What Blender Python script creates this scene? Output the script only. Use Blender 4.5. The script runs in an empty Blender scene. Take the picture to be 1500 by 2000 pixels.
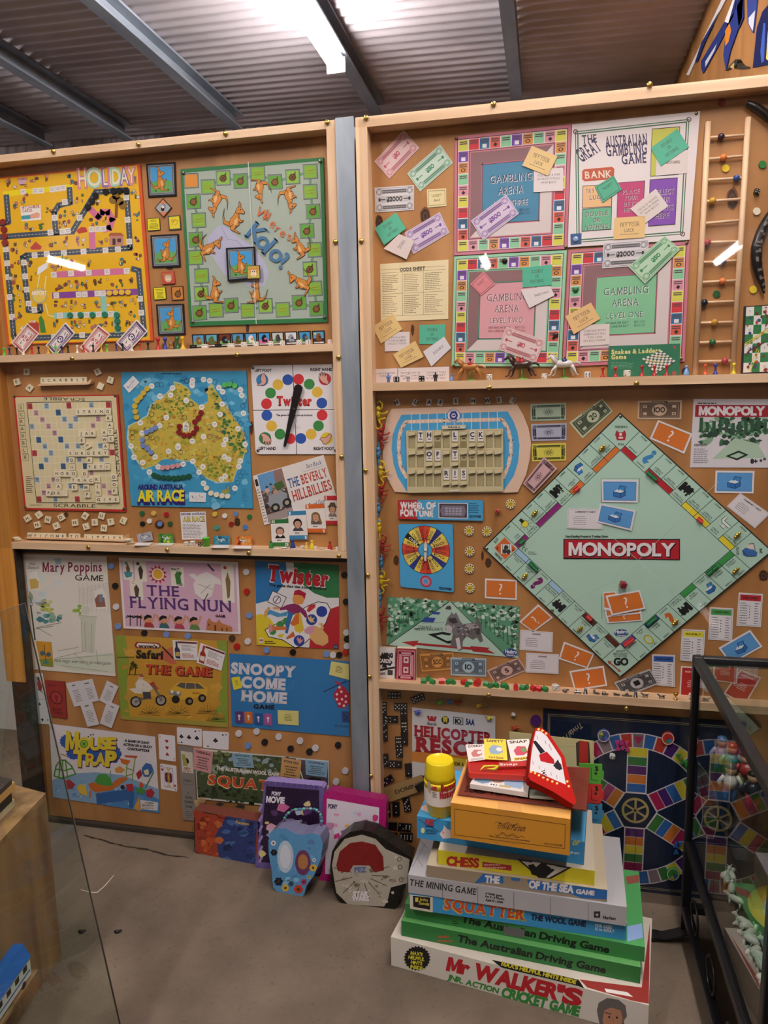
import bpy, math, random
from mathutils import Vector as V, Matrix, geometry
sc = bpy.context.scene
COL = sc.collection
PI = math.pi
rnd = random.Random(7)

# ---------------------------------------------------------------- camera
CF = 1423.566
CC = V((.20881, -1.87887, 1.3332))
yaw, pitch, roll = [math.radians(a) for a in (-12.583, -8.7527, -1.0834)]
cf = V((math.sin(yaw)*math.cos(pitch), math.cos(yaw)*math.cos(pitch), math.sin(pitch)))
cr0 = V((math.cos(yaw), -math.sin(yaw), 0)); cu0 = cr0.cross(cf)
cr = math.cos(roll)*cr0 + math.sin(roll)*cu0
cu = -math.sin(roll)*cr0 + math.cos(roll)*cu0
cam = bpy.data.objects.new('camera', bpy.data.cameras.new('camera'))
cam.matrix_world = Matrix(((cr.x, cu.x, -cf.x, CC.x), (cr.y, cu.y, -cf.y, CC.y), (cr.z, cu.z, -cf.z, CC.z), (0, 0, 0, 1)))
cam.data.sensor_fit = 'VERTICAL'; cam.data.sensor_height = 36; cam.data.lens = CF/2000*36
cam.data.clip_start = .02
COL.objects.link(cam); sc.camera = cam
# ---------------------------------------------------------------- light and exposure
sc.view_settings.view_transform = 'Standard'; sc.view_settings.look = 'None'
sc.view_settings.exposure = -.12; sc.view_settings.gamma = 1; sc.view_settings.use_curve_mapping = False
wd = bpy.data.worlds.new('world'); sc.world = wd; wd.use_nodes = True
wd.node_tree.nodes['Background'].inputs[0].default_value = (1, .9, .84, 1)
wd.node_tree.nodes['Background'].inputs[1].default_value = .11
TUBE = 118.0            # strength of the fluorescent tubes
TUBES = [(-1.25, -.95, 1.25), (.55, -1.1, 1.25), (-5.3, -5.7, .7), (-.55, -7.0, .9), (2.3, -7.3, 1.25), (.5, .3, 1.25), (-3.3, 1.6, 1.25)]   # x, far end y, length (the visible one is set with the ceiling); last two added to brighten the ceiling

sc.cycles.max_bounces = 5; sc.cycles.diffuse_bounces = 3; sc.cycles.glossy_bounces = 1; sc.cycles.adaptive_threshold = .03; sc.cycles.transparent_max_bounces = 12
sc.cycles.caustics_reflective = False; sc.cycles.caustics_refractive = False
# ---------------------------------------------------------------- materials
def lin(c):
    c /= 255
    return c/12.92 if c <= .04045 else ((c+.055)/1.055)**2.4
def hx(s):
    if not isinstance(s, str): return s
    if len(s) == 3: s = ''.join(q*2 for q in s)
    return (lin(int(s[0:2], 16)), lin(int(s[2:4], 16)), lin(int(s[4:6], 16)), 1)
def mat(name):
    m = bpy.data.materials.new(name); m.use_nodes = True
    nt = m.node_tree
    return m, nt, nt.nodes['Principled BSDF']
def attr_mat(name, rough, metal=0.0, coat=0.0, spec=.4):
    m, nt, b = mat(name)
    a = nt.nodes.new('ShaderNodeAttribute'); a.attribute_name = 'Col'
    nt.links.new(a.outputs['Color'], b.inputs['Base Color'])
    n = nt.nodes.new('ShaderNodeTexNoise'); n.inputs['Scale'].default_value = 60
    r = nt.nodes.new('ShaderNodeMapRange'); r.inputs['To Min'].default_value = rough-.06; r.inputs['To Max'].default_value = rough+.06
    nt.links.new(n.outputs['Fac'], r.inputs['Value']); nt.links.new(r.outputs[0], b.inputs['Roughness'])
    b.inputs['Metallic'].default_value = metal; b.inputs['Specular IOR Level'].default_value = spec
    b.inputs['Coat Weight'].default_value = coat; b.inputs['Coat Roughness'].default_value = .1
    return m
CARD = attr_mat('printed_card', .55)
GLOSS = attr_mat('glossy_print', .28)
PLAS = attr_mat('plastic', .3, spec=.5)
METAL = attr_mat('metal', .3, 1.0)
BLACKM = attr_mat('painted_steel', .35, .0, spec=.5)
CLOTH = attr_mat('cloth', .9, spec=.1)
def grain_mat(name, c1, c2, sc3, rough=.5, bump=.15, knot=None):
    m, nt, b = mat(name); N, L = nt.nodes, nt.links
    tc = N.new('ShaderNodeTexCoord'); mp = N.new('ShaderNodeMapping'); mp.inputs['Scale'].default_value = sc3
    L.new(tc.outputs['Object'], mp.inputs['Vector'])
    n1 = N.new('ShaderNodeTexNoise'); n1.inputs['Scale'].default_value = 1; n1.inputs['Detail'].default_value = 7; n1.inputs['Distortion'].default_value = .6
    L.new(mp.outputs[0], n1.inputs['Vector'])
    rp = N.new('ShaderNodeValToRGB'); rp.color_ramp.elements[0].position = .32; rp.color_ramp.elements[1].position = .68
    rp.color_ramp.elements[0].color = hx(c1); rp.color_ramp.elements[1].color = hx(c2)
    L.new(n1.outputs['Fac'], rp.inputs[0])
    n2 = N.new('ShaderNodeTexNoise'); n2.inputs['Scale'].default_value = 2.2; n2.inputs['Detail'].default_value = 3
    L.new(tc.outputs['Object'], n2.inputs['Vector'])
    mx = N.new('ShaderNodeMix'); mx.data_type = 'RGBA'; mx.blend_type = 'MULTIPLY'
    r2 = N.new('ShaderNodeMapRange'); r2.inputs['To Min'].default_value = .72; r2.inputs['To Max'].default_value = 1.15
    L.new(n2.outputs['Fac'], r2.inputs['Value'])
    mx.inputs[0].default_value = 1; L.new(rp.outputs[0], mx.inputs[6]); L.new(r2.outputs[0], mx.inputs[7])
    L.new(mx.outputs[2], b.inputs['Base Color'])
    bp = N.new('ShaderNodeBump'); bp.inputs['Strength'].default_value = bump; bp.inputs['Distance'].default_value = .002
    L.new(n1.outputs['Fac'], bp.inputs['Height']); L.new(bp.outputs[0], b.inputs['Normal'])
    b.inputs['Roughness'].default_value = rough
    return m
PLY = grain_mat('plywood', 'a06c3a', 'c99258', (7, 7, 1.1), .45, .1)
PINEX = grain_mat('pine_along', 'dcb28a', 'f6d6b0', (1.6, 40, 40), .5)
PINEZ = grain_mat('pine_upright', 'dcb28a', 'f6d6b0', (40, 40, 1.6), .5)
PINEG = grain_mat('golden_pine', 'b0722c', 'd99a48', (30, 30, 1.6), .45)
CRATE = grain_mat('crate_wood', '6c5038', 'a38058', (16, 16, 1.2), .55)
GALV = grain_mat('galvanised_steel', '7c8690', 'a2acb6', (14, 14, 3), .38, .03)
GALV.node_tree.nodes['Principled BSDF'].inputs['Metallic'].default_value = .35
SHEET = grain_mat('roof_sheet', 'b2aeb6', 'd0ccd4', (1.2, 3, 3), .42, .02)
SHEET.node_tree.nodes['Principled BSDF'].inputs['Metallic'].default_value = .3
PURL = grain_mat('purlin_steel', '7c8896', 'a0acba', (6, 2, 6), .45, .03)
PURL.node_tree.nodes['Principled BSDF'].inputs['Metallic'].default_value = .3
def concrete():
    m, nt, b = mat('concrete'); N, L = nt.nodes, nt.links
    tc = N.new('ShaderNodeTexCoord')
    n1 = N.new('ShaderNodeTexNoise'); n1.inputs['Scale'].default_value = 3.2; n1.inputs['Detail'].default_value = 9; n1.inputs['Roughness'].default_value = .62
    L.new(tc.outputs['Object'], n1.inputs['Vector'])
    rp = N.new('ShaderNodeValToRGB'); e = rp.color_ramp.elements
    e[0].position = .3; e[0].color = hx('4e443a'); e[1].position = .7; e[1].color = hx('786a5a')
    L.new(n1.outputs['Fac'], rp.inputs[0])
    v = N.new('ShaderNodeTexVoronoi'); v.inputs['Scale'].default_value = 26; L.new(tc.outputs['Object'], v.inputs['Vector'])
    n3 = N.new('ShaderNodeTexNoise'); n3.inputs['Scale'].default_value = 90; L.new(tc.outputs['Object'], n3.inputs['Vector'])
    r3 = N.new('ShaderNodeMapRange'); r3.inputs['From Min'].default_value = .62; r3.inputs['From Max'].default_value = .72; r3.inputs['To Min'].default_value = 1; r3.inputs['To Max'].default_value = .75
    L.new(n3.outputs['Fac'], r3.inputs['Value'])
    mx = N.new('ShaderNodeMix'); mx.data_type = 'RGBA'; mx.blend_type = 'MULTIPLY'; mx.inputs[0].default_value = 1
    L.new(rp.outputs[0], mx.inputs[6]); L.new(r3.outputs[0], mx.inputs[7]); L.new(mx.outputs[2], b.inputs['Base Color'])
    bp = N.new('ShaderNodeBump'); bp.inputs['Strength'].default_value = .25; bp.inputs['Distance'].default_value = .004
    L.new(n1.outputs['Fac'], bp.inputs['Height']); L.new(bp.outputs[0], b.inputs['Normal'])
    b.inputs['Roughness'].default_value = .6
    return m
CONC = concrete()
def clear_mat(name, tint, refl, rough=.02):
    m, nt, b = mat(name); N, L = nt.nodes, nt.links
    t = N.new('ShaderNodeBsdfTransparent'); t.inputs[0].default_value = hx(tint)
    g = N.new('ShaderNodeBsdfGlossy'); g.inputs['Roughness'].default_value = rough
    f = N.new('ShaderNodeFresnel'); f.inputs['IOR'].default_value = 1.45
    k = N.new('ShaderNodeMath'); k.operation = 'MULTIPLY'; k.inputs[1].default_value = refl
    mx = N.new('ShaderNodeMixShader')
    gm = N.new('ShaderNodeNewGeometry'); fr_ = N.new('ShaderNodeMath'); fr_.operation = 'SUBTRACT'; fr_.inputs[0].default_value = 1; L.new(gm.outputs['Backfacing'], fr_.inputs[1]); fm = N.new('ShaderNodeMath'); fm.operation = 'MULTIPLY'; L.new(f.outputs[0], fm.inputs[0]); L.new(fr_.outputs[0], fm.inputs[1]); L.new(fm.outputs[0], k.inputs[0]); L.new(k.outputs[0], mx.inputs[0]); L.new(t.outputs[0], mx.inputs[1]); L.new(g.outputs[0], mx.inputs[2])
    L.new(mx.outputs[0], N['Material Output'].inputs['Surface'])
    return m
ACRYL = clear_mat('clear_acrylic', 'fdfdfd', 1.3)
GLASS = clear_mat('case_glass', 'f4f8f6', 1.5)
PLASTIC_CLEAR = clear_mat('clear_plastic_tray', 'f4ecec', 1.0, .06)
def emit_mat(name, col, s):
    m, nt, b = mat(name)
    b.inputs['Emission Color'].default_value = hx(col); b.inputs['Emission Strength'].default_value = s
    return m
GLOW = emit_mat('lit_tube', 'fff3ec', TUBE)

# ---------------------------------------------------------------- tagging
ORD = 'first second third fourth fifth sixth seventh eighth ninth tenth eleventh twelfth thirteenth fourteenth fifteenth sixteenth seventeenth eighteenth nineteenth twentieth'.split()
ORD += ['twenty '+o for o in ORD[:9]] + ['thirtieth'] + ['thirty '+o for o in ORD[:9]]
def tag(o, label=None, cat=None, group=None, kind=None):
    if label: o['label'] = label
    if cat: o['category'] = cat
    if group: o['group'] = group
    if kind: o['kind'] = kind
    return o
def empty(name, loc=(0, 0, 0), label=None, cat=None, group=None):
    o = bpy.data.objects.new(name, None); COL.objects.link(o); o.location = loc; o.empty_display_size = .02
    return tag(o, label, cat, group)

# ---------------------------------------------------------------- pixels to places
FR = dict(px=(0, 0, 1), c1=(0, 280, .24), c2=(270, 230, .3), c3=(0, 680, .25333), c4=(340, 680, .24), d1=(0, 1060, .24), d2=(330, 1060, .24667),
          d3=(0, 1400, .3), d4=(320, 1400, .33333), d5=(690, 220, .29333), d6=(690, 480, .29333), d7=(1090, 200, .27333), d8=(1090, 460, .27333),
          e1=(700, 740, .24), e2=(700, 1060, .24), e3=(940, 780, .37333), e4=(1150, 760, .23333), e5=(980, 1100, .34667), e6=(700, 1330, .30667),
          e7=(1040, 1360, .24), e8=(740, 1600, .37333), g1=(1240, 1240, .2), g2=(1240, 1600, .2), g3=(800, 1380, .25333))
def P(c, x, y):
    o = FR[c]
    return (o[0]+x*o[2], o[1]+y*o[2])
def ray(px):
    return cf + cr*((px[0]-750)/CF) + cu*((1000-px[1])/CF)
def hit(px, O, n):
    d = ray(px)
    return CC + d*((O-CC).dot(n)/d.dot(n))
WALL = (V((0, 0, 0)), V((0, -1, 0)))
def wallp(px, h=0.0):
    return hit(px, V((0, -h, 0)), V((0, -1, 0)))
FLOOR = .02
def flat(px, z):
    z = max(z, FLOOR)
    return hit(px, V((0, 0, z)), V((0, 0, 1)))

# ---------------------------------------------------------------- letter shapes
CH = 'ABCDEFGHIJKLMNOPQRSTUVWXYZabcdefghijklmnopqrstuvwxyz0123456789$?!&\'".,-+:/'
WT = (0, .018, .038, .058)
GL = {}
def load_letters():
    tmp = []
    for wi, w in enumerate(WT):
        for ch in CH:
            c = bpy.data.curves.new('letter', 'FONT'); c.body = ch; c.offset = w; c.resolution_u = 3
            o = bpy.data.objects.new('letter', c); COL.objects.link(o); tmp.append((wi, ch, o))
    dg = bpy.context.evaluated_depsgraph_get()
    for wi, ch, o in tmp:
        me = o.evaluated_get(dg).to_mesh()
        GL[wi, ch] = ([(v.co.x, v.co.y) for v in me.vertices], [tuple(p.vertices) for p in me.polygons])
        o.evaluated_get(dg).to_mesh_clear()
    for _, _, o in tmp:
        c = o.data; bpy.data.objects.remove(o); bpy.data.curves.remove(c)
    cap = max(y for x, y in GL[0, 'H'][0])
    for k, (vs, fs) in GL.items():
        GL[k] = ([(x/cap, y/cap) for x, y in vs], fs)
load_letters()
for wi in range(4): GL[wi, '0'] = ([(x*.72, y) for x, y in GL[wi, 'O'][0]], GL[wi, 'O'][1])   # a plain zero without a slash
def plain_m():
    xs = [x for x, y in GL[0, 'M'][0]]; si = [x for x, y in GL[0, 'I'][0]]; st = min(.17, max(si)-min(si))
    for wi, w in enumerate(WT):
        g = w*1.35; x0, x1, s, c = min(xs)-g, max(xs)+g, st+2*g, (min(xs)+max(xs))/2
        p = [(x0, -g), (x0, 1+g), (x0+s*1.1, 1+g), (c, .36+g), (x1-s*1.1, 1+g), (x1, 1+g), (x1, -g), (x1-s, -g), (x1-s, .72-g*2), (c+s*.35, .02), (c-s*.35, .02), (x0+s, .72-g*2), (x0+s, -g)]
        GL[wi, 'M'] = (p, [tuple(t) for t in geometry.tessellate_polygon([[V((x, y, 0)) for x, y in p]])])
plain_m()
BB = {}
for ch in CH:
    xs = [x for x, y in GL[0, ch][0]]
    BB[ch] = (min(xs), max(xs))
SER = dict(A='19/', B='1/1', D='1/1', E='1/1', F='1/1', G='8/', H='19/19', I='5/5', J='/6', K='19/19', L='1/1', M='19/19', N='1/19', P='1/1', R='19/1', T='5/',
           U='/19', V='/19', W='/19', X='19/19', Y='5/19', h='19/1', m='159/', n='19/', i='5/', l='5/5', r='1/', k='19/1', d='9/9', b='1/1', f='4/', p='/', a='9/')
SX = {'1': .1, '4': .4, '5': .5, '6': .6, '8': .86, '9': .9}

# ---------------------------------------------------------------- solid builder
class MB:
    def __init__(s): s.v, s.f, s.c, s.sm = [], [], [], []
    def add(s, vs, fs, col, sm=False):
        b = len(s.v); col = hx(col)
        s.v += [V(p) for p in vs]
        for f in fs: s.f.append([i+b for i in f]); s.c.append(col); s.sm.append(sm)
        return s
    def box(s, c, d, col, rot=None, bev=0):
        x, y, z = d[0]/2, d[1]/2, d[2]/2; c = V(c)
        if bev:
            a = bev; vs = []
            for sx in (-1, 1):
                for sy in (-1, 1):
                    for sz in (-1, 1):
                        vs += [V((sx*x, sy*(y-a), sz*(z-a))), V((sx*(x-a), sy*y, sz*(z-a))), V((sx*(x-a), sy*(y-a), sz*z))]
            I = lambda sx, sy, sz, k: (((sx > 0)*4)+((sy > 0)*2)+(sz > 0))*3+k
            fs = []
            for q in (-1, 1):
                fs += [[I(q, -1, -1, 0), I(q, 1, -1, 0), I(q, 1, 1, 0), I(q, -1, 1, 0)], [I(-1, q, -1, 1), I(1, q, -1, 1), I(1, q, 1, 1), I(-1, q, 1, 1)], [I(-1, -1, q, 2), I(1, -1, q, 2), I(1, 1, q, 2), I(-1, 1, q, 2)]]
            for q in (-1, 1):
                for r in (-1, 1):
                    fs += [[I(q, r, -1, 0), I(q, r, 1, 0), I(q, r, 1, 1), I(q, r, -1, 1)], [I(q, -1, r, 0), I(q, 1, r, 0), I(q, 1, r, 2), I(q, -1, r, 2)], [I(-1, q, r, 1), I(1, q, r, 1), I(1, q, r, 2), I(-1, q, r, 2)]]
                    for t in (-1, 1): fs.append([I(q, r, t, 0), I(q, r, t, 1), I(q, r, t, 2)])
        else:
            vs = [V((i*x, j*y, k*z)) for i in (-1, 1) for j in (-1, 1) for k in (-1, 1)]
            fs = [[0, 1, 3, 2], [4, 6, 7, 5], [0, 4, 5, 1], [2, 3, 7, 6], [0, 2, 6, 4], [1, 5, 7, 3]]
        if rot: vs = [rot @ p for p in vs]
        return s.add([p+c for p in vs], fs, col)
    def tube(s, pts, r, col, n=8, cap=True):
        pts = [V(p) for p in pts]; m = len(pts)
        rr = r if isinstance(r, (list, tuple)) else [r]*m
        vs, fs = [], []; ref = None
        for i, p in enumerate(pts):
            t = (pts[min(i+1, m-1)]-pts[max(i-1, 0)]).normalized()
            if ref is None: ref = t.orthogonal().normalized()
            ref = (ref - t*ref.dot(t)).normalized(); q = t.cross(ref)
            vs += [p+(ref*math.cos(2*PI*k/n)+q*math.sin(2*PI*k/n))*rr[i] for k in range(n)]
        for i in range(m-1):
            fs += [[i*n+k, i*n+(k+1) % n, (i+1)*n+(k+1) % n, (i+1)*n+k] for k in range(n)]
        if cap: fs += [list(range(n))[::-1], [(m-1)*n+k for k in range(n)]]
        return s.add(vs, fs, col, True)
    def lathe(s, prof, col, c=(0, 0, 0), n=14, rot=None):
        vs = [V((r*math.cos(2*PI*k/n), r*math.sin(2*PI*k/n), z)) for r, z in prof for k in range(n)]
        if rot: vs = [rot @ p for p in vs]
        m = len(prof)
        fs = [[i*n+k, i*n+(k+1) % n, (i+1)*n+(k+1) % n, (i+1)*n+k] for i in range(m-1) for k in range(n)]
        fs += [list(range(n))[::-1], [(m-1)*n+k for k in range(n)]]
        return s.add([p+V(c) for p in vs], fs, col, True)
    def ball(s, c, r, col, d=(1, 1, 1), n=10, rot=None):
        m = n//2+1; vs = []
        for i in range(m+1):
            a = PI*i/m
            vs += [V((math.sin(a)*math.cos(2*PI*k/n)*d[0]*r, math.sin(a)*math.sin(2*PI*k/n)*d[1]*r, math.cos(a)*d[2]*r)) for k in range(n)]
        if rot: vs = [rot @ p for p in vs]
        fs = [[i*n+k, (i+1)*n+k, (i+1)*n+(k+1) % n, i*n+(k+1) % n] for i in range(m) for k in range(n)]
        return s.add([p+V(c) for p in vs], fs, col, True)
    def prism(s, poly, ext, col, sm=False):
        ext = V(ext); n = len(poly); a = [V(p) for p in poly]
        tri = geometry.tessellate_polygon([a]) if n > 4 else [tuple(range(n))]
        fs = [list(t) for t in tri]+[[i+n for i in reversed(t)] for t in tri]+[[i, (i+1) % n, n+(i+1) % n, n+i] for i in range(n)]
        return s.add(a+[p+ext for p in a], fs, col, sm)
    def obj(s, name, m, parent=None, loc=(0, 0, 0), label=None, cat=None, group=None, kind=None):
        me = bpy.data.meshes.new(name); L = V(loc)
        me.from_pydata([p-L for p in s.v], [], s.f)
        ca = me.color_attributes.new('Col', 'FLOAT_COLOR', 'CORNER')
        buf = []
        for f, c in zip(s.f, s.c): buf += list(c)*len(f)
        ca.data.foreach_set('color', buf)
        me.polygons.foreach_set('use_smooth', s.sm)
        me.materials.append(m)
        o = bpy.data.objects.new(name, me); COL.objects.link(o); o.location = L
        if parent:
            o.parent = parent; q = parent; w = V()
            while q: w += q.location; q = q.parent
            o.location = L-w
        return tag(o, label, cat, group, kind)

# ---------------------------------------------------------------- printed things: drawn flat on a plane, layer over layer
STEP = 1.6e-5
class Art(MB):
    def __init__(s, c='px', pl=WALL, h0=.0005):
        MB.__init__(s); s.c0 = c; s.H = None; s.O, s.n = pl; s.k = h0; s.base = None
    def fr(s, c): s.c0 = c; s.H = None; return s
    def px(s, x, y):
        if s.H:
            h = s.H; w = h[6]*x+h[7]*y+1
            x, y = (h[0]*x+h[1]*y+h[2])/w, (h[3]*x+h[4]*y+h[5])/w
        return P(s.c0, x, y)
    def at(s, x, y, k=None):
        return hit(s.px(x, y), s.O+s.n*(s.k if k is None else k), s.n)
    def q(s, quad, w=100, h=100):
        (x0, y0), (x1, y1), (x2, y2), (x3, y3) = quad
        dx1, dx2, dx3 = x1-x2, x3-x2, x0-x1+x2-x3; dy1, dy2, dy3 = y1-y2, y3-y2, y0-y1+y2-y3
        den = dx1*dy2-dx2*dy1; g = (dx3*dy2-dx2*dy3)/den; hh = (dx1*dy3-dx3*dy1)/den
        s.H = ((x1-x0+g*x1)/w, (x3-x0+hh*x3)/h, x0, (y1-y0+g*y1)/w, (y3-y0+hh*y3)/h, y0, g/w, hh/h)
        s.w, s.h = w, h
        return s
    def slab(s, poly, t, col, side=None):
        k0 = s.k; a = [s.at(x, y, k0+t) for x, y in poly]; b = [p-s.n*t for p in a]; n = len(a)
        tri = geometry.tessellate_polygon([a]) if n > 4 else [tuple(range(n))]
        s.add(a, [list(x) for x in tri], col)
        s.add(a+b, [[i, (i+1) % n, n+(i+1) % n, n+i] for i in range(n)], side or col)
        s.add(b, [list(x)[::-1] for x in tri], side or col)
        if s.base is None: s.base = sum(b, V())/n
        s.k += t+STEP
        return s
    def poly(s, pts, col):
        return s.polys([pts], col)
    def polys(s, L, col):
        for pts in L:
            a = [s.at(x, y) for x, y in pts]
            tri = geometry.tessellate_polygon([a]) if len(a) > 4 else [tuple(range(len(a)))]
            s.add(a, [list(t) for t in tri], col)
        s.k += STEP
        return s
    def rect(s, x0, y0, x1, y1, col): return s.polys([[(x0, y0), (x1, y0), (x1, y1), (x0, y1)]], col)
    def rects(s, L, col): return s.polys([[(a, b), (c, b), (c, d), (a, d)] for a, b, c, d in L], col)
    def circ(s, x, y, r, ry=None, n=18, a0=0): return [(x+r*math.cos(a0+2*PI*i/n), y+(ry or r)*math.sin(a0+2*PI*i/n)) for i in range(n)]
    def disc(s, x, y, r, col, ry=None, n=18): return s.polys([s.circ(x, y, r, ry, n)], col)
    def discs(s, L, r, col, n=14): return s.polys([s.circ(x, y, r, None, n) for x, y in L], col)
    def rings(s, L, r, w, col, n=16, ry=1, a0=0, a1=2*PI):
        Q = []
        for x, y in L:
            for i in range(n):
                t0, t1 = a0+(a1-a0)*i/n, a0+(a1-a0)*(i+1)/n
                Q.append([(x+r*math.cos(t0), y+r*ry*math.sin(t0)), (x+r*math.cos(t1), y+r*ry*math.sin(t1)), (x+(r-w)*math.cos(t1), y+(r-w)*ry*math.sin(t1)), (x+(r-w)*math.cos(t0), y+(r-w)*ry*math.sin(t0))])
        return s.polys(Q, col)
    def seg(s, pts, w, closed=False):
        Q = []; pts = list(pts)+([pts[0]] if closed else [])
        for (x0, y0), (x1, y1) in zip(pts, pts[1:]):
            d = math.hypot(x1-x0, y1-y0) or 1e-6; ux, uy = (x1-x0)/d*w/2, (y1-y0)/d*w/2
            Q.append([(x0-uy-ux*.6, y0+ux-uy*.6), (x1-uy+ux*.6, y1+ux+uy*.6), (x1+uy+ux*.6, y1-ux+uy*.6), (x0+uy-ux*.6, y0-ux-uy*.6)])
        return Q
    def line(s, pts, w, col, closed=False): return s.polys(s.seg(pts, w, closed), col)
    def lines(s, L, w, col): return s.polys([q for p in L for q in s.seg(p, w)], col)
    def frame(s, x0, y0, x1, y1, w, col): return s.rects([(x0, y0, x1, y0+w), (x0, y1-w, x1, y1), (x0, y0, x0+w, y1), (x1-w, y0, x1, y1)], col)
    def greek(s, x0, y0, x1, y1, n, col, th=.45, ctr=False, seed=1):
        r = random.Random(seed); R = []; st = (y1-y0)/n
        for i in range(n):
            y = y0+st*(i+.2); ln = (x1-x0)*r.uniform(.55, 1); x = x0+((x1-x0)-ln)/2 if ctr else x0
            e = x+ln
            while x < e-.01*(x1-x0):
                w = (x1-x0)*r.uniform(.05, .16); R.append((x, y, min(x+w, e), y+st*th)); x += w+(x1-x0)*.025
        return s.rects(R, col)
    def text(s, t, x, y, h, col, w=None, b=1, sf=0, it=0, rot=0, al=0, sp=.13, ol=None):
        adv = []
        for ch in t: adv.append(.38 if ch == ' ' else BB[ch][1]-BB[ch][0]+sp+(.12*sf))
        tot = sum(adv)-sp; fx = (w/(tot*h)) if w else 1
        ca, sa = math.cos(math.radians(rot)), math.sin(math.radians(rot))
        def put(bi, c, grow=0):
            vs, fs = [], []; cx = -al*tot
            def pt(gx, gy):
                X = (cx+gx)*h*fx+gy*it*h; Y = gy*h
                return s.at(x+X*ca+Y*sa, y+X*sa-Y*ca)
            for ch, a in zip(t, adv):
                if ch != ' ':
                    g, F = GL[bi, ch]; x0 = BB[ch][0]; o = len(vs); off = .06*sf
                    vs += [pt(gx-x0+off, gy) for gx, gy in g]; fs += [[i+o for i in f] for f in F]
                    if sf and ch in SER:
                        bt, tp = SER[ch].split('/'); wd_ = BB[ch][1]-x0
                        for st, yy in ((bt, 0), (tp, 1)):
                            for d in st:
                                m = SX[d]*wd_+off; hw = .13*sf+WT[bi]*1.6; th = .05*sf+WT[bi]*1.2; o = len(vs)
                                y0_ = yy-WT[bi] if yy == 0 else yy-th+WT[bi]
                                vs += [pt(m-hw, y0_), pt(m+hw, y0_), pt(m+hw, y0_+th), pt(m-hw, y0_+th)]; fs.append([o, o+1, o+2, o+3])
                cx += a
            s.add(vs, fs, c); s.k += STEP
        if ol: put(3, ol)
        put(b, col)
        return s
    def word(s, t, p0, p1, h, col, **k):
        d = math.hypot(p1[0]-p0[0], p1[1]-p0[1])
        return s.text(t, p0[0], p0[1], h, col, w=d, rot=math.degrees(math.atan2(p1[1]-p0[1], p1[0]-p0[0])), **k)
    def blots(s, pts_fn, n, r0, r1, cols, seed=3):
        r = random.Random(seed); by = {}
        for i in range(n):
            p = pts_fn(r)
            if p is None: continue
            a = r.uniform(r0, r1); m = r.randint(5, 7)
            by.setdefault(r.choice(cols), []).append([(p[0]+a*r.uniform(.5, 1.2)*math.cos(2*PI*i/m), p[1]+a*r.uniform(.4, .9)*math.sin(2*PI*i/m)) for i in range(m)])
        for c, L in by.items(): s.polys(L, c)
        return s
    def done(s, name, label, cat, group=None, m=None, parent=None):
        return s.obj(name, m or CARD, parent, s.base, label, cat, group)
TOP = {}
def sheet(c, quad, col, w=100, h=100, h0=.0005, t=.0012, side=None, rd=0, pl=WALL):
    a = Art(c, pl, h0).q(quad, w, h)
    if rd:
        pts = []
        for cx, cy, a0 in ((rd, rd, PI), (w-rd, rd, 1.5*PI), (w-rd, h-rd, 0), (rd, h-rd, .5*PI)):
            pts += [(cx+rd*math.cos(a0+PI/2*i/4), cy+rd*math.sin(a0+PI/2*i/4)) for i in range(5)]
    else: pts = [(0, 0), (w, 0), (w, h), (0, h)]
    return a.slab(pts, t, col, side)
def inside(poly):
    xs = [p[0] for p in poly]; ys = [p[1] for p in poly]
    def f(r):
        for _ in range(20):
            x, y = r.uniform(min(xs), max(xs)), r.uniform(min(ys), max(ys)); c = False; j = len(poly)-1
            for i in range(len(poly)):
                (xi, yi), (xj, yj) = poly[i], poly[j]
                if (yi > y) != (yj > y) and x < (xj-xi)*(y-yi)/(yj-yi)+xi: c = not c
                j = i
            if c: return (x, y)
    return f
def rotd(cx, cy, w, h, deg):
    a = math.radians(deg); c, s_ = math.cos(a), math.sin(a)
    return [(cx+x*c-y*s_, cy+x*s_+y*c) for x, y in ((-w/2, -h/2), (w/2, -h/2), (w/2, h/2), (-w/2, h/2))]

# ---------------------------------------------------------------- small game pieces
def counter(c, x, y, r, col, label, group, h0=.0005, t=.003, name='counter', m=None, rim=None):
    a = Art(c, WALL, h0); a.slab(a.circ(x, y, r, n=20), t, col)
    if rim: a.rings([(x, y)], r*.8, r*.12, rim)
    return a.done(name, label, 'counter', group, m or PLAS)
def pawn(px, z, y, hpx, col, label, group='playing pawns on the shelves', name='pawn', shape=0, cat='pawn'):
    """a turned pawn standing on a shelf; px = where its foot shows, hpx = its height in pixels"""
    p = hit(px, V((0, y, 0)), V((0, -1, 0))); H = hpx/CF*(p-CC).dot(cf)
    r = H*(.24 if not shape else .3)
    if shape == 0: prof = [(r, 0), (r, .06*H), (r*.75, .12*H), (r*.42, .3*H), (r*.32, .62*H), (r*.5, .66*H), (r*.32, .7*H)]
    else: prof = [(r, 0), (r, .1*H), (r*.8, .35*H), (r*.45, .62*H), (r*.35, .68*H)]
    b = MB().lathe(prof, col, (p.x, y, z), 14)
    b.ball((p.x, y, z+.83*H), H*.17, col)
    return b.obj(name, PLAS, None, (p.x, y, z), label, cat, group)
PIP = {1: [(0, 0)], 2: [(-1, -1), (1, 1)], 3: [(-1, -1), (0, 0), (1, 1)], 4: [(-1, -1), (1, 1), (-1, 1), (1, -1)], 5: [(-1, -1), (1, 1), (-1, 1), (1, -1), (0, 0)], 6: [(-1, -1), (1, 1), (-1, 1), (1, -1), (-1, 0), (1, 0)]}
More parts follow.
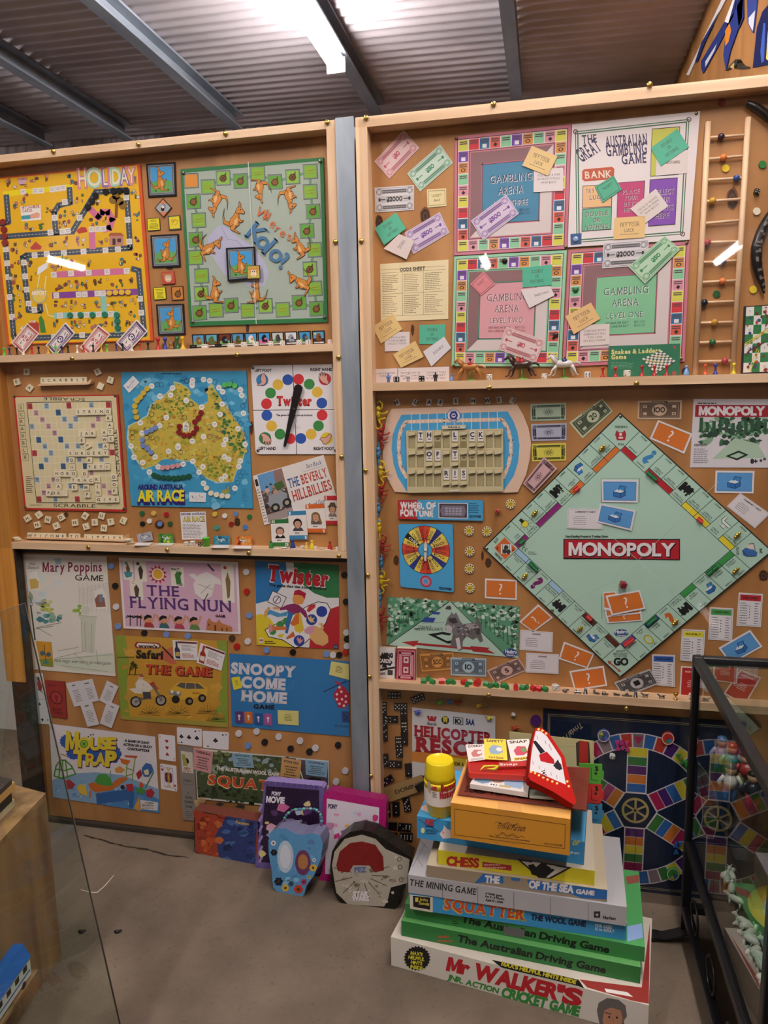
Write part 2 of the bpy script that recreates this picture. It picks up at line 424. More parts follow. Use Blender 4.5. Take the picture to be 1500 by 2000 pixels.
def die(c, s, col, pip, label, faces=(3, 5, 2), rz=0, rx=0, ry=0, group='dice', name='die'):
    b = MB(); R = Matrix.Rotation(math.radians(rz), 3, 'Z') @ Matrix.Rotation(math.radians(ry), 3, 'Y') @ Matrix.Rotation(math.radians(rx), 3, 'X')
    b.box(c, (s, s, s), col, R, s*.12)
    for (ax, u, v), n in zip((((0, -1, 0), (1, 0, 0), (0, 0, 1)), ((0, 0, 1), (1, 0, 0), (0, 1, 0)), ((1, 0, 0), (0, 1, 0), (0, 0, 1))), faces):
        for i, j in PIP[n]:
            o = V(ax)*(s/2+2e-4); vs = [V(c)+R @ (o+V(u)*(i*.26+.1*math.cos(k*PI/4))*s+V(v)*(j*.26+.1*math.sin(k*PI/4))*s) for k in range(8)]
            b.add(vs, [list(range(8))], pip)
    return b.obj(name, PLAS, None, V(c)-V((0, 0, s/2)), label, 'die', group)
def shelf_die(px, z, y, spx, col, pip, label, faces=(3, 5, 2), rz=0):
    p = hit(px, V((0, y, 0)), V((0, -1, 0))); s = spx/CF*(p-CC).dot(cf)
    return die((p.x, y, z+s/2), s, col, pip, label, faces, rz)
FR['b2'] = (750, 0, .5)
# ================================================================ the shed
def bx(name, x0, x1, y0, y1, z0, z1, m, parent=None, col='888', bev=0, **k):
    b = MB().box(((x0+x1)/2, (y0+y1)/2, (z0+z1)/2), (abs(x1-x0), abs(y1-y0), abs(z1-z0)), col, None, bev)
    return b.obj(name, m, parent, ((x0+x1)/2, (y0+y1)/2, min(z0, z1)), **k)
fl = MB(); fl.add([(-8, -10, FLOOR), (6, -10, FLOOR), (6, 3, FLOOR), (-8, 3, FLOOR)], [[0, 1, 2, 3]], '888')
fl.add([(-8, -10, -.05), (6, -10, -.05), (6, 3, -.05), (-8, 3, -.05)], [[3, 2, 1, 0]], '888')
fl.obj('floor', CONC, kind='structure')
# the broken joint in the slab in front of the display wall
ck = MB(); r = random.Random(4)
for path, w in (([(165, 1632), (200, 1641), (240, 1652), (290, 1660), (330, 1671), (378, 1676)], .011), ([(205, 1650), (222, 1636), (248, 1611)], .006)):
    pts = []
    for a, b in zip(path, path[1:]):
        for i in range(5): pts.append((a[0]+(b[0]-a[0])*i/5+r.uniform(-1.5, 1.5), a[1]+(b[1]-a[1])*i/5+r.uniform(-1, 1)))
    P3 = [flat(p, FLOOR+.0006) for p in pts]
    for a, b in zip(P3, P3[1:]):
        h1, h2 = w*r.uniform(.1, .45), w*r.uniform(.1, .45); ck.add([a+V((0, -h1, 0)), b+V((0, -h2, 0)), b+V((0, h2, 0)), a+V((0, h1, 0))], [[0, 1, 2, 3]], '2c241c')
ck.obj('trim_1', BLACKM, kind='structure')
ZC = lambda x: 3.1-.022*(x-.2)
cl = MB(); N = 12*52; y0 = -1.2
vs = []
for i in range(N+1):
    y = y0+i*4.2/N; dz = .009*math.sin(2*PI*y/.076)
    vs += [(-4.5, y, ZC(-4.5)+dz), (2.5, y, ZC(2.5)+dz)]
cl.add(vs, [[2*i, 2*i+1, 2*i+3, 2*i+2] for i in range(N)], '888', True)
cl.obj('ceiling', SHEET, kind='structure')
cl = MB(); cl.add([(-8, -10, 3.14), (6, -10, 3.1), (6, -1.2, 3.1), (-8, -1.2, 3.14)], [[0, 3, 2, 1]], '888'); cl.obj('ceiling_front', SHEET, kind='structure')
wb = MB(); vs = []
for i in range(401):
    x = -4.5+i*6/400; dy = .009*math.sin(2*PI*x/.076); vs += [(x, 3.0+dy, 0), (x, 3.0+dy, 3.2)]
wb.add(vs, [[2*i, 2*i+2, 2*i+3, 2*i+1] for i in range(400)], '888', True)
wb.obj('wall_back', SHEET, kind='structure')
bx('trim_2', -4.5, .86, 2.75, 2.85, 2.78, 2.9, PURL, kind='structure')
for i, k in enumerate((-.115, -.61, -1.16, -1.63, -1.99, -2.5)):
    x = .2088+k*1.66; z = ZC(x)-.012
    b = MB(); p = [(x-.032, -1.2, z), (x+.032, -1.2, z), (x+.032, -1.2, z-.012), (x-.022, -1.2, z-.012), (x-.022, -1.2, z-.088), (x+.032, -1.2, z-.088), (x+.032, -1.2, z-.1), (x-.032, -1.2, z-.1)]
    b.prism(p, (0, 3.95, 0), '888')
    o = b.obj('ceiling_beam', PURL, None, (x, -1.2, z-.1), kind='structure')
# fluorescent battens
def batten(x, y1, ln, z, label):
    t = empty('ceiling_light', (x, y1-ln/2, z), label, 'ceiling light', 'fluorescent lights under the roof')
    b = MB(); b.box((x, y1-ln/2, z+.058), (.05, ln, .03), 'dde0e2'); b.obj('housing', PLAS, t, (x, y1-ln/2, z))
    b = MB(); pr = [(x+.042*math.cos(a), y1-ln+.01, z+.02+.045*math.sin(a)) for a in [PI-.22+(PI+.44)*i/10 for i in range(11)]]
    b.prism(pr, (0, ln-.02, 0), 'fff'); b.obj('diffuser', GLOW, t, (x, y1-ln/2, z))
    for yy in (y1-.004, y1-ln+.004):
        b = MB().box((x, yy, z+.005), (.094, .012, .07), 'e8e8e8', None, .003); b.obj('end_cap', PLAS, t, (x, yy, z))
batten(.2088-.634*1.62, 1.84, 1.25, 2.945, 'long bright fluorescent batten fixed along the steel ceiling beam above the wall')
for i, (x, y, ln) in enumerate(TUBES):
    batten(x, y, ln, 2.98 if y > -4 else 2.97, f'fluorescent batten out of the frame under the roof, {ORD[i]} of the row')
wr = MB(); wr.box((.905, 1.55, 1.55), (.02, 2.85, 3.1), '888'); wr.obj('wall_right', PLY, kind='structure')
bx('trim_3', .62, .89, 2.55, 2.75, 2.66, 2.76, BLACKM, col='1a1614', kind='structure')
SIDE = (V((.894, 0, 0)), V((-1, 0, 0)))
for i, (pts, c, extra) in enumerate((
    ([(1180, 293), (1318, 0), (1334, 0), (1245, 170), (1192, 293)], 'e8e8ee', [([(1215, 240), (1240, 165), (1300, 60), (1312, 40), (1250, 175), (1222, 245)], '27356e')]),
    ([(1238, 240), (1330, 85), (1362, 0), (1374, 0), (1366, 60), (1300, 190), (1246, 288), (1240, 270)], '2b3a78', [([(1330, 85), (1362, 0), (1370, 0), (1345, 90)], 'f0f0f4'), ([(1255, 240), (1300, 170), (1290, 200), (1255, 262)], 'd8d8e4')]),
    ([(1325, 215), (1340, 95), (1392, 0), (1402, 0), (1398, 70), (1352, 200), (1335, 275)], '2f3f86', [([(1332, 120), (1350, 90), (1356, 120), (1345, 165), (1333, 180)], 'e08a30')]),
    ([(1374, 0), (1402, 0), (1403, 70), (1386, 112)], '27356e', []),
    ([(1418, 0), (1456, 0), (1446, 90), (1440, 130), (1420, 90)], '3a4a90', [([(1424, 70), (1450, 40), (1444, 95), (1440, 122), (1424, 92)], 'd4d8e6')]),
    ([(1508, 10), (1478, 45), (1456, 110), (1440, 265), (1508, 250)], '1c2450', [([(1470, 200), (1482, 90), (1490, 90), (1484, 240), (1474, 245)], '3f5cb0'), ([(1492, 230), (1500, 120), (1508, 120), (1506, 240)], 'd8c858')]))):
    a = Art('b2', SIDE); a.slab(pts, .004, c)
    for p_, c_ in extra: a.poly(p_, c_)
    a.done('pennant', ('slim white and navy pennant at the sloping edge of the high side wall', 'navy pennant with white tip on the high side wall', 'blue pennant with an orange badge on the high side wall',
        'narrow plain navy pennant hanging at the top of the frame', 'short navy pennant with pale tip on the high side wall', 'large dark navy pennant with a yellow edge on the high side wall')[i], 'pennant', 'pennants on the side wall', CLOTH)
a = Art('b2', SIDE); a.slab([(1330, 278), (1372, 232), (1382, 234), (1378, 272), (1418, 268), (1418, 262), (1400, 258), (1388, 245)], .01, '2a2620')
a.poly([(1350, 262), (1368, 244), (1366, 270)], 'c8b070'); a.done('wall_bracket', 'small dark bracket sitting on top of the case below the pennants', 'bracket')

# ================================================================ the two display cases
YF = -.045
def screw(case, pts):
    for c, x, y in pts:
        p = wallp(P(c, x, y), -YF+.003); b = MB()
        R = Matrix.Rotation(PI/2, 3, 'X')
        b.lathe([(.0062, 0), (.006, .0015), (.0045, .003), (.002, .0036)], 'd8b45c', p, 12, R)
        b.box(p+V((0, -.0037, 0)), (.005, .0006, .0009), '4a3818', Matrix.Rotation(.7, 3, 'Y'))
        b.obj('screw', METAL, case, p)
def knots(case, L):
    for c, x, y, rx, ry in L:
        a = Art(c, WALL, .0002); a.base = a.at(x, y)
        n = 18; r = random.Random(int(x))
        ring = lambda k: [(x+rx*k*r.uniform(.85, 1.1)*math.cos(2*PI*i/n), y+ry*k*r.uniform(.85, 1.1)*math.sin(2*PI*i/n)) for i in range(n)]
        for k, cc in ((1, '7a4a22'), (.82, '3a2010'), (.5, '5a3a22'), (.25, '2a180c')): a.poly(ring(k), cc)
        a.done('wood_knot', None, None, parent=case)
# case on the near side of the galvanised post
CL = empty('display_case', (-.85, 0, 0), 'pine framed display case with the kangaroo board and letter tile board, two shelves', 'display case')
bx('back_panel', -1.40, -.303, 0, .012, .918, 2.01, PLY, CL)
bx('lower_back_panel', -1.372, -.303, 0, .012, .035, .918, PLY, CL)
bx('top_rail', -1.40, -.304, YF, 0, 1.991, 2.01, PINEX, CL)
bx('side_stile', -.327, -.304, YF, -.0002, .937, 1.991, PINEZ, CL)
bx('outer_stile', -1.40, -1.334, YF, -.0002, .5, 1.991, PINEG, CL)
bx('shelf', -1.334, -.327, YF, -.0002, 1.459, 1.478, PINEX, CL)
bx('shelf', -1.334, -.304, YF, -.0002, .917, .9365, PINEX, CL)
bx('steel_stile', -1.386, -1.328, -.04, -.012, .021, .915, BLACKM, CL, '26221f')
bx('steel_rail', -1.328, -.303, -.014, .012, .021, .033, BLACKM, CL, '3a3530')
bx('gap_shade_bar', -1.328, -.305, -.016, -.006, .9, .9165, BLACKM, CL, '2a2018')  # dark bar, its colour standing in for shade in the gap under the shelf
screw(CL, [('c1', 433, 65), ('c2', 0, 172), ('c2', 567, 103), ('c2', 1230, 30), ('c2', 1283, 808), ('c2', 1303, 1560), ('c2', 643, 1543), ('c3', 555, 80), ('c3', 680, 1535), ('c3', 1288, 1555), ('c4', 1360, 885), ('c4', 607, 1667), ('c4', 1340, 1693)])
knots(CL, [('c3', 510, 1285, 18, 22), ('c3', 130, 1295, 16, 30), ('c4', 515, 1415, 25, 40), ('c4', 630, 650, 14, 60), ('c2', 712, 1370, 13, 32), ('c2', 205, 980, 24, 12), ('c3', 1230, 1362, 40, 38)])
bx('acrylic_sheet', -1.395, -.305, YF-.0035, YF-.0005, .92, 2.008, ACRYL, CL)
bx('lower_acrylic_sheet', -1.33, -.305, -.02, -.0175, .033, .9, ACRYL, CL)
# the post
b = MB(); b.prism([(-.3025, -.05, .021), (-.2565, -.05, .021), (-.2565, -.046, .021), (-.298, -.046, .021), (-.298, .02, .021), (-.2565, .02, .021), (-.2565, .024, .021), (-.3025, .024, .021)], (0, 0, 1.991), '888')
b.obj('steel_post', GALV, label='galvanised steel channel post standing between the two display cases', cat='post', loc=(-.28, 0, 0))
CR = empty('display_case', (.45, 0, 0), 'pine framed display case with the diamond property board, behind the box pile', 'display case')
bx('back_panel', -.25, 1.3, 0, .012, .021, 2.008, PLY, CR)
bx('top_rail', -.2535, 1.3, YF, 0, 1.986, 2.01, PINEX, CR)
bx('side_stile', -.2535, -.2245, YF, -.0002, .021, 1.986, PINEZ, CR)
bx('shelf', -.2245, 1.3, YF, -.0002, 1.356, 1.3765, PINEX, CR)
bx('shelf', -.2245, 1.3, YF, -.0002, .559, .579, PINEX, CR)
screw(CR, [('d5', 85, 35), ('d5', 52, 855), ('px', 964, 203), ('px', 1269, 165), ('d6', 905, 945), ('d8', 560, 1057), ('e1', 57, 748), ('e2', 75, 265), ('e2', 90, 1092), ('e2', 1060, 1240), ('e5', 703, 820), ('e6', 80, 605)])
knots(CR, [('d5', 172, 735, 28, 60), ('d5', 480, 690, 36, 62), ('d7', 1245, 690, 42, 85), ('e2', 308, 145, 24, 45), ('e2', 1057, 165, 28, 42), ('e5', 1475, 70, 30, 36), ('e1', 1010, 1440, 12, 40), ('d6', 395, 560, 12, 40)])
bx('acrylic_sheet', -.2445, 1.3, YF-.0035, YF-.0005, .021, 2.005, ACRYL, CR)
# ================================================================ upper shelf of the case: road trip board, kangaroo board
INK = '2a2428'
def kangaroo(a, x, y, s, rot=0, flip=1, c='d08838'):
    """a plain hopping kangaroo, seen from the side"""
    ca, sa = math.cos(math.radians(rot)), math.sin(math.radians(rot))
    def T(L): return [(x+(px*flip*ca-py*sa)*s, y+(px*flip*sa+py*ca)*s) for px, py in L]
    body = [(-.1,-.32),(.05,-.2),(.12,.0),(.22,.2),(.12,.4),(-.08,.45),(-.24,.3),(-.26,.1),(-.2,-.12),(-.18,-.3)]
    tail = [(-.2,.25),(-.45,.3),(-.62,.1),(-.72,-.2),(-.62,.2),(-.45,.44),(-.12,.44)]
    leg = [(-.05,.3),(.15,.28),(.1,.48),(.42,.5),(.44,.56),(-.05,.56),(-.1,.45)]
    head = [(-.2,-.3),(-.2,-.5),(-.1,-.6),(.04,-.56),(.22,-.44),(.2,-.36),(.02,-.32),(-.06,-.24)]
    ear = [(-.16,-.55),(-.24,-.8),(-.12,-.74),(-.06,-.57)]
    arm = [(.02,-.12),(.24,-.02),(.3,-.1),(.33,-.04),(.22,.08),(.0,-.02)]
    for L in (tail, ear, body, leg, head, arm):
        a.polys([T(L)], c); a.lines([T(L+[L[0]])],.022*s, '5a3414')
    a.poly(T([(.0,-.1),(.08,.05),(.1,.25),(.0,.34),(-.06,.1)]),'e6b878'); a.disc(*T([(-.02,-.48)])[0],.035*s, '241408', n=8)
def doodles(a, L, s, seed, cols=('8a4a2c','b0584a','d8a078','e6d8c8','4a8a94','6a4a34','c47a90','4f7a3a')):
    """little printed cartoon groups: figure, prop and sign shapes"""
    r = random.Random(seed); by = {}; dk = []
    for x, y in L:
        for i in range(r.randint(3,5)):
            cx, cy = x+r.uniform(-.5,.5)*s, y+r.uniform(-.5,.5)*s
            if r.random() < .5: q_ = a.circ(cx, cy, s*r.uniform(.14,.28), s*r.uniform(.14,.3),8)
            else:
                w, h = s*r.uniform(.15,.4), s*r.uniform(.15,.5); q_ = [(cx-w/2, cy-h/2),(cx+w/2, cy-h/2+r.uniform(-.1,.1)*s),(cx+w*.4, cy+h/2),(cx-w*.4, cy+h/2)]
            by.setdefault(r.choice(cols),[]).append(q_); dk += a.seg(q_, s*.035, True)
            if r.random() < .6: dk += a.seg([(cx-s*.1, cy+s*.1),(cx+s*.1, cy+s*r.uniform(.1,.4))], s*.04)
    for c, Q in by.items(): a.polys(Q, c)
    a.polys(dk, '3a2a24')
# ---- the road trip board
a = Art('c1', WALL, .0005).slab([(-75,285),(1140,168),(1248,1605),(62,1640)],.004,'d85a28','c44a20')
a.poly([(-62,296),(1116,180),(1222,1598),(78,1632)],'ecb91c')
GR, WH = '485464','eae4e0'
roads = [[(52,430),(68,640),(0,655)],[(565,370),(572,482),(478,505),(440,560),(455,735)],[(0,762),(590,718),(780,396),(1030,380),(1060,852),(215,912),(185,930),(232,1358),(330,1365),(325,1320)],[(45,830),(112,1565),(125,1590),(1175,1553),(1128,1035),(1080,1022)]]
a.line([(40,412),(580,352)],44,'f2dc1c'); a.lines(roads, 46, GR)
dash = []
for p_ in roads:
    for (x0, y0),(x1, y1) in zip(p_, p_[1:]):
        n = max(1, int(math.hypot(x1-x0, y1-y0)/28))
        for i in range(n): dash.append([(x0+(x1-x0)*(i+.2)/n, y0+(y1-y0)*(i+.2)/n),(x0+(x1-x0)*(i+.7)/n, y0+(y1-y0)*(i+.7)/n)])
a.lines(dash, 4,'e8e8d8')
a.line([(745,545),(800,605),(830,560),(880,560),(915,620),(890,690),(850,700)],52,'d878a0'); a.lines([[(748,735),(752,845)],[(430,1070),(1020,1040)]],52,'d878a0')
a.line([(440,1238),(1108,1208)],52,'8a4a9c'); a.lines([[(840,1250),(845,1365)],[(450,1402),(945,1388),(958,1528)]],46,'8ecfc4')
W_ = [(190,395),(288,388),(335,385),(425,375),(475,368),(515,362),(528,478),(445,605),(410,725),(508,718),(552,712),(648,605),(745,700),(795,697),(842,695),(1028,440),(1038,622),(1052,800),(960,862),(858,870),(680,880),(520,892),(380,900),(282,910),(47,862),(58,975),(68,1088),(78,1250),(98,1412),(195,970),(205,1082),(215,1190),(232,1305),(280,1355),(438,1070),(578,1058),(722,1052),(872,1046),(1030,1038),(458,1237),(640,1230),(690,1228),(792,1222),(838,1220),(1140,1265),(1150,1378),(668,1560),(440,1575),(488,1400),(610,1398),(705,1395),(802,1392),(902,1388)]
a.polys([rotd(x, y, 46,46,-4) for x, y in W_], WH)
a.lines([[(x-15, y-10+i*9),(x+15-(i % 2)*9, y-11+i*9)] for x, y in W_ for i in range(3)],2.5,'8a8480')
doodles(a, [(90,330),(180,320),(270,310),(400,290),(550,290),(600,300),(110,500),(195,450),(385,540),(500,570),(600,560),(650,450),(500,655),(560,640),(760,640),(850,640),(820,480),(1100,410),(1105,600),(1110,790),(230,820),(430,810),(530,800),(650,800),(840,800),(110,855),(120,980),(110,1080),(120,1150),(165,1190),(135,1250),(150,1410),(240,970),(262,1080),(450,1000),(575,980),(730,970),(1010,960),(1130,930),(470,1160),(555,1150),(630,1150),(690,1150),(790,1140),(900,1130),(980,1140),(1060,1130),(470,1310),(525,1310),(605,1320),(690,1310),(800,1310),(910,1310),(990,1310),(1090,1280),(1070,1390),(440,1470),(590,1480),(660,1480),(750,1480),(830,1470),(890,1490),(1050,1470),(230,670),(340,670),(190,1300)],62,5)
a.polys([[(620,710),(660,680),(700,685),(712,720),(640,735)],[(245,850),(290,800),(340,840),(330,865),(255,865)]],'c03a2c')
for x, y, t_ in ((300,470,1),(500,950,2),(945,450,3),(345,1430,3),(910,780,4)):
    if t_ == 1:
        a.poly([(165,512),(330,500),(335,622),(175,634)],'f4efe6'); a.text('HITCH-HIKER',178,535,24,'a02828', w=145, rot=-4); a.text('CARDS',182,562,24,'a02828', w=80, rot=-4)
        a.poly([(175,592),(245,580),(300,560),(325,570),(320,605),(250,612),(178,622)],'e8a890'); a.poly([(172,590),(245,582),(248,615),(176,622)],'48a0b0')
    elif t_ == 2:
        a.lines([[(500,1020),(506,945)]],8,'7a5a30'); a.lines([[(506,945),(460,935)],[(506,945),(550,930)],[(506,945),(470,965)],[(506,945),(548,965)],[(506,945),(510,905)]],9,'5f8a48')
    elif x == 945: a.line([(945,600),(950,470)],24,'8a4a24'); a.discs([(920,460),(975,470),(945,425),(1000,505)],34,'8a6a24')
    elif t_ == 3: a.poly([(330,1540),(315,1420),(335,1400),(358,1440),(375,1540)],'4a8a3c')
    else: a.rect(890,755,1005,830,'c88a80'); a.poly([(880,752),(900,728),(985,728),(1012,752)],'b06048'); a.rects([(915,775,940,828),(955,775,985,805)],'4a3434')
a.poly([(300,1070),(310,1010),(370,975),(400,960),(385,1015),(340,1050)],'f2f2f2'); a.lines([[(325,1060),(305,1170)],[(375,1080),(365,1180)],[(370,1305),(392,1400),(440,1412)]],9,'f4e6b0')
a.disc(318,1240,62,'a8b8a8'); a.disc(318,1240,54,'f0d060'); a.text('AIRPORT',318,1235,34,'fff8e8', w=120, al=.5, b=2, ol='a04a38')
a.poly([(230,1560),(225,1470),(275,1440),(318,1465),(318,1560)],'b8443a'); a.text('HOME',240,1460,20,'fff0e0', w=50)
a.poly([(160,1510),(185,1485),(225,1485),(225,1515),(185,1515)],'f4e8d8'); a.text('SEA',185,1510,20, INK, w=36)
a.poly([(150,285),(200,275),(218,290),(210,330),(150,335)],'d8b0c0'); a.text('CASINO',142,300,18,'8a3a2c', w=80, rot=-4)
for ch, x, w, c in (('H',640,68,'d88aa4'),('O',712,118,'a8d8c4'),('L',838,46,'9a70b8'),('I',892,18,'d88aa4'),('D',912,74,'a8d8c4'),('A',980,70,'9a70b8'),('Y',1042,62,'d88aa4')):
    a.text(ch, x, 362-(x-640)*.075,150-(x-640)*.05, c, w=w, b=3, rot=-4); a.text(ch, x+6,355-(x-640)*.075,136-(x-640)*.045,'f6e9c0', w=w-12, b=0, rot=-4)
a.text('GAME',1108,325,20,'7a5aa0', w=60, rot=-90)
HOL = a.k; a.done('game_board','yellow road trip game board with grey roads, at the start of the upper shelf','game board')
for i, (x, y) in enumerate([(22,640),(28,700),(32,755),(38,808)]): counter('c1', x, y, 26,'8a2420', f'dark red round counter at the edge of the yellow road board, {ORD[i]} from the top','red counters on the road board', HOL+.0003)
for i, (x, y) in enumerate([(712,515),(745,470),(775,425),(858,392),(920,385),(970,383),(1025,384)]): counter('c1', x, y, 25,'15161a', f'black round counter on the grey road of the yellow board, {ORD[i]} towards the corner','black counters on the road board', HOL+.0003)
for i, (x, y) in enumerate([(887,1218),(938,1214),(988,1212),(1040,1212)]): counter('c1', x, y, 22,'e8c23c', f'yellow counter on the purple squares of the road board, {ORD[i]} towards the post','yellow counters on the road board', HOL+.0003)
for i, (x, y) in enumerate([(568,1398),(652,1396),(750,1396),(850,1392),(948,1396),(952,1446),(956,1500)]): counter('c1', x, y, 23,'1f7a5c', f'green counter on the mint squares of the road board, {ORD[i]} along the track','green counters on the road board', HOL+.0003)
def bill(c, q_, v, col, label, h0, group='play banknotes on the road board'):
    a = sheet(c, q_, 'efe6e2',200,110, h0,.0008)
    a.frame(8,8,192,102,14, col); a.frame(26,26,174,84,4, col); a.lines([[(12+i*9,10),(20+i*9,22)] for i in range(19)]+[[(12+i*9,88),(20+i*9,100)] for i in range(19)],2,'efe6e2')
    a.disc(100,55,24, col); a.text(v, 100,68,26,'fff', al=.5, b=2); a.lines([[(45,55),(60,48)],[(140,58),(155,50)]],5, INK); a.line([(112,84),(160,70)],6, col)
    return a.done('play_banknote', label, 'play money', group)
bill('c1',[(90,1622),(222,1465),(320,1548),(187,1715)],'20','c05a58','red 20 play banknote tilted over the road board near its outer corner', HOL+.0004)
bill('c1',[(370,1645),(533,1455),(612,1545),(450,1728)],'10','5a4478','purple 10 play banknote tilted between the two red 20 notes', HOL+.0004)
bill('c1',[(650,1660),(800,1475),(900,1555),(745,1738)],'20','c05a58','red 20 play banknote tilted between the two purple 10 notes', HOL+.0004)
bill('c1',[(945,1620),(1113,1430),(1203,1530),(1030,1713)],'10','5a4478','purple 10 play banknote tilted over the road board corner nearest the post', HOL+.0004)
# ---- pawns along the shelf
PC = dict(lime='5fc83c', navy='2c2468', black='141414', white='e8e4e0', red='c02c2c', yellow='e0b830')
cnt = {}
for x, c in [(35,'lime'),(80,'navy'),(140,'black'),(193,'white'),(263,'red'),(318,'black'),(395,'yellow'),(457,'lime'),(505,'navy'),(557,'black'),(633,'white'),(684,'red'),(762,'black'),(828,'yellow'),(876,'lime'),(951,'navy'),(1002,'black'),(1078,'white'),(1143,'red'),(1210,'black')]:
    i = cnt.get(c, 0); cnt[c] = i+1
    pawn(P('c1', x, 1725),1.478,-.026,16, PC[c], f'small {c} pawn under the road board, {ORD[i]} {c} one towards the post','small pawns in a row on the top shelf')
for x, c, n in [(1291,'c8282c','red'),(1349,'3448a8','blue'),(1448,'1f6a34','green'),(1492,'e8b820','yellow')]:
    pawn(P('c1', x, 1705),1.478,-.018,26, c, f'large {n} pawn on the top shelf beside the kangaroo board','large pawns on the top shelf')
p = wallp(P('c1',1395,1705),.02); b = MB(); b.ball(p+V((0,0,.012)),.008,'8a6a3c',(1,.8,1.1)); b.ball(p+V((0,0,.024)),.006,'9a7a48'); b.ball(p+V((-.005,0,.029)),.0025,'9a7a48'); b.ball(p+V((.005,0,.029)),.0025,'9a7a48'); b.ball(p+V((-.007,0,.005)),.004,'7a5a30'); b.ball(p+V((.007,0,.005)),.004,'7a5a30')
b.obj('toy_bear', PLAS, None, p, 'tiny brown bear figure between the large blue and green pawns','toy figure')
b = MB(); pts = [wallp(P('c1',1432+18*math.cos(t),1645+40*math.sin(t)),.006) for t in [2*PI*i/18 for i in range(19)]]; b.tube(pts, .0016,'2c3024',6, False); b.obj('wire_ring', PLAS, None, pts[9],'dark oval ring standing behind the large green pawn','ring')
# ---- kangaroo picture cards
def kcard(q_, label, flip, rot=0, h0=.0005, grp='kangaroo picture cards'):
    a = sheet('c2', q_, '1c1c22',100,110, h0,.003); a.rect(6,6,94,104,'8f949c'); a.frame(9,9,91,101,2,'4c525c')
    a.rect(14,14,86,96,'4aa0d8'); a.poly([(14,62),(40,54),(86,60),(86,96),(14,96)],'6aa860'); kangaroo(a, 50,58,58, rot, flip)
    a.rects([(26,88,32,92),(70,86,74,90)],'2c3c24'); return a.done('picture_card', label, 'card', grp, GLOSS)
kcard([(50,300),(240,287),(248,507),(65,518)],'kangaroo picture card in a grey frame, topmost of the column beside the road board',1)
kcard([(78,765),(262,755),(275,970),(92,976)],'kangaroo picture card in a grey frame, middle of the column beside the road board',-1,10)
kcard([(115,1215),(295,1210),(307,1411),(130,1418)],'kangaroo picture card in a grey frame, lowest of the column beside the road board',-1)
a = sheet('c2',[(160,522),(218,585),(165,651),(107,588)],'2a2624',60,60,.0005,.003); a.rect(4,4,56,56,'a8acb0'); a.poly([(4,4),(30,4),(4,30)],'d88050'); a.poly([(56,56),(30,56),(56,30)],'d88050'); a.disc(32,36,9,'2a2020'); a.disc(26,28,6,'e8e8e8'); a.greek(16,14,46,24,2, INK)
a.done('picture_card','diamond shaped grey and orange card under the topmost kangaroo card','card')
for q_, l, gk in (([(55,655),(139,650),(145,731),(60,738)],'yellow text card with rounded corners under the diamond card',1),([(97,1105),(177,1100),(184,1181),(102,1188)],'yellow text card with rounded corners beside the brown nut card',2)):
    a = sheet('c2', q_, '4a4420',60,60,.0005,.002, rd=6); a.rect(3,3,57,57,'eadd22'); a.greek(10,8,50,20,2,'6a6418', ctr=True, seed=gk); a.greek(9,24,52,54,5,'4a4620', ctr=True, seed=gk+3); a.done('text_card', l, 'card')
a = sheet('c2',[(192,640),(272,633),(280,726),(200,733)],'4a4a44',60,64,.0005,.002); a.rect(5,5,55,59,'e6d42c'); a.line([(16,44),(30,18),(46,24),(40,40),(28,44)],2,'b06820'); a.greek(14,14,40,30,3,'c07820'); a.done('text_card','yellow map card in a grey border under the diamond card','card')
a = sheet('c2',[(150,1003),(233,998),(238,1078),(156,1084)],'c0503c',60,60,.0005,.004); a.discs([(12,14),(48,14)],8,'b87048'); a.disc(30,30,20,'c88a58'); a.disc(30,38,14,'f0d8b8'); a.discs([(24,26),(36,26)],6,'fff'); a.discs([(25,27),(35,27)],3,'1c1410'); a.line([(24,44),(30,48),(36,44)],1.6,'5a2c18'); a.done('picture_tile','small red tile with a joey face under the middle kangaroo card','tile')
def nut(a, x, y, s, k=0):
    a.poly([(x-s*.45, y),(x-s*.2, y-s*.35),(x+s*.15, y-s*.38),(x+s*.25, y-s*.6),(x+s*.34, y-s*.58),(x+s*.32, y-s*.3),(x+s*.42, y+s*.1),(x+s*.2, y+s*.42),(x-s*.15, y+s*.45),(x-s*.4, y+s*.25)],'5a3818'); a.disc(x-s*.02, y+s*.04, s*.27,'8a5a2c')
    if k: a.lines([[(x-s*.18, y-s*.14),(x+s*.15, y+s*.2)],[(x+s*.15, y-s*.14),(x-s*.18, y+s*.2)]], s*.09,'3a2410')
a = sheet('c2',[(213,1098),(291,1095),(298,1186),(220,1191)],'3c2414',60,64,.0005,.002); a.rect(4,4,56,60,'d08838'); nut(a, 32,34,40); a.done('picture_card','small orange card with a brown gum nut above the lowest kangaroo card','card')
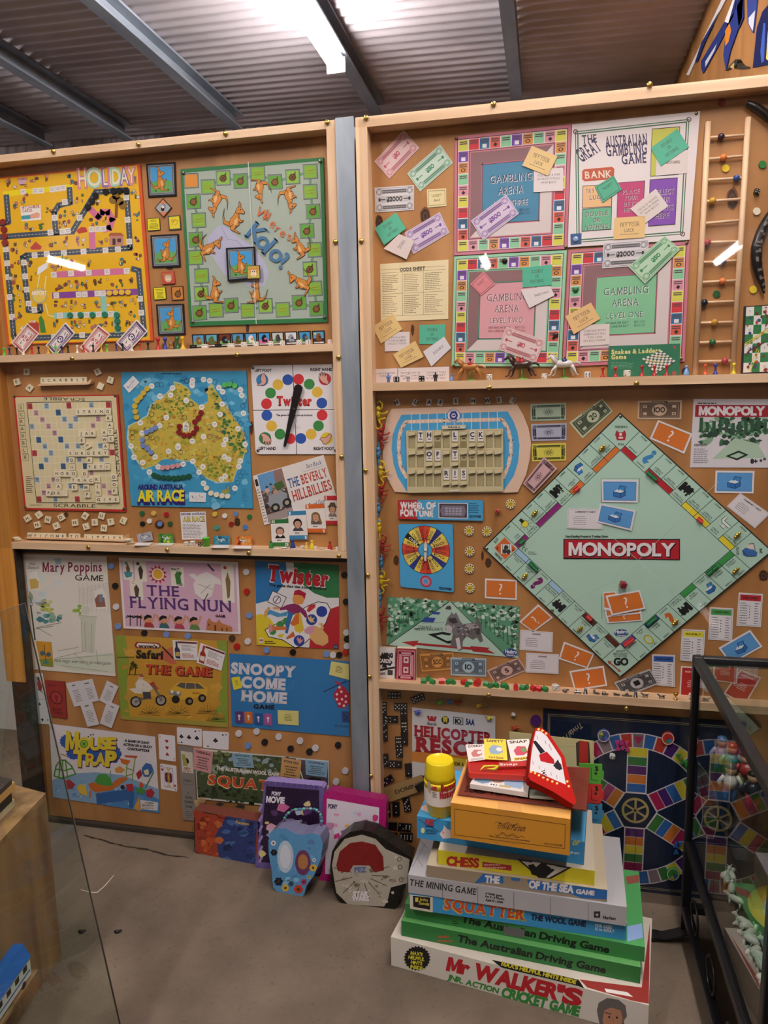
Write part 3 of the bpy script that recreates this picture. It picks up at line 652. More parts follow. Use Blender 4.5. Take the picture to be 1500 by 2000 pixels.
# ---- the kangaroo board
a = Art('c2', WALL, .0005).slab([(273,335),(1205,257),(1233,1330),(335,1357)],.004,'2c7a44','1e5a34')
a.poly([(294,360),(1182,282),(1210,1302),(352,1328)],'a9b7aa')
a.poly([(520,705),(560,700),(600,730),(650,780),(740,830),(820,930),(850,1010),(820,1090),(740,1115),(700,1080),(560,1020),(470,880),(450,780)],'b6b8d2')
a.line([(540,710),(580,790),(640,800),(700,860)],5,'9ca0c0')
K = [(345,410,'o'),(455,450,'t'),(553,392,'x'),(665,412,'n'),(778,363,'t'),(890,418,'n'),(1005,385,'x'),(1120,350,'t'),(1120,482,'t'),(1138,610,'n'),(1098,737,'n'),(1148,860,'t'),(1118,985,'x'),(1150,1112,'t'),(1160,1243,'n'),(1047,1203,'n'),(940,1250,'t'),(828,1225,'x'),(714,1255,'t'),(605,1222,'n'),(507,1253,'t'),(398,1270,'n'),(410,1145,'x'),(412,1030,'t'),(373,910,'t'),(375,793,'n'),(393,668,'t'),(360,545,'n')]
a.lines([[(K[i][0], K[i][1]),(K[(i+1) % 28][0], K[(i+1) % 28][1])] for i in range(1,27)],18,'6f9a74')
a.polys([rotd(x, y, 94,96,-3) for x, y, t in K],'7d8c86'); a.lines([rotd(x, y, 94,96,-3) for x, y, t in K],3,'3c4a48')
for tt, c in (('o','e09038'),('t','86b83c'),('x','8cc048'),('n','62a838')): a.polys([rotd(x, y, 78,80,-3) for x, y, t in K if t == tt], c)
for x, y, t in K:
    if t in 'nx': nut(a, x, y, 58, t == 'x')
a.lines([[(x-26, y-8+(x % 7)),(x+22, y-14)] for x, y, t in K if t == 't'] + [[(x-20, y+8),(x+24, y+2)] for x, y, t in K if t == 't'],5,'b0a830')
for k_ in [(500,545,130,200,1),(785,465,115,180,1),(990,520,125,165,-1),(640,660,140,25,1),(470,850,130,60,1),(1045,840,120,-30,-1),(1050,1075,130,-60,-1),(505,1130,125,5,1),(760,1140,115,0,-1)]: kangaroo(a, k_[0], k_[1], k_[2], k_[3], k_[4])
for ch, x, y, r in (('W',752,625,40),('h',806,650,40),('e',848,700,40),('r',882,735,40),('e',912,760,42),("'", 965,760,30),('s',962,795,20)): a.text(ch, x, y, 62 if ch in 'Wh' else 58,'d8703c', b=0, sf=1, rot=r-8)
for ch, x, y, r, h in (('K',690,765,38,118),('o',752,815,42,118),('l',800,872,44,125),('o',838,895,46,118),('?',912,975,25,110)): a.text(ch, x, y, h, '4a7aa4', b=1, sf=1 if ch in 'Kl' else 0, rot=r)
a.lines([[(716,288),(768,1342)]],4,'d8e0d8')
KOL = a.k; kb = a.done('game_board','green bordered kangaroo search board with a ring of nut squares','game board')
for x, y in ((292,358),(1183,280),(352,1327),(1213,1297)):
    p = wallp(P('c2', x, y), KOL); b = MB().ball(p, .0045,'9a9a90',(1,.5,1)); b.obj('screw', METAL, kb, p)
kcard([(570,848),(760,838),(768,1048),(582,1065)],'kangaroo picture card lying on the middle of the green kangaroo board',1,0, KOL+.0003)
a = sheet('c2',[(706,963),(790,960),(794,1047),(710,1050)],'5a4420',60,60, KOL+.0045,.003); a.rect(3,3,57,57,'c8b850'); a.discs([(13,14),(47,14)],8,'d09048'); a.disc(30,28,19,'d89848'); a.disc(30,38,14,'f4dcb8'); a.discs([(24,26),(36,26)],5,'fff'); a.discs([(25,27),(35,27)],3,'1c1410'); a.line([(24,44),(30,48),(36,44)],1.6,'5a2c18'); a.done('picture_tile','small face tile lying over the kangaroo card on the green board','tile')
# ---- strip of animal cards and the dice below
SC = [('5aa0d0','8a5a30','c8b038'),('6aa8c0','4a7a3c','8a4a34'),('7a3a28','2a2024','4a88c0'),('5a98c8','3c5a34','9a6a3c'),('58a0d8','e8e4e0','d89040'),('4aa0d8','141418','d868a0'),('c8ccc8','4a4a48','303438'),('d8dce0','9aa0a8','485058'),('4a98c8','24506a','a06038'),('5aa8d0','8a5024','3c3438')]
for i, x in enumerate((348,434,519,605,690,776,864,951,1040,1130)):
    y0 = 1411-i*2.6; a = sheet('c2',[(x, y0),(x+82, y0-3),(x+86, y0+82),(x+8, y0+86)],'17171b',60,62,.0005+i % 2*.0015,.0012); s0, s1, s2 = SC[i]; r = random.Random(i)
    a.rect(5,5,55,50, s0); a.poly([(5,36),(30,30+r.randint(-4,4)),(55,36),(55,50),(5,50)], s2 if i % 2 else '7aa868'); a.poly([(20,46),(16+r.randint(-4,4),24),(26,12),(38,14),(42,28),(46,46)], s1); a.disc(32,18,7, s1); a.disc(36,30,6, s2); a.rect(6,52,54,58,'e8e8e4'); a.greek(9,53,50,57,1,'333')
    if i == 9: a.disc(14,14,5,'f0d040')
    a.done('picture_card', f'small animal scene card in the strip under the kangaroo board, {ORD[i]} towards the post','card','strip of animal cards', GLOSS)
for i, (x, y, fc) in enumerate([(690,1512,(1,3,2)),(768,1510,(2,3,1)),(865,1507,(4,1,5)),(941,1508,(5,2,1)),(1046,1505,(5,3,2)),(1110,1505,(6,4,3))]):
    shelf_die(P('c2', x, y),1.478,-.03,9.5,'ece8e2','1a1a1a', f'small white die on the top shelf below the animal cards, {ORD[i]} towards the post', fc, i*13-20)
for i, (x, c, n) in enumerate([(360,'161616','black'),(435,'e8e4dc','white'),(522,'161616','black'),(606,'e8e4dc','white')]):
    p = hit(P('c2', x, 1515), V((0,-.03,0)), V((0,-1,0))); b = MB()
    b.lathe([(.009,0),(.0098,.001),(.0098,.006),(.009,.007),(.006,.0065)], c, (p.x, p.y, 1.478),18); b.lathe([(.009,.007),(.0098,.008),(.0098,.0095),(.009,.0105)], c, (p.x, p.y, 1.478),18)
    b.obj('draughts_piece', PLAS, None, (p.x, p.y, 1.478), f'{n} draughts piece lying on the top shelf below the animal cards, {"nearer the pawns" if i < 2 else "nearer the dice"}','draughts piece','draughts pieces on the top shelf')
p = wallp(P('c2',1249,1500),.02); c_ = MB(); c_.box((p.x, p.y, 1.478+.006),(.012,.012,.012),'ecdcd8', Matrix.Rotation(.3,3,'Z'),.0012); c_.obj('doubling_die', PLAS, None, (p.x, p.y, 1.478),'pale pink doubling die at the post end of the top shelf','die')
a = Art('c2',(V((0, p.y-.0064,0)), V((0,-1,0))),.0002); a.base = a.at(1249,1490); a.text('64',1240,1500,18,'c03a48', b=1); bpy.data.objects['doubling_die'] and a.done('number', None, None, parent=bpy.data.objects['doubling_die'])
# ================================================================ middle shelf: letter tile board, air race map, spinner, card game
def tile(c, x, y, s, ch, rot, label, h0=.0005, group='letter tiles'):
    a = Art(c, WALL, h0); a.slab(rotd(x, y, s, s*1.08, rot),.0042,'f1e6c6','d8c8a0')
    if ch:
        ca, sa = math.cos(math.radians(rot)), math.sin(math.radians(rot)); X = lambda u, v: (x+u*ca-v*sa, y+u*sa+v*ca)
        p = X(-.04*s, .24*s); a.text(ch, p[0], p[1], s*.5,'2a2622', b=1, rot=rot, al=.5)
        p = X(.28*s, .34*s); a.text('1' if ch in 'AEIOULNSTRDG' else '4', p[0], p[1], s*.16,'2a2622', b=0, rot=rot)
    return a.done('letter_tile', label, 'letter tile', group, PLAS)
a = Art('c3', WALL, .0005).slab([(103,370),(908,357),(972,1262),(190,1245)],.004,'c22e2a','9a2420')
a.poly([(116,379),(894,366),(956,1244),(201,1231)],'ddd0a4')
GQ = [(207,422),(855,410),(918,1190),(283,1190)]
a.q(GQ, 15,15); a.rect(0,0,15,15,'e2d6aa'); a.lines([[(i, 0),(i, 15)] for i in range(16)]+[[(0, i),(15, i)] for i in range(16)],.05,'f2ead0'); a.frame(-.08,-.08,15.08,15.08,.1,'3a3428')
sq = lambda L: [(x+.06, y+.06, x+.94, y+.94) for x, y in L]
S4 = lambda L: list({(a_, b_) for x, y in L for a_, b_ in ((x, y),(14-x, y),(x, 14-y),(14-x, 14-y),(y, x),(14-y, x),(y, 14-x),(14-y, 14-x))})
TWS, DWS, TLS, DLS = S4([(0,0),(7,0)]), S4([(1,1),(2,2),(3,3),(4,4)])+[(7,7)], S4([(5,1),(5,5)]), S4([(3,0),(6,2),(7,3),(6,6)])
for L, c in ((TWS, 'c23c42'),(DWS, 'dcb0b8'),(TLS, '1f6a9c'),(DLS, 'a4c4d8')): a.rects(sq(L), c)
a.rects([(x+.2, y+.25+i*.2, x+.8, y+.35+i*.2) for x, y in TWS+DWS+DLS+TLS for i in range(3)],'5a4850')
a.fr('c3'); a.text('SCRABBLE',655,383,24,'2c2824', w=320, b=0, rot=181); a.text('SCRABBLE',413,1225,26,'2c2824', w=322, b=0, rot=1); a.text('SCRABBLE',930,990,24,'2c2824', w=365, b=0, rot=-95)
for i, (ch, x, y) in enumerate(zip('SCRABBLE',(162,166,169,173,178,183,190,198),(457,513,567,622,678,732,788,842))):
    a.frame(x-22, y-27, x+22, y+27,2,'4a443c'); a.text(ch, x-2, y+12,26,'2c2824', b=0, al=.5)
a.greek(200,985,260,1120,9,'6a6250', seed=3); a.greek(230,1205,380,1214,1,'8a8270'); a.greek(820,1205,890,1216,1,'8a8270')
SCB = a.k; sb = a.done('game_board','red edged cream crossword tile board with coloured squares','game board')
for x, y in ((112,372),(888,366),(196,1225),(955,1240)):
    p = wallp(P('c3', x, y), SCB); MB().ball(p, .0045,'8a7a60',(1,.5,1)).obj('screw', METAL, sb, p)
def word_(ws, wn):
    for ch, x, y in ws: tile('c3', x, y, 44, ch, 1, f'letter tile {ch or "blank"} in the word {wn} on the crossword board', SCB+.0003,'letter tiles on the crossword board')
word_([('S',605,492),('T',649,492),('R',693,491),('I',739,490),('N',784,489),('G',831,489)],'string')
word_([('R',838,541),('A',847,594),('T',850,646),('E',855,700)],'grate')
word_([('J',625,660),('A',668,659),('R',714,659)],'jar'); word_([('E',632,711)],'under jar')
tile('c3',673,752,44,'E',58,'crooked letter tile E lying askew above the word surgery', SCB+.0003,'letter tiles on the crossword board')
word_([('A',804,651),('W',807,705),('A',815,757)],'away'); word_([('S',545,812),('U',590,811),('R',635,811),('G',681,811),('E',725,810),('R',769,810),('Y',814,808)],'surgery')
word_([('Q',552,865),('U',556,917)],'quote'); word_([('T',566,1018),('E',574,1073)],'quote ending'); word_([('A',688,865),('Y',692,917),('E',736,917),('T',780,916),('I',826,915)],'yeti')
word_([('H',440,967),('O',480,967),('B',522,968),('O',567,968)],'hobo'); word_([('D',653,970)],'damp'); word_([('R',610,1020),('A',656,1020),('C',701,1020),('K',748,1012)],'track')
word_([('O',444,1018),('A',452,1068)],'hoax'); word_([('M',664,1075),('P',674,1128)],'damp ending'); word_([('I',752,1068),('N',757,1115),('G',762,1168)],'king')
word_([('F',376,1117),('O',413,1118),('X',453,1118),('',498,1118)],'fox'); word_([('I',806,1168),('V',850,1167),('E',895,1166)],'give'); word_([('D',880,995),('O',882,1052),('P',882,1103)],'dope')
for ch, x, y, r in (('B',205,183,2),('E',128,260,-15),('A',227,308,38),('E',753,182,-24),('I',850,245,18),('',774,293,24)):
    tile('c3', x, y, 46, ch, r, f'loose letter tile {ch or "blank"} on the wood {"beside" if x > 500 else "before"} the top tile rack', group='loose tiles above the crossword board')
for ch, x, y, r in (('H',210,1312,-32),('I',298,1285,-36),('N',367,1323,12),('D',470,1305,-30),('N',577,1345,-8),('A',655,1295,32),('S',730,1343,-2),('U',783,1293,16),('T',853,1340,-12),('L',950,1330,26),('N',285,1362,-14),('V',432,1370,-22),('L',662,1375,-16),('N',800,1388,6)):
    tile('c3', x, y, 46, ch, r, f'loose tile {ch} below the crossword board, ' + {210: 'nearest the outer end',298: 'beside the tile H',367: 'above a letter V',470: 'next to the wood knot',577: 'alone between D and A',655: 'tilted high',730: 'under the tile A',783: 'high beside the tile S',853: 'next after the tile U',950: 'last of the upper scatter',285: 'lowest near the tile H',432: 'low and tilted',662: 'lowest under the tile A',800: 'lowest under the tile U'}[x], group='loose tiles below the crossword board')
def rack(c, q_, tiles, label, lab, y_off=.0):
    a = Art(c, WALL, .0005); a.slab(q_, .016,'c08a5c','a87248'); k = a.k
    a.done('tile_rack', label, 'tile rack', None, PINEX)
    for i, (ch, x, y) in enumerate(tiles): tile(c, x, y, 44, ch, 0, lab.format(ch, ORD[i]),.0065,'tiles on the racks')
rack('c3',[(284,291),(300,275),(672,262),(698,235),(700,258),(690,276),(668,281)],[(ch, 334+i*44.5,249-i*.6) for i, ch in enumerate('SCRABBLE')],'wooden tile rack holding eight letters above the crossword board','letter tile {} on the upper rack, {} along it')
rack('c3',[(184,1465),(215,1455),(945,1476),(970,1440),(975,1478),(962,1493)],[(ch, 232+i*42.5,1447+i*.9) for i, ch in enumerate('WELCOME')]+[('T',551,1453),('O',594,1454)]+[(ch, 671+i*42.5,1459+i*1.1) for i, ch in enumerate('LIZZIES')],'long wooden tile rack with a welcome message, standing on the middle shelf','letter tile {} on the long welcome rack, {} along it')
for x, n in ((140,3),(1003,4)):
    p = hit(P('c3', x, 1485), V((0,-.025,0)), V((0,-1,0)))
    for i in range(n):
        b = MB().box((p.x+.003*(i % 2), p.y-.004*i, .937+.0021+i*.0043),(.018,.017,.004),'efe4c4', Matrix.Rotation(.4*i+.3,3,'Z'),.0006)
        b.obj('letter_tile', PLAS, None, (p.x, p.y, .937+i*.0043), f'spare letter tile face down {"before" if x < 500 else "after"} the long rack, {ORD[i]} from the shelf up','letter tile','spare tiles on the shelf')
# ---- air race map
a = sheet('px',[(236,727),(481,724),(494,993),(256,988)],'3f9cc8',100,110,.0005,.003,'2a6a94'); a.H = None
LAND = [(253,832),(251,857),(263,890),(281,916),(304,908),(318,897),(334,895),(365,900),(376,901),(388,920),(405,934),(426,942),(455,939),(460,922),(474,896),(482,867),(471,836),(455,814),(441,793),(424,769),(414,752),(407,757),(406,786),(393,795),(371,778),(371,762),(354,750),(340,747),(342,753),(317,779),(296,791),(289,812),(268,824)]
SEA = [(240,731),(478,728),(490,988),(259,984)]
a.blots(inside(SEA),160,4,12,['5fb2d8','2f8cbc','4aa6d0','7cc4e0'],2)
a.polys([[(x+(x-366)*.02-1, y+(y-845)*.02) for x, y in LAND]],'b8d8d0'); a.poly(LAND, 'c8b54a')
a.blots(inside(LAND),330,2,7,['d8c254','e0b040','a8a838','c8a03c','d4c878','b88830'],5)
a.blots(inside([(340,750),(372,765),(371,800),(320,820),(296,795)]),70,2,5,['7a9430','94a83c','5f7c28'],6)
a.blots(inside([(412,756),(424,770),(452,815),(480,866),(470,895),(440,860),(425,810)]),60,2,6,['3c7a44','5f8c3c','2f6a48','88983a'],7)
a.blots(inside([(380,890),(460,890),(455,935),(405,930)]),60,2,5,['8c9a30','a8a834','6f8a30'],8)
a.blots(inside(LAND),200,.8,2,['5a4a20','6a5a2a','4a5a24'],9)
a.fr('c4'); a.polys([[(380,1160),(420,1150),(450,1120),(445,1170),(410,1188)]],'a8a03c')
WC = [(150,262),(240,255),(290,265),(365,322),(540,338),(395,355),(550,383),(98,425),(390,455),(225,480),(375,538),(565,530),(330,620),(520,655),(240,720),(420,745),(405,785),(578,783),(148,757),(410,883),(445,905),(540,917),(527,963),(153,920),(235,965),(203,1010),(415,1042),(385,1068),(240,1100),(495,1140),(148,305),(32,795)]
BCi = [(100,262),(200,255),(335,275),(410,405),(435,480),(470,520),(500,570),(545,615),(560,690),(580,730),(585,840),(560,1010),(540,1040),(515,1095),(480,1170),(440,1130),(490,270),(570,430),(560,470),(230,1050),(160,1035),(60,560),(140,460),(30,400),(290,640),(340,730),(290,720),(360,660)]
a.rings(BCi, 21,3,'1f4a78',12); a.discs(WC, 23,'f0efe9',12); a.lines([[(x-14, y-4),(x+12, y-5)] for x, y in WC]+[[(x-10, y+5),(x+8, y+4)] for x, y in WC],2.6,'5a5a64')
a.poly([(70,610),(105,595),(125,640),(120,675),(75,680)],'f0efe9'); a.greek(75,625,118,675,5,'5a5a64', ctr=True)
a.greek(555,1150,610,1250,7,'2a6a98',.2, seed=5)
a.fr('c3'); WC3 = [(1170,292),(1330,308),(1315,362),(1233,370),(1437,405),(1283,535),(1082,575),(1230,598),(1095,655),(1010,755),(1033,840),(1100,882),(1195,838),(1372,765),(1300,795),(1220,915),(1152,955),(1412,893),(1480,275)]
a.rings([(1210,280),(1245,282),(1440,255),(1150,470),(1170,510),(1190,455),(1420,535),(1470,430),(1450,590),(1130,690),(1170,690),(1210,700),(1390,800),(1020,650),(1020,690),(1340,840)],20,3,'3a3a2c',12); a.discs(WC3,22,'f0efe9',12); a.lines([[(x-13, y-4),(x+12, y-5)] for x, y in WC3]+[[(x-10, y+5),(x+8, y+4)] for x, y in WC3],2.6,'5a5a64')
a.greek(1245,190,1500,206,1,'1c3050'); a.text('AROUND AUSTRALIA',1065,1090,36,'2c2070', w=345, b=3, rot=-.5)
a.text('AIR RACE',1062,1192,82,'2c1f70', w=362, b=3, rot=-.5); a.text('AIR RACE',1066,1206,78,'2c1f70', w=356, b=3, rot=-.5); a.text('AIR RACE',1066,1180,80,'f2e22c', w=352, b=2, rot=-.5)
AIR = a.k; a.done('game_map','blue and yellow map board of Australia for an air race game','game board')
for c, L, r_, col, n in (('c3',[(1133,312),(1105,345),(1080,378),(1056,405),(1038,445),(1042,488),(1052,532)],21,'d8b840','yellow'),('c3',[(1196,613),(1163,632),(1127,647),(1095,707),(1101,750),(1135,772),(1163,803)],20,'7a94cc','pale blue'),('c3',[(1252,922),(1290,920),(1330,912),(1370,905)],19,'d89a9c','pink'),
    ('c3',[(1185,980),(1218,993),(1257,997),(1297,1000),(1338,1003),(1375,1000),(1413,995),(1453,988)],20,'1f5a40','dark green'),('c4',[(217,525),(198,567),(167,600),(180,650),(158,688),(118,708),(75,708),(38,683),(42,637)],21,'8c1c24','dark red'),('c4',[(410,300),(450,292),(493,305)],22,'5fc468','bright green'),('c4',[(262,1140),(298,1180),(343,1192),(388,1202),(433,1205)],21,'f0e8d2','cream')):
    for i, (x, y) in enumerate(L): counter(c, x, y, r_, col, f'{n} round counter on the blue map board, {ORD[i]} along its chain', f'{n} counters on the map board', AIR+.0003)
def plane_pic(a, x, y, s, c='2a2a30', c2='f2f2f2', rot=-8):
    t = math.radians(rot); R = lambda u, v: (x+(u*math.cos(t)-v*math.sin(t))*s, y+(u*math.sin(t)+v*math.cos(t))*s)
    for k, cc in ((1.0, c),(.86, c2)):
        a.polys([[R(u*k, v*k*(1 if k == 1 else .8)) for u, v in ((-.48,.02),(-.4,-.05),(.3,-.06),(.48,0),(.4,.05),(-.3,.06))],[R(u*k, v*k) for u, v in ((-.1,0),(.1,0),(-.05,.26),(-.15,.26))],[R(u*k, v*k) for u, v in ((-.02,0),(.14,0),(.2,-.2),(.12,-.2))],[R(u*k, v*k) for u, v in ((-.45,0),(-.35,-.02),(-.42,-.2),(-.5,-.2))]], cc)
for c, q_, l in (('c3',[(950,290),(1025,212),(1075,265),(995,346)],'white plane card tilted in the top corner of the map board'),('c4',[(122,1172),(260,1178),(256,1253),(125,1250)],'white plane card near the bottom edge of the map board')):
    a = sheet(c, q_, 'e9eaee',100,60, AIR+.0003,.001); plane_pic(a, 50,30,70); a.done('plane_card', l, 'card','plane cards')
for c, L in (('c3',[(1093,1275,'2f6a44','green','under the map corner'),(1183,1273,'e0c060','yellow','between the green and red ones'),(1280,1283,'b02028','red','topmost near the leaflet'),(1097,1355,'1c1a18','black','above the grey plane card'),(1150,1333,'ece8e0','white','beside the black one'),(1230,1355,'6a8cc4','blue','over the wood knot'),(1310,1355,'2f5a34','dark green','close to the leaflet')]),
    ('c4',[(330,1352,'e0c24a','yellow','just after the leaflet'),(410,1365,'eceae6','white','after the leaflet'),(500,1348,'6a90c8','pale blue','above the knot'),(612,1373,'2f7a44','green','nearest the card game box'),(465,1432,'9c2426','dark red','beside the knot'),(345,1462,'3c9a8c','teal','above the blue plane card'),(577,1457,'4a80c8','bright blue','above the orange plane card')])):
    for x, y, col, n, w in L: counter(c, x, y, 19 if c == 'c3' else 20, col, f'loose {n} counter on the wood under the map board, {w}','loose counters under the map board')
a = sheet('c4',[(48,1335),(256,1330),(270,1555),(65,1559)],'e8e6e8',100,110,.0005,.0008); a.text('AROUND AUSTRALIA',3,12,8,'2c2070', w=94, b=2); a.text('AIR RACE',12,38,19,'2c1f70', w=82, b=3); a.text('AIR RACE',13,37,18,'e8dc48', w=80, b=1); a.greek(6,46,96,106,10,'4a4a58',.3); a.done('leaflet','white air race rules leaflet standing under the map board','leaflet')
def tent(c, q_, base, col, l, dark):
    a = sheet(c, q_, col, 100,55,.008,.0008); a.blots(lambda r: (r.uniform(8,92), r.uniform(6,49)),26,5,14, dark, 4); plane_pic(a, 52,26,66,'24343c','d8e4e8',4); k = a.k; o = a.done('plane_card', l, 'card','folded plane cards on the shelf')
    b = MB(); P4 = [hit(P(c, x, y), V((0,0,.9378)), V((0,0,1))) for x, y in base]; b.prism(P4,(0,0,.0008),'e6e4e0'); b.obj('white_flap', CARD, o, P4[0])
tent('c3',[(1052,1438),(1165,1412),(1180,1478),(1068,1500)],[(1062,1500),(1182,1500),(1150,1522),(1030,1522)],'a8a8b4','folded grey plane card standing beside the long tile rack',['9a9aa8','b8b8c0','8a8c98'])
tent('c3',[(1220,1432),(1332,1432),(1342,1502),(1222,1502)],[(1232,1502),(1350,1504),(1320,1524),(1200,1522)],'4a8c34','folded green plane card standing near the leaflet',['c8c83c','2f7030','60a040'])
tent('c4',[(322,1528),(451,1526),(454,1600),(322,1598)],[(330,1602),(455,1604),(440,1626),(295,1624)],'3a88a8','folded blue plane card standing beside the green cup',['2a7090','58a8c0','1f5870'])
tent('c4',[(498,1534),(632,1528),(640,1606),(502,1606)],[(505,1608),(640,1610),(625,1632),(470,1630)],'d87c2c','folded orange plane card standing on the middle shelf',['e09a40','c8502c','e8b858'])
p = hit(P('c4',265,1612), V((0,-.03,0)), V((0,-1,0))); b = MB(); b.lathe([(.0085,0),(.0108,.024),(.0112,.0245),(.0098,.0245),(.008,.002)],'58c838',(p.x, p.y, .9367),18); b.obj('dice_cup', PLAS, None, (p.x, p.y, .9367),'small bright green cup on the middle shelf','cup')
for i, (c, x, y, col, pc, s, w) in enumerate([('c3',1437,1525,'e8e4de','222',8,'before the leaflet'),('c4',152,1602,'e8e4de','222',10,'under the leaflet'),('c4',212,1602,'1a1a1a','eee',8,'behind the green cup'),('c4',1045,1640,'e4ddd4','333',6.5,'beside the yellow pawns'),('c4',1155,1648,'e8e0dc','b03030',6.5,'between the yellow and red pawns'),('c4',1330,1645,'f0ece8','222',6.5,'at the post end')]):
    shelf_die(P(c, x, y),.9367,-.03, s, col, pc, f'small {"black" if col == "1a1a1a" else "white"} die on the middle shelf {w}',(5,3,2), i*17)
for x, y, col, n, sh, hp, w in ((968,1640,'2c3c8c','blue',1,19,'under the blue bordered card'),(1078,1645,'e0cc6c','pale yellow',1,13,'in front of the orange bordered card'),(1124,1640,'e8d02c','bright yellow',1,18,'under the orange bordered card'),(1270,1640,'b8282c','red',1,17,'under the red bordered card'),(790,1625,'2f8a44','green',1,15,'beside the green bordered card')):
    pawn(P('c4', x, y),.9367,-.028, hp, col, f'{n} cone pawn on the middle shelf {w}','cone pawns on the middle shelf', shape=1)
for i, (x, y, r_) in enumerate([(830,1622,26),(900,1618,28),(955,1638,26),(1180,1640,18),(1225,1648,26)]):
    p = flat(P('c4', x, y),.94); b = MB().lathe([(.0002,0),(r_*.00033,0),(r_*.00033,.0016),(.0002,.0016)],'e4e2dc',(p.x, -.034+.004*(i % 2),.937+.0018*(i % 2)),18); b.obj('counter', PLAS, None, (p.x, p.y, .937), f'white disc lying flat on the middle shelf among the cone pawns, {ORD[i]} towards the post','counter','white discs on the middle shelf')
# ---- the spinner board
a = Art('c4', WALL, .0005).q([(624,141),(1310,129),(1337,862),(664,862)],100,100)
pts = []
for cx, cy, a0 in ((4,4, PI),(96,4,1.5*PI),(96,96,0),(4,96,.5*PI)): pts += [(cx+4*math.cos(a0+PI/2*i/4), cy+4*math.sin(a0+PI/2*i/4)) for i in range(5)]
a.slab(pts, .0035,'f1edf0','c8c0c4'); a.rects([(49.6,0,50.4,50),(49.6,50,50.4,100),(0,49.7,100,50.4)],'26222a')
a.fr('c4'); CB = dict(b='2c58b0', r='d8363c', g='3f9048', y='e6bc44')
DS = [('b',925,257),('r',1013,253),('g',1100,293),('y',1165,358),('b',1202,447),('r',1205,545),('g',1175,632),('y',1115,700),('b',1032,735),('r',945,737),('g',862,700),('y',793,633),('b',755,547),('r',752,453),('g',785,365),('y',845,297)]
for k, c in CB.items(): a.discs([(x, y) for q_, x, y in DS if q_ == k],44, c, 22)
for x, y, c in ((718,260,'3088c8'),(1228,252,'d02c38'),(740,733,'2f8a50'),(1242,735,'ead02c')): a.disc(x, y, 50, c)
SK = 'e8b0a0'
FOOT = lambda x, y, f, v: [(x+f*u, y+v*w) for u, w in ((-5,-50),(18,-52),(30,-20),(34,18),(15,40),(-20,48),(-42,46),(-30,34),(-8,20),(-14,-10))]
HAND = lambda x, y, f, v: [(x+f*u, y+v*w) for u, w in ((-48,-10),(-44,-42),(-36,-44),(-34,-20),(-28,-50),(-20,-52),(-16,-22),(-8,-48),(0,-48),(2,-18),(14,-34),(22,-30),(22,10),(36,30),(22,48),(-10,36),(-30,20))]
for L in (FOOT(718,258,1,1), HAND(1226,248,1,1), HAND(742,738,-1,-1),[(1185,742),(1200,725),(1235,728),(1262,700),(1278,698),(1282,718),(1262,760),(1235,782),(1215,780),(1205,755)]):
    a.poly(L, SK); a.lines([L+[L[0]]],4,'3a2622')
a.text('LEFT FOOT',657,192,22,'221e22', w=135, b=2); a.text('RIGHT HAND',1110,185,23,'221e22', w=178, b=2); a.text('LEFT HAND',690,828,24,'221e22', w=138, b=2); a.text('RIGHT FOOT',1137,829,24,'221e22', w=165, b=2)
a.text('Twister',836,466,72,'5a1418', w=282, b=3, sf=1); a.text('Twister',840,462,68,'d83030', w=274, b=2, sf=1); a.text('The game that ties you up in knots',832,551,14,'2a2a48', w=292, b=2); a.rects([(970,575,998,612)],'c8ccd8'); a.greek(965,630,1040,660,3,'8a8890',.2)
SPK = a.k; so = a.done('spinner_board','white square spinner board with a ring of coloured dots and black pointer','spinner')
b = MB(); X = lambda x, y: wallp(P('c4', x, y),.0085)
prof = [(1013,296)]
hd = [(1013+34*math.cos(t),330+34*math.sin(t)) for t in [-.1+PI-PI*(-i)/8 for i in range(9)]]
pts = [X(*p_) for p_ in [(978,325),(984,307),(998,297),(1015,295),(1034,302),(1045,316),(1047,332),(912,795),(905,804),(895,802),(893,790)]]
b.prism(pts, (0,-.003,0),'1e1a1c'); b.obj('pointer', PLAS, so, pts[0])
b = MB().lathe([(.006,0),(.006,.006),(.003,.009)],'1a1a1a', X(975,500)+V((0,.004,0)),14, Matrix.Rotation(PI/2,3,'X')); b.obj('pivot', PLAS, so, X(975,500))
for x, y in ((642,160),(1298,146),(682,834),(1316,834)):
    p = wallp(P('c4', x, y), SPK); MB().ball(p, .0045,'8a8a88',(1,.5,1)).obj('screw', METAL, so, p)
# ---- television card game box and its cards
a = sheet('c4',[(640,1040),(1216,869),(1335,1250),(735,1441)],'ebe6e2',100,70,.0005,.0016,'c8c2bc'); a.rect(6,1,40,69,'5a4a48')
a.poly([(6,1),(28,1),(28,20),(18,30),(6,24)],'6aa0d0'); a.poly([(28,1),(40,1),(40,30),(26,28)],'9a7a74'); a.blots(lambda r: (r.uniform(8,38), r.uniform(18,66)),60,1.5,4.5,['7a5a4a','3a3034','8a8a94','b09080','4a4048','c8b8a8'],8)
a.poly([(24,20),(36,18),(38,28),(26,30)],'4a6a3a'); a.poly([(14,34),(30,30),(38,38),(36,52),(18,56),(11,46)],'9aa0a8'); a.discs([(19,52),(35,50)],6,'24242a'); a.discs([(19,52),(35,50)],3,'b0a890'); a.disc(14,26,3.2,'d8a890'); a.disc(24,31,3,'c89878')
a.rect(6,58,40,69,'a89a98'); a.rects([(1.2,6,4.8,16)],'2c2c2c'); a.greek(1,20,5.5,68,12,'6a6460',.3)
a.text('Set Back',72,12,6,'2c4a80', w=22, it=.2, sf=1, b=0); a.rects([(66+i*1.5,15,66.8+i*1.5,15.6) for i in range(20)],'7a7a84')
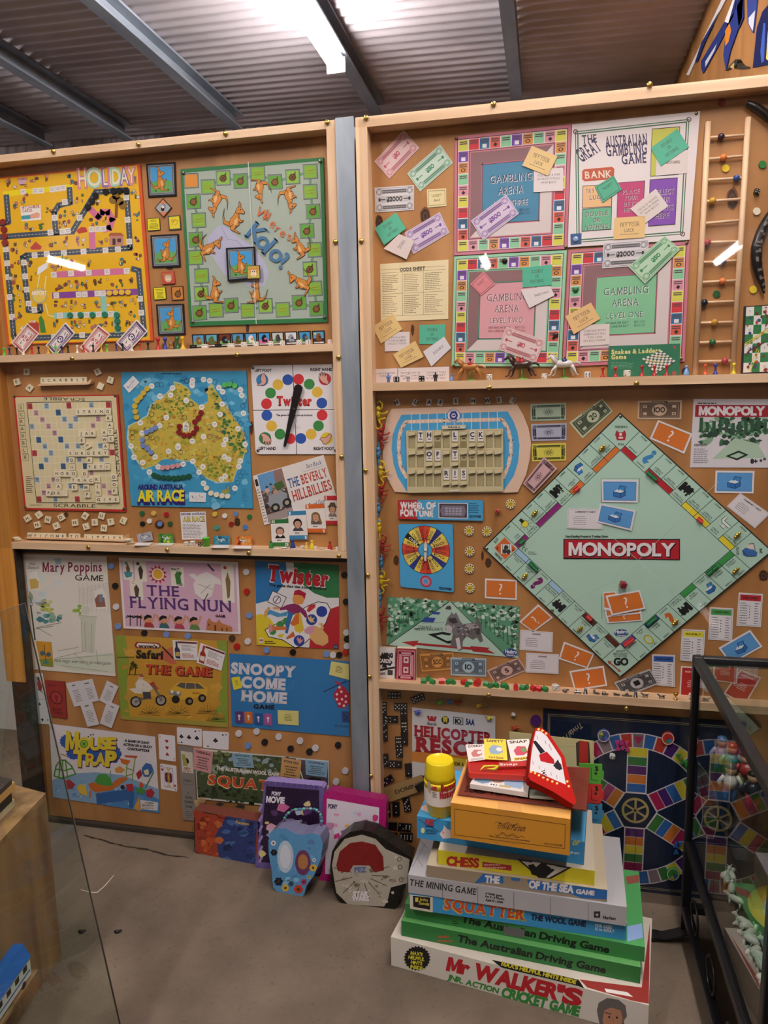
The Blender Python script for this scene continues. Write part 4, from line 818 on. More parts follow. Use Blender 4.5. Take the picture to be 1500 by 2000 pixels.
a.text('THE',43,32,13,'2c5a9c', w=15, sf=1, b=1); a.text('BEVERLY',61,32,13,'c84a3c', w=36, sf=1, b=1); a.text('HILLBILLIES',44,51,14,'c84a3c', w=54, sf=1, b=1); a.text('Card Game',60,66,6,'2c4a80', w=27, it=.2, sf=1, b=0)
BV = a.k; a.done('board_game_box','cream card game box lid with an old car picture, tilted beside the post','game box')
for n_, (q_, v, col, hair, cl, l) in enumerate((([(1222,1200),(1350,1199),(1350,1437),(1235,1435)],'3','c42c34','6a5a40','8a8078','red bordered portrait card number three, man in a brimmed hat'),([(1068,1272),(1222,1264),(1240,1502),(1090,1500)],'5','d86a2c','8a6a44','5a5450','orange bordered portrait card number five, woman with long hair'),([(925,1328),(1072,1321),(1091,1556),(940,1558)],'11','3a88b8','1c1612','4a4a50','blue bordered portrait card number eleven, dark haired man'),([(785,1396),(930,1390),(942,1612),(796,1612)],'10','2f7a3c','6a5a50','22201f','green bordered portrait card number ten, person in a white collar'))):
    a = sheet('c4', q_, 'efeae6',70,110, BV+.0003+n_*.0014,.001); a.rect(0,0,70,17, col); a.rect(0,94,70,110, col); a.text(v, 5,14,11,'f4efe8', b=2); a.text(v, 64,97,11,'f4efe8', b=2, rot=180)
    a.poly([(14,78),(20,66),(34,60),(50,66),(56,78)], cl); a.disc(35,48,17, hair, 18); a.poly([(28,54),(42,54),(40,68),(30,68)],'d8a088'); a.disc(35,50,12,'d8a488',15); a.discs([(31,48),(39,48)],1.5,'3a2a24'); a.lines([[(31,58),(39,58)]],1.4,'9a4a40'); a.lines([[(35,50),(36,54)]],1.2,'b07a60')
    a.poly([(22,46),(24,34),(35,30),(46,34),(48,46),(40,40),(30,40)], hair)
    if v == '3': a.poly([(10,42),(22,32),(26,24),(46,24),(50,34),(60,44),(48,42),(35,38),(22,42)],'5a4a3c')
    if v == '5': a.polys([[(20,46),(26,46),(22,74),(14,74)],[(44,46),(50,46),(58,74),(48,74)]], hair)
    if v == '10': a.poly([(26,66),(35,72),(44,66),(42,62),(28,62)],'f0eeea')
    a.greek(22,82,50,88,1,'5a5450',.7); a.done('portrait_card', l, 'card','portrait cards of the card game')
# ================================================================ lower part of the case by the crate: game box lids and cards
# ---- umbrella nanny game lid: lettering and scenery only
a = sheet('d1',[(163,92),(866,112),(941,1087),(268,1030)],'ebe6dc',100,138,.0005,.0016,'c0b8ac'); a.fr('d1')
a.blots(inside([(190,280),(480,200),(500,600),(240,700)]),26,20,60,['dfe6e6','d4e2e8','e4e8e0'],3)
a.blots(inside([(330,480),(420,460),(430,560),(330,560)]),14,12,30,['c4cc50','b8c464','d0d470'],4); a.blots(inside([(310,570),(500,560),(490,640),(300,660)]),18,14,34,['5a9ca0','78b0a8','98c0a0','4a8890'],5); a.blots(inside([(600,500),(660,500),(665,590),(610,590)]),9,12,24,['8cb83c','9cc44c'],6)
a.lines([[(250,510),(285,790)]],12,'3a4a38'); a.poly([(230,440),(240,390),(262,420),(270,440),(258,490),(242,490)],'9aa890'); a.lines([[(240,440),(262,490)],[(300,690),(500,650)],[(290,700),(430,680)],[(420,760),(300,690)]],4,'6a7a6a'); a.rings([(256,502)],14,4,'3a4a38',12)
for x in range(640,900,34): a.lines([[(x, 330),(x+8,560)],[(640,380+(x-640)*.5),(880,330+(x-640)*.5)]],2,'c0bcb4')
a.poly([(635,590),(790,600),(780,640),(765,905),(668,880),(660,640)],'d4d8c8'); a.disc(700,550,34,'dcdccf'); a.lines([[(640,592),(788,602)],[(660,640),(670,880)],[(690,650),(695,860)],[(745,655),(742,890)]],3,'8a9484')
a.poly([(330,960),(930,890),(938,1060),(600,1040)],'d8e0cc'); a.lines([[(450,940),(700,880)],[(440,950),(920,910)],[(470,880),(640,850)],[(500,1000),(880,1050)],[(780,870),(800,990)],[(600,900),(720,1000)]],3,'8a8a80')
a.text('Mary Poppins',345,236,74,'8c2450', w=485, b=1, sf=1, rot=-.5); a.text('GAME',610,305,46,'26242a', w=230, b=0, rot=2)
a.text('Walt',235,182,20,'4a4a50', w=50, b=0, it=.2); a.text("Disney's", 225,212,20,'4a4a50', w=90, b=0, it=.2); a.text('New magic whirl merry go round game',440,970,26,'3a3a3c', w=460, b=0, it=.3, rot=3)
a.poly([(235,250),(300,228),(318,300),(322,385),(262,388)],'f2efe6'); a.poly([(240,300),(290,290),(316,320),(312,370),(250,378)],'d8b860'); a.poly([(765,395),(830,365),(862,420),(868,540),(790,540)],'f2efe6'); a.poly([(770,460),(800,420),(850,450),(860,520),(785,525)],'9a6458'); a.rect(806,420,836,485,'7a8aa0')
a.poly([(290,800),(420,808),(436,1012),(334,1002)],'d89c2c'); a.poly([(318,950),(420,940),(434,1010),(340,1002)],'8c9a3c'); a.lines([[(360,830),(372,960)]],6,'6a4a2c'); a.discs([(395,910),(345,900)],20,'4a6a7a'); a.poly([(345,985),(375,945),(400,985)],'4a8a84')
a.poly([(440,130),(490,125),(500,170),(455,180)],'a8c4d0')
MP = a.k; a.done('board_game_box','tall cream game box lid with dark pink lettering and a lamp post','game box')
# ---- pink lid
a = sheet('d1',[(966,122),(1937,159),(1960,745),(1005,697)],'ece2e4',100,62,.0005,.0016,'c0b0b4'); a.rect(2,2,98,60,'dcb4cc')
for x0, y0, w, h, c in ((3,1,8.5,18,'7a5a4a'),(13,2,10,18,'4a3a34'),(8,19,11,17,'5a4438'),(43.5,6,11,17,'3c7a3c'),(86,2,10,33,'8a6a4a')):
    a.rect(x0, y0, x0+w, y0+h, 'ebe6d8'); a.poly([(x0+w*.3, y0+h*.4),(x0+w*.5, y0+h*.2),(x0+w*.72, y0+h*.45),(x0+w*.6, y0+h*.85),(x0+w*.4, y0+h*.9)], c)
a.disc(6,4.5,1.4,'5a9aa0'); a.disc(16,4.5,1.4,'3a4a3c'); a.text('C',10,22,2.4,'c8a030'); a.disc(89,5,1.4,'b83030'); a.poly([(3.5,12),(11,12),(10,16),(5,17)],'4a9aa4'); a.text('PENALTY',44,9,1.9,'26242a', w=7, b=2); a.text('CARD',49,22,1.9,'26242a', w=4, b=2)
a.poly([(48,12),(51,9.5),(53,11),(51.5,14),(52,20),(48,21)],'3c7a3c')
a.poly([(32.5+8.2*(1 if i % 2 else .62)*math.cos(PI*i/12),13+8.6*(1 if i % 2 else .62)*math.sin(PI*i/12)) for i in range(24)],'b8323c'); a.disc(32.5,13,5.2,'f0e4dc'); a.disc(32.5,13,4.1,'e8b030')
# pale billowing cloth and a bat (the printed figure is left out)
a.poly([(63,28),(62,20),(67,12),(74,9),(79,12),(84,15),(86,20),(80,19),(77,30),(70,34)],'e8e4e0'); a.poly([(58,12),(63,11),(67,14),(64,17)],'e8e4e0'); a.line([(75,3),(79.5,8)],1.4,'2a2226'); a.lines([[(74,28),(70,35)]],.8,'5a4a4a'); a.lines([[(66,20),(78,24)],[(68,28),(76,20)]],.4,'8a8488')
a.text('THE',22,31.5,8.6,'5a3a7a', w=28, sf=1, b=1); a.text('FLYING NUN',7,43,9.5,'5a3a7a', w=86, sf=1, b=1); a.text('GAME',79.5,48,2,'2a2430', w=8, b=3)
for x, s in ((6,1),(12,1),(15,.7)):
    a.line([(x, 59),(x+.5,51)],.8,'3a2a34'); a.lines([[(x+.5,51),(x+.5+3.6*s*math.cos(t),51-2.2*math.sin(t)+1)] for t in (0,.7,1.5,2.3,3.1)],.9,'1f2228')
for x, sh, hc in ((22,'a83c38','181014'),(35,'3a6a74','181014'),(48,'b8405a','181014'),(61,'6a8a4a','181014')):
    a.poly([(x-4,60),(x-3,55),(x+3,55),(x+5,60)], sh); a.lines([[(x-3,56),(x-5.5,49)],[(x+3,56),(x+6,48)]],1.6,'d89a7c'); a.disc(x, 52.6,3.1,'d89a7c'); a.poly([(x-3.6,54),(x-3.4,50.5),(x-.5,48.6),(x+2.8,49.4),(x+3.2,51.4),(x, 51.5)], hc)
a.poly([(71,60),(72,52),(74,49),(76,52),(80,53),(82,50),(84,53),(93,56),(93,60)],'c07a4a'); a.rects([(78,55,79.5,60),(84,57,85,60),(88,57,89,60),(73,54,74,56)],'6a3424')
FN = a.k; a.done('board_game_box','wide pink game box lid with purple lettering and a red sun','game box')
# ---- green and orange safari lid
a = Art('d1', WALL, .0005).slab([(937,753),(1850,800),(1856,1505),(985,1437)],.0016,'c89838','8a7a3a')
a.polys([[(937,753),(1020,757),(1050,950),(1030,1200),(1060,1440),(985,1437)],[(1760,795),(1850,800),(1856,1505),(1700,1490),(1780,1300),(1810,1050)]],'8aa03c'); a.polys([[(985,1400),(1100,1415),(1500,1440),(1856,1470),(1856,1505),(985,1437)]],'a89a44')
a.blots(inside([(990,800),(1800,830),(1800,1440),(1000,1400)]),60,20,60,['cf9e3c','c4943a','d4a444','be9840'],3)
a.poly([(1260,950),(1275,905),(1340,870),(1400,850),(1410,940),(1440,985),(1390,990),(1340,960)],'c86a50')
a.poly([(1092,835),(1110,806),(1290,815),(1315,840),(1295,862),(1110,858)],'8c2c30'); a.poly([(1110,836),(1122,816),(1280,824),(1298,842),(1284,854),(1122,850)],'ece4dc'); a.text("wynn's", 1128,850,22,'1f1a1c', w=150, b=3, rot=2); a.text('Safari',1112,938,62,'2a2620', w=210, b=3, rot=2)
a.line([(1322,850),(1420,950)],12,'2c2420')
a.text('THE GAME',1190,1068,70,'5a2420', w=540, b=3, sf=1, rot=3); a.text('THE GAME',1184,1062,70,'c84a30', w=540, b=2, sf=1, rot=3)
# motorbike and rider
a.discs([(1105,1295),(1310,1283)],46,'26242a',22); a.discs([(1105,1295),(1310,1283)],32,'b8b4ac',20); a.lines([[(x-30*math.cos(t), y-30*math.sin(t)),(x+30*math.cos(t), y+30*math.sin(t))] for x, y in ((1105,1295),(1310,1283)) for t in (0,.8,1.6,2.4)],3,'4a4844')
a.polys([[(1048,1190),(1120,1180),(1180,1200),(1160,1230),(1100,1225)],[(1150,1160),(1215,1150),(1245,1185),(1210,1215),(1150,1210)]],'e0d8cc'); a.poly([(1215,1145),(1250,1130),(1280,1180),(1300,1192),(1250,1190)],'b83838'); a.lines([[(1240,1160),(1310,1283)],[(1250,1160),(1318,1270)],[(1105,1290),(1190,1270)],[(1100,1262),(1230,1270)]],9,'6a6860'); a.poly([(1160,1215),(1225,1215),(1230,1265),(1170,1270)],'4a4a4a')
a.poly([(1100,1150),(1125,1110),(1165,1115),(1215,1150),(1205,1165),(1160,1150),(1160,1190),(1110,1185)],'e4ddd4'); a.disc(1148,1095,22,'d8c0a8'); a.poly([(1128,1090),(1140,1074),(1165,1078),(1170,1096)],'b85040')
# yellow estate car
cx, cy = 1375,1210
a.poly([(cx, 1200),(cx+40,1165),(cx+90,1130),(cx+250,1138),(cx+310,1195),(cx+310,1245),(cx+100,1280),(cx+20,1270)],'dcae3c'); a.poly([(cx+60,1165),(cx+95,1138),(cx+240,1145),(cx+290,1188),(cx+130,1190)],'5a5a58'); a.lines([[(cx+140,1140),(cx+130,1192)],[(cx+210,1142),(cx+215,1190)]],6,'dcae3c'); a.poly([(cx, 1205),(cx+100,1215),(cx+95,1250),(cx+5,1235)],'8a8680'); a.discs([(cx+25,1212),(cx+75,1220)],13,'e8e4dc'); a.discs([(cx+55,1275),(cx+165,1290),(cx+270,1265)],33,'24221f'); a.discs([(cx+170,1290),(cx+272,1265)],16,'8a8478'); a.text('Safari', cx+190,1230,18,'8a3a24', w=60, it=.3, rot=3)
for x, y, s in ((1220,1390,60),(1450,1390,70),(1690,1380,60),(1760,1440,55)): a.lines([[(x, y),(x+s*1.3*math.cos(t), y-s*math.sin(t))] for t in (.1,.4,.8,1.2,1.6,2.0,2.4,2.8,3.05)],3,'4a4020'); a.lines([[(x-s*1.5, y+8),(x+s*1.4, y+14)]],4,'6a5a2c')
a.lines([[(1100,1075),(1105,985)],[(1055,1070),(1058,1020)]],8,'4a4420'); a.blots(inside([(1060,970),(1130,950),(1130,1020),(1060,1030)]),12,8,20,['4a4a20','5a5828'],3); a.lines([[(955,932),(1095,930)],[(1040,1075),(1160,1070)]],4,'5a4a24')
SF = a.k; a.done('board_game_box','green and orange safari game box lid with motorbike and yellow car','game box')
for q_, l, bc in (([(28,772),(225,782),(225,932),(38,925)],'oil bottle card over the safari lid, upright blue bottle','2c3858'),([(250,795),(448,868),(415,1015),(218,950)],'oil bottle card over the safari lid, tilted with red bottle','a83428')):
    a = sheet('d2', q_, 'ece8e8',100,76, SF+.0003,.001); a.rect(20,3,98,10,'6a2428'); a.greek(36,16,96,40,5,'5a5a64',.35, seed=3); a.greek(36,48,88,68,4,'b03a3a',.5, seed=4); a.poly([(8,70),(6,34),(11,24),(11,4),(19,4),(19,24),(28,36),(28,72)], bc); a.rect(9,44,26,62,'c8b060' if bc[0] == '2' else 'ece4dc'); a.done('bottle_card', l, 'card','bottle cards')
# ---- spinner game lid
a = Art('d2', WALL, .0005).slab([(680,142),(1343,178),(1347,843),(694,808)],.0018,'e6e4e6','8a8a90')
a.poly([(680,142),(925,155),(932,230),(900,340),(840,420),(780,460),(688,484)],'2a78b8'); a.poly([(985,158),(1343,178),(1345,436),(1250,436),(1150,400),(1070,340),(1000,260)],'2c7a48')
a.poly([(690,570),(740,565),(800,600),(860,690),(940,770),(980,828),(694,808)],'e2cc2c'); a.poly([(1347,500),(1347,843),(1110,832),(1120,740),(1180,620),(1260,530)],'b82430')
mat_ = [(760,690),(950,590),(1100,500),(1180,468),(1250,478),(1280,530),(1240,640),(1150,730),(1050,815),(1000,832),(900,770),(790,745)]
a.poly(mat_, 'eceaec'); a.lines([mat_+[mat_[0]]],6,'1c1a20'); a.discs([(1210,545),(1030,775),(1130,610)],44,'28429c'); a.discs([(880,650),(930,622),(820,700)],30,'3c9048'); a.poly([(1090,540),(1110,495),(1160,485),(1160,510),(1110,550)],'c03038'); a.poly([(860,730),(910,720),(900,750),(870,752)],'e2cc2c')
# two generic players
a.poly([(875,520),(940,490),(1010,478),(1085,540),(1100,590),(1080,595),(1040,550),(1010,570),(960,560),(930,530),(880,535)],'8a2c60'); a.poly([(945,545),(985,560),(960,640),(940,720),(920,715),(925,640)],'3070b0'); a.poly([(950,540),(930,580),(860,590),(800,565),(760,590),(752,570),(800,530),(880,560)],'4a98c8')
a.poly([(978,440),(990,410),(1040,405),(1075,440),(1060,485),(1010,490),(980,470)],'e09a50'); a.poly([(985,415),(995,380),(1030,370),(1085,400),(1075,450),(1055,420),(1010,412)],'b01c3c'); a.poly([(752,585),(755,545),(790,505),(805,520),(780,545),(780,585)],'e0a860'); a.poly([(820,510),(880,505),(870,530),(825,528)],'e0a070')
a.poly([(1000,560),(1045,560),(1060,640),(1070,690),(1040,715),(1000,700),(985,640)],'e0c23c'); a.poly([(1000,570),(1030,560),(1030,640),(980,660),(960,640)],'d8702c'); a.poly([(800,660),(930,665),(930,690),(810,695)],'d8783c'); a.poly([(788,645),(815,650),(822,700),(795,718)],'d8909c'); a.poly([(985,700),(925,755),(935,765),(1000,740)],'c86a3c')
a.poly([(1070,690),(1100,665),(1150,655),(1170,690),(1140,720),(1100,725),(1075,712)],'d898b0'); a.poly([(1150,655),(1210,680),(1260,740),(1262,790),(1220,818),(1160,800),(1120,760),(1110,725),(1150,715)],'e0b070'); a.poly([(1180,640),(1215,635),(1228,680),(1210,690),(1200,655)],'e0b070')
a.polys([[(1020,780),(1000,745),(1015,765),(1020,740),(1030,765),(1045,745),(1045,770),(1065,765),(1045,795),(1030,800)]],'d898a0'); a.polys([[(1105,610),(1095,575),(1115,595),(1125,575),(1130,600),(1155,590),(1140,615),(1160,630),(1120,630)]],'e0c080')
a.polys([rotd(855,450,120,95,25)],'ece8ec'); a.lines([rotd(855,450,120,95,25)+[rotd(855,450,120,95,25)[0]]],5,'1c1a20'); a.rings([(855,452)],34,7,'6a6a80',14); a.line([(840,472),(870,430)],6,'1c1a20')
a.text('Twister',775,300,125,'f0e8e8', w=490, b=3, sf=1, rot=6); a.text('Twister',783,295,112,'b81c2c', w=474, b=3, sf=1, rot=6); a.text('The game that ties you up in knots',795,343,20,'1c1a24', w=450, b=2, rot=4)
a.rect(714,755,748,792,'ece8ec'); a.text('MB',717,780,16,'b83040', w=28, b=2); a.greek(760,775,865,805,2,'3a3a20',.5); a.polys([[(1300,805),(1335,807),(1335,840),(1302,838)]],'2c4a6a'); a.text('games',1304,828,8,'dde', w=28)
a.done('board_game_box','bright red, blue, green and yellow square game box lid beside the post','game box')
# ---- blue dog game lid: lettering and loose cards only, the cartoon dog left out
a = Art('d2', WALL, .0005).slab([(478,878),(1425,940),(1432,1535),(498,1452)],.0018,'2f7cba','1f4a70')
for t, x, y, w, h in (('SNOOPY',490,1030,505,78),('COME',570,1142,350,80),('HOME',575,1250,356,78)): a.text(t, x, y, h, 'dcd8e0', w=w, b=3, sf=1, rot=3.5)
a.text('GAME',670,1312,32,'1c1a24', w=165, b=3, sf=1, rot=2.5)
a.line([(1225,1180),(1402,1098)],10,'2c3a6c'); a.poly([(1312,1240),(1302,1200),(1335,1150),(1360,1125),(1400,1150),(1425,1200),(1428,1270),(1390,1310),(1345,1308)],'b8283c'); a.polys([[(1310,1090),(1345,1105),(1348,1125),(1318,1112)],[(1370,1090),(1352,1120),(1362,1128)]],'b8283c'); a.discs([(1330,1200),(1365,1180),(1400,1215),(1330,1240),(1370,1240),(1400,1260),(1350,1275),(1385,1290),(1350,1145)],10,'ece4e8',10)
a.text('Schulz',1310,1458,20,'1c2440', w=105, it=.3, b=0, rot=3)
SN = a.k; sn = a.done('board_game_box','wide blue game box lid with white lettering and a red spotted bundle','game box')
for q_, w, h, c, l in (([(493,1070),(558,1060),(580,1150),(512,1166)],60,80,'e6d838','small yellow card with rounded corners tilted on the blue lid beside its second line'),([(860,1326),(1026,1334),(1027,1447),(864,1436)],100,70,'e0d888','pale yellow text card at the bottom of the blue lid'),([(1285,940),(1425,962),(1427,1087),(1267,1045)],100,80,'e0d888','pale yellow text card at the top corner of the blue lid by the post')):
    a = sheet('d2', q_, c, w, h, SN+.0003,.0008, rd=5 if w == 60 else 0); a.greek(w*.28, h*.25, w*.72, h*.75,5,'5a5830',.4, ctr=True); a.done('text_card', l, 'card')
for x, y, c, i in ((556,1382,'5a3c78',0),(630,1385,'d8702c',1),(708,1395,'2c5a9c',2),(785,1400,'b05a9c',3)):
    a = sheet('d2',[(x-32, y-46),(x+30, y-44),(x+33, y+48),(x-30, y+44)], c, 60,90, SN+.0003,.0008, rd=8); a.disc(30,34,10,'ece4e4'); a.rect(25,44,35,68,'dcd4d4'); a.done('character_card', f'small {("purple", "orange", "blue", "pink")[i]} card with a plain pale figure on the blue lid','card','small figure cards on the blue lid')
a = sheet('d2',[(1368,1335),(1424,1338),(1427,1425),(1372,1420)],'2a4a8a',60,90, SN+.0003,.0008, rd=6); a.discs([(20,36),(40,50),(30,66)],8,'1c2440'); a.done('character_card','dark blue card half hidden by the steel post on the blue lid','card')
# ---- loose discs between the lids
for c, L in (('d1',[(903,190,'b'),(935,352,'k'),(942,522,'w'),(958,682,'b'),(1172,735,'k'),(1352,748,'b')]),('d2',[(610,232,'w'),(614,388,'r'),(635,576,'b'),(622,782,'w'),(148,740,'b'),(498,757,'d'),(536,822,'r'),(772,852,'b'),(980,868,'k'),(1245,882,'b'),(1298,890,'w'),(1347,890,'k'),(1396,870,'r'),(1388,256,'k'),(1400,468,'k'),(1404,712,'w'),(1408,765,'k'),(1408,818,'w')]),
    ('d4',[(437,99,'w'),(543,86,'w'),(672,118,'w'),(797,142,'w'),(887,184,'w'),(590,150,'k'),(492,170,'b'),(742,188,'k'),(852,206,'k'),(1020,167,'k'),(1062,318,'w'),(1008,382,'w')])):
    R_ = {'d1': 25,'d2': 25,'d4': 19}[c]
    for i, (x, y, k) in enumerate(L):
        n = dict(b='pale blue', k='black', w='white', r='red', d='dark brown')[k]
        wh = {'d1': 'between the cream and pink lids' if i < 4 else 'under the pink lid','d2': ('beside the square lid' if i < 4 else 'under the pink lid' if i < 7 else 'above the blue lid' if i < 13 else 'against the steel post'),'d4': 'under the blue lid'}[c]
        counter(c, x, y, R_, dict(b='7a9cd8', k='17161a', w='dcdce0', r='b8201f', d='4a3024')[k], f'{n} disc on the wood {wh}, {ORD[i]} of the scatter','loose discs between the box lids', rim=dict(b='6484c0').get(k))
# ---- cards under the tall lid
for q_, c, k, l in (([(535,1145),(640,1125),(710,1310),(605,1337)],'d2',1,'white rule card tilted, first of the four below the tall cream lid'),([(643,1128),(750,1107),(805,1285),(705,1308)],'d2',2,'white rule card next to the first, top of it higher'),([(870,1123),(965,1172),(895,1330),(808,1283)],'d2',3,'white rule card leaning the other way, beside the safari lid, upper'),([(870,1290),(973,1330),(908,1510),(812,1470)],'d2',4,'white rule card leaning the other way, beside the safari lid, lower'),([(650,1312),(745,1290),(806,1478),(712,1498)],'d2',5,'white rule card below the first pair')):
    a = sheet('d1', q_, 'dcdadf',60,100,.0005+k*.0006,.001); a.greek(18,10,42,18,1,'2c2a30',.6, ctr=True, seed=k); a.greek(12,34,50,86,8,'6a6870',.35, ctr=True, seed=k+9); a.done('rule_card', l, 'card','white rule cards')
a = sheet('d1',[(365,1120),(525,1132),(545,1432),(400,1408)],'a0302c',60,110,.0005,.004,'6a2020'); a.rings([(31,48)],20,2.4,'3a1a1a',20); a.disc(31,48,14,'b84040'); a.poly([(24,40),(38,40),(34,60),(28,60)],'8a2826'); a.text('BUSY',16,88,8,'5a1c1c', w=30, b=2); a.text('CARDS',14,99,8,'5a1c1c', w=34, b=2); a.greek(10,10,52,16,1,'5a1c1c'); a.done('card_box','narrow red card box under the tall cream lid','card box')
def suit(a, k, x, y, s, up=1):
    c = 'b8242c' if k in 'hd' else '1c1a1e'
    if k == 'h': a.polys([a.circ(x-s*.26, y-up*s*.18, s*.28, None, 10), a.circ(x+s*.26, y-up*s*.18, s*.28, None, 10),[(x-s*.5, y-up*s*.06),(x+s*.5, y-up*s*.06),(x, y+up*s*.6)]], c)
    else: a.polys([a.circ(x, y-up*s*.28, s*.25, None, 10), a.circ(x-s*.28, y+up*s*.08, s*.25, None, 10), a.circ(x+s*.28, y+up*s*.08, s*.25, None, 10),[(x-s*.06, y),(x+s*.06, y),(x+s*.18, y+up*s*.5),(x-s*.18, y+up*s*.5)]], c)
def court(a, x0, y0, x1, y1, seed=2):
    a.frame(x0, y0, x1, y1,1,'5a3a5a'); r = random.Random(seed); w, h = x1-x0, y1-y0
    for s_ in (1,-1):
        f = lambda u, v: ((x0+x1)/2+s_*u*w, (y0+y1)/2-s_*v*h)
        a.poly([f(-.4,0), f(-.38,.2), f(-.2,.26), f(.2,.26), f(.38,.2), f(.4,0)],'7a2a4a'); a.poly([f(-.1,0), f(-.12,.24), f(.12,.24), f(.1,0)],'d0a840'); a.disc(*f(0,.34), w*.14,'e8c8b0'); a.poly([f(-.2,.4), f(-.22,.48), f(0,.44), f(.22,.48), f(.2,.4)],'d0a840'); a.lines([[f(-.38,.1), f(.3,.2)],[f(.38,.08), f(-.2,.18)]],1.2,'2c2848')
def pcard(c, q_, l, kind, h0=.0005, w=64, h=90):
    a = sheet(c, q_, 'eceaf0', w, h, h0,.0008, rd=4)
    if kind == 'h3':
        for y, u in ((22,1),(45,1),(68,-1)): suit(a, 'h',32, y, 12, u)
        a.text('3',4,12,8,'b8242c'); a.text('3',60,78,8,'b8242c', rot=180)
    elif kind == 'K': court(a, 14,10,50,80); a.text('K',4,12,8,'b8242c'); suit(a, 'h',8,20,9); suit(a, 'h',56,70,9,-1); a.text('K',60,78,8,'b8242c', rot=180)
    elif kind == 'c3':
        for x in (17,45,73): suit(a, 'c', x, 34,15)
        suit(a, 'c',68,10,7); a.text('3',78,5,7,'1c1a1e', rot=90); suit(a, 'c',18,56,7); a.text('3',10,60,7,'1c1a1e', rot=-90)
    elif kind == 'cA': suit(a, 'c',45,32,16); suit(a, 'c',70,10,7); a.text('A',78,5,7,'1c1a1e', rot=90); suit(a, 'c',18,56,7)
    elif kind == 'j': a.poly([(20,40),(30,22),(42,30),(50,50),(40,68),(24,62)],'a83c44'); a.disc(32,22,8,'3a3438'); a.lines([[(20,60),(48,72)],[(24,30),(20,16)]],2,'2a2428')
    elif kind == 'c2': suit(a, 'c',22,18,12); suit(a, 'c',28,76,12,-1); suit(a, 'c',56,76,7,-1)
    return a.done('playing_card', l, 'playing card','loose playing cards')
pcard('d1',[(268,1063),(345,1062),(382,1272),(285,1270)],'joker playing card at the outer edge below the tall cream lid','j'); pcard('d1',[(287,1275),(382,1276),(406,1477),(304,1472)],'club playing card below the joker card','c2')
pcard('d3',[(1030,112),(1138,125),(1145,292),(1037,277)],'three of hearts beside the trap game lid','h3'); pcard('d3',[(1042,305),(1148,320),(1154,488),(1048,470)],'king of hearts under the three of hearts','K')
pcard('d4',[(76,60),(222,72),(223,177),(78,158)],'three of clubs lying sideways above the wool game lid','c3', w=90, h=64); pcard('d4',[(226,82),(381,92),(379,195),(230,182)],'ace of clubs lying sideways next to the three of clubs','cA', w=90, h=64)
# ---- trap game lid
a = Art('d3', WALL, .0005).slab([(322,45),(1010,130),(1041,628),(345,524)],.0016,'e4e0e4','8a888c')
a.poly([(340,410),(480,370),(620,360),(800,380),(1030,470),(1041,628),(345,524)],'88b0d4'); a.poly([(620,500),(880,450),(1036,540),(1041,628),(640,570)],'4a8ac8'); a.blots(inside([(345,440),(600,400),(1030,540),(1040,620),(345,520)]),40,8,24,['6aa0d0','a8c8e0','5a94cc'],3)
gear = lambda x, y, r0, r1, n: [(x+(r1 if i % 2 else r0)*math.cos(PI*i/n), y+(r1 if i % 2 else r0)*.9*math.sin(PI*i/n)) for i in range(2*n)]
a.poly(gear(440,160,46,54,14),'2c5ab0'); a.poly([(560,220),(600,190),(740,180),(795,240),(760,300),(560,290),(440,250)],'2c5ab0'); a.poly(gear(720,240,62,74,18),'2c5ab0'); a.poly(gear(480,235,44,52,14),'2c5ab0')
for ch, x, y, h, w in (('M',430,212,112,74),('O',512,212,76,70),('U',590,212,76,58),('S',655,208,70,46),('E',705,206,70,44),('T',480,318,96,72),('R',560,312,70,56),('A',625,308,70,54),('P',690,318,92,60)):
    a.text(ch, x+6, y+8, h, '4a2440', w=w, b=3, rot=3); a.text(ch, x, y, h, 'e8d038', w=w, b=3, rot=3)
a.disc(547,176,26,'4a9a3c'); a.rings([(547,176)],18,5,'d8e040',14); a.disc(584,262,10,'c84a2c'); a.discs([(575,130),(590,118),(606,116)],5,'26242a')
for i, t in enumerate(('A GAME OF ZANY','ACTION ON A CRAZY','CONTRAPTION!')): a.text(t, 892+i*4,170+i*26,15,'2c2c34', w=(160,188,140)[i], b=3, al=.5, rot=6)
cage = [(352,385),(365,320),(390,285),(425,282),(465,320),(492,370)]; a.lines([cage, [(352,385),(410,402),(492,372)],[(362,340),(420,350),(470,335)],[(390,285),(385,395)],[(425,282),(440,395)],[(408,280),(410,400)]],9,'58a03c'); a.lines([[(400,280),(372,210)],[(395,240),(440,260)]],6,'b88a50')
a.poly([(575,440),(600,425),(660,440),(720,440),(770,400),(820,388),(830,405),(770,450),(720,480),(620,490),(590,470)],'d0702c'); a.lines([[(590,480),(585,525)],[(640,490),(640,505)]],9,'d0702c'); a.poly([(615,420),(640,375),(690,372),(720,400),(735,450),(690,450),(640,440)],'4aa044'); a.line([(718,400),(720,350)],4,'3a8034')
a.poly([(415,420),(450,405),(490,440),(470,470),(430,470)],'a83440'); a.poly([(500,460),(520,435),(560,455),(570,515),(520,500)],'e0c040'); a.poly([(625,500),(860,470),(875,500),(865,595),(840,590),(840,540),(630,570)],'2c64a8')
a.poly([(745,340),(780,320),(815,345),(790,365),(755,362)],'e09a50'); a.poly([(780,270),(850,285),(830,315),(790,300)],'d8702c'); a.lines([[(825,310),(820,400)],[(880,265),(860,410)],[(820,330),(870,350)],[(865,370),(820,385)]],6,'88b048'); a.poly([(810,250),(895,255),(890,268),(815,262)],'c8502c')
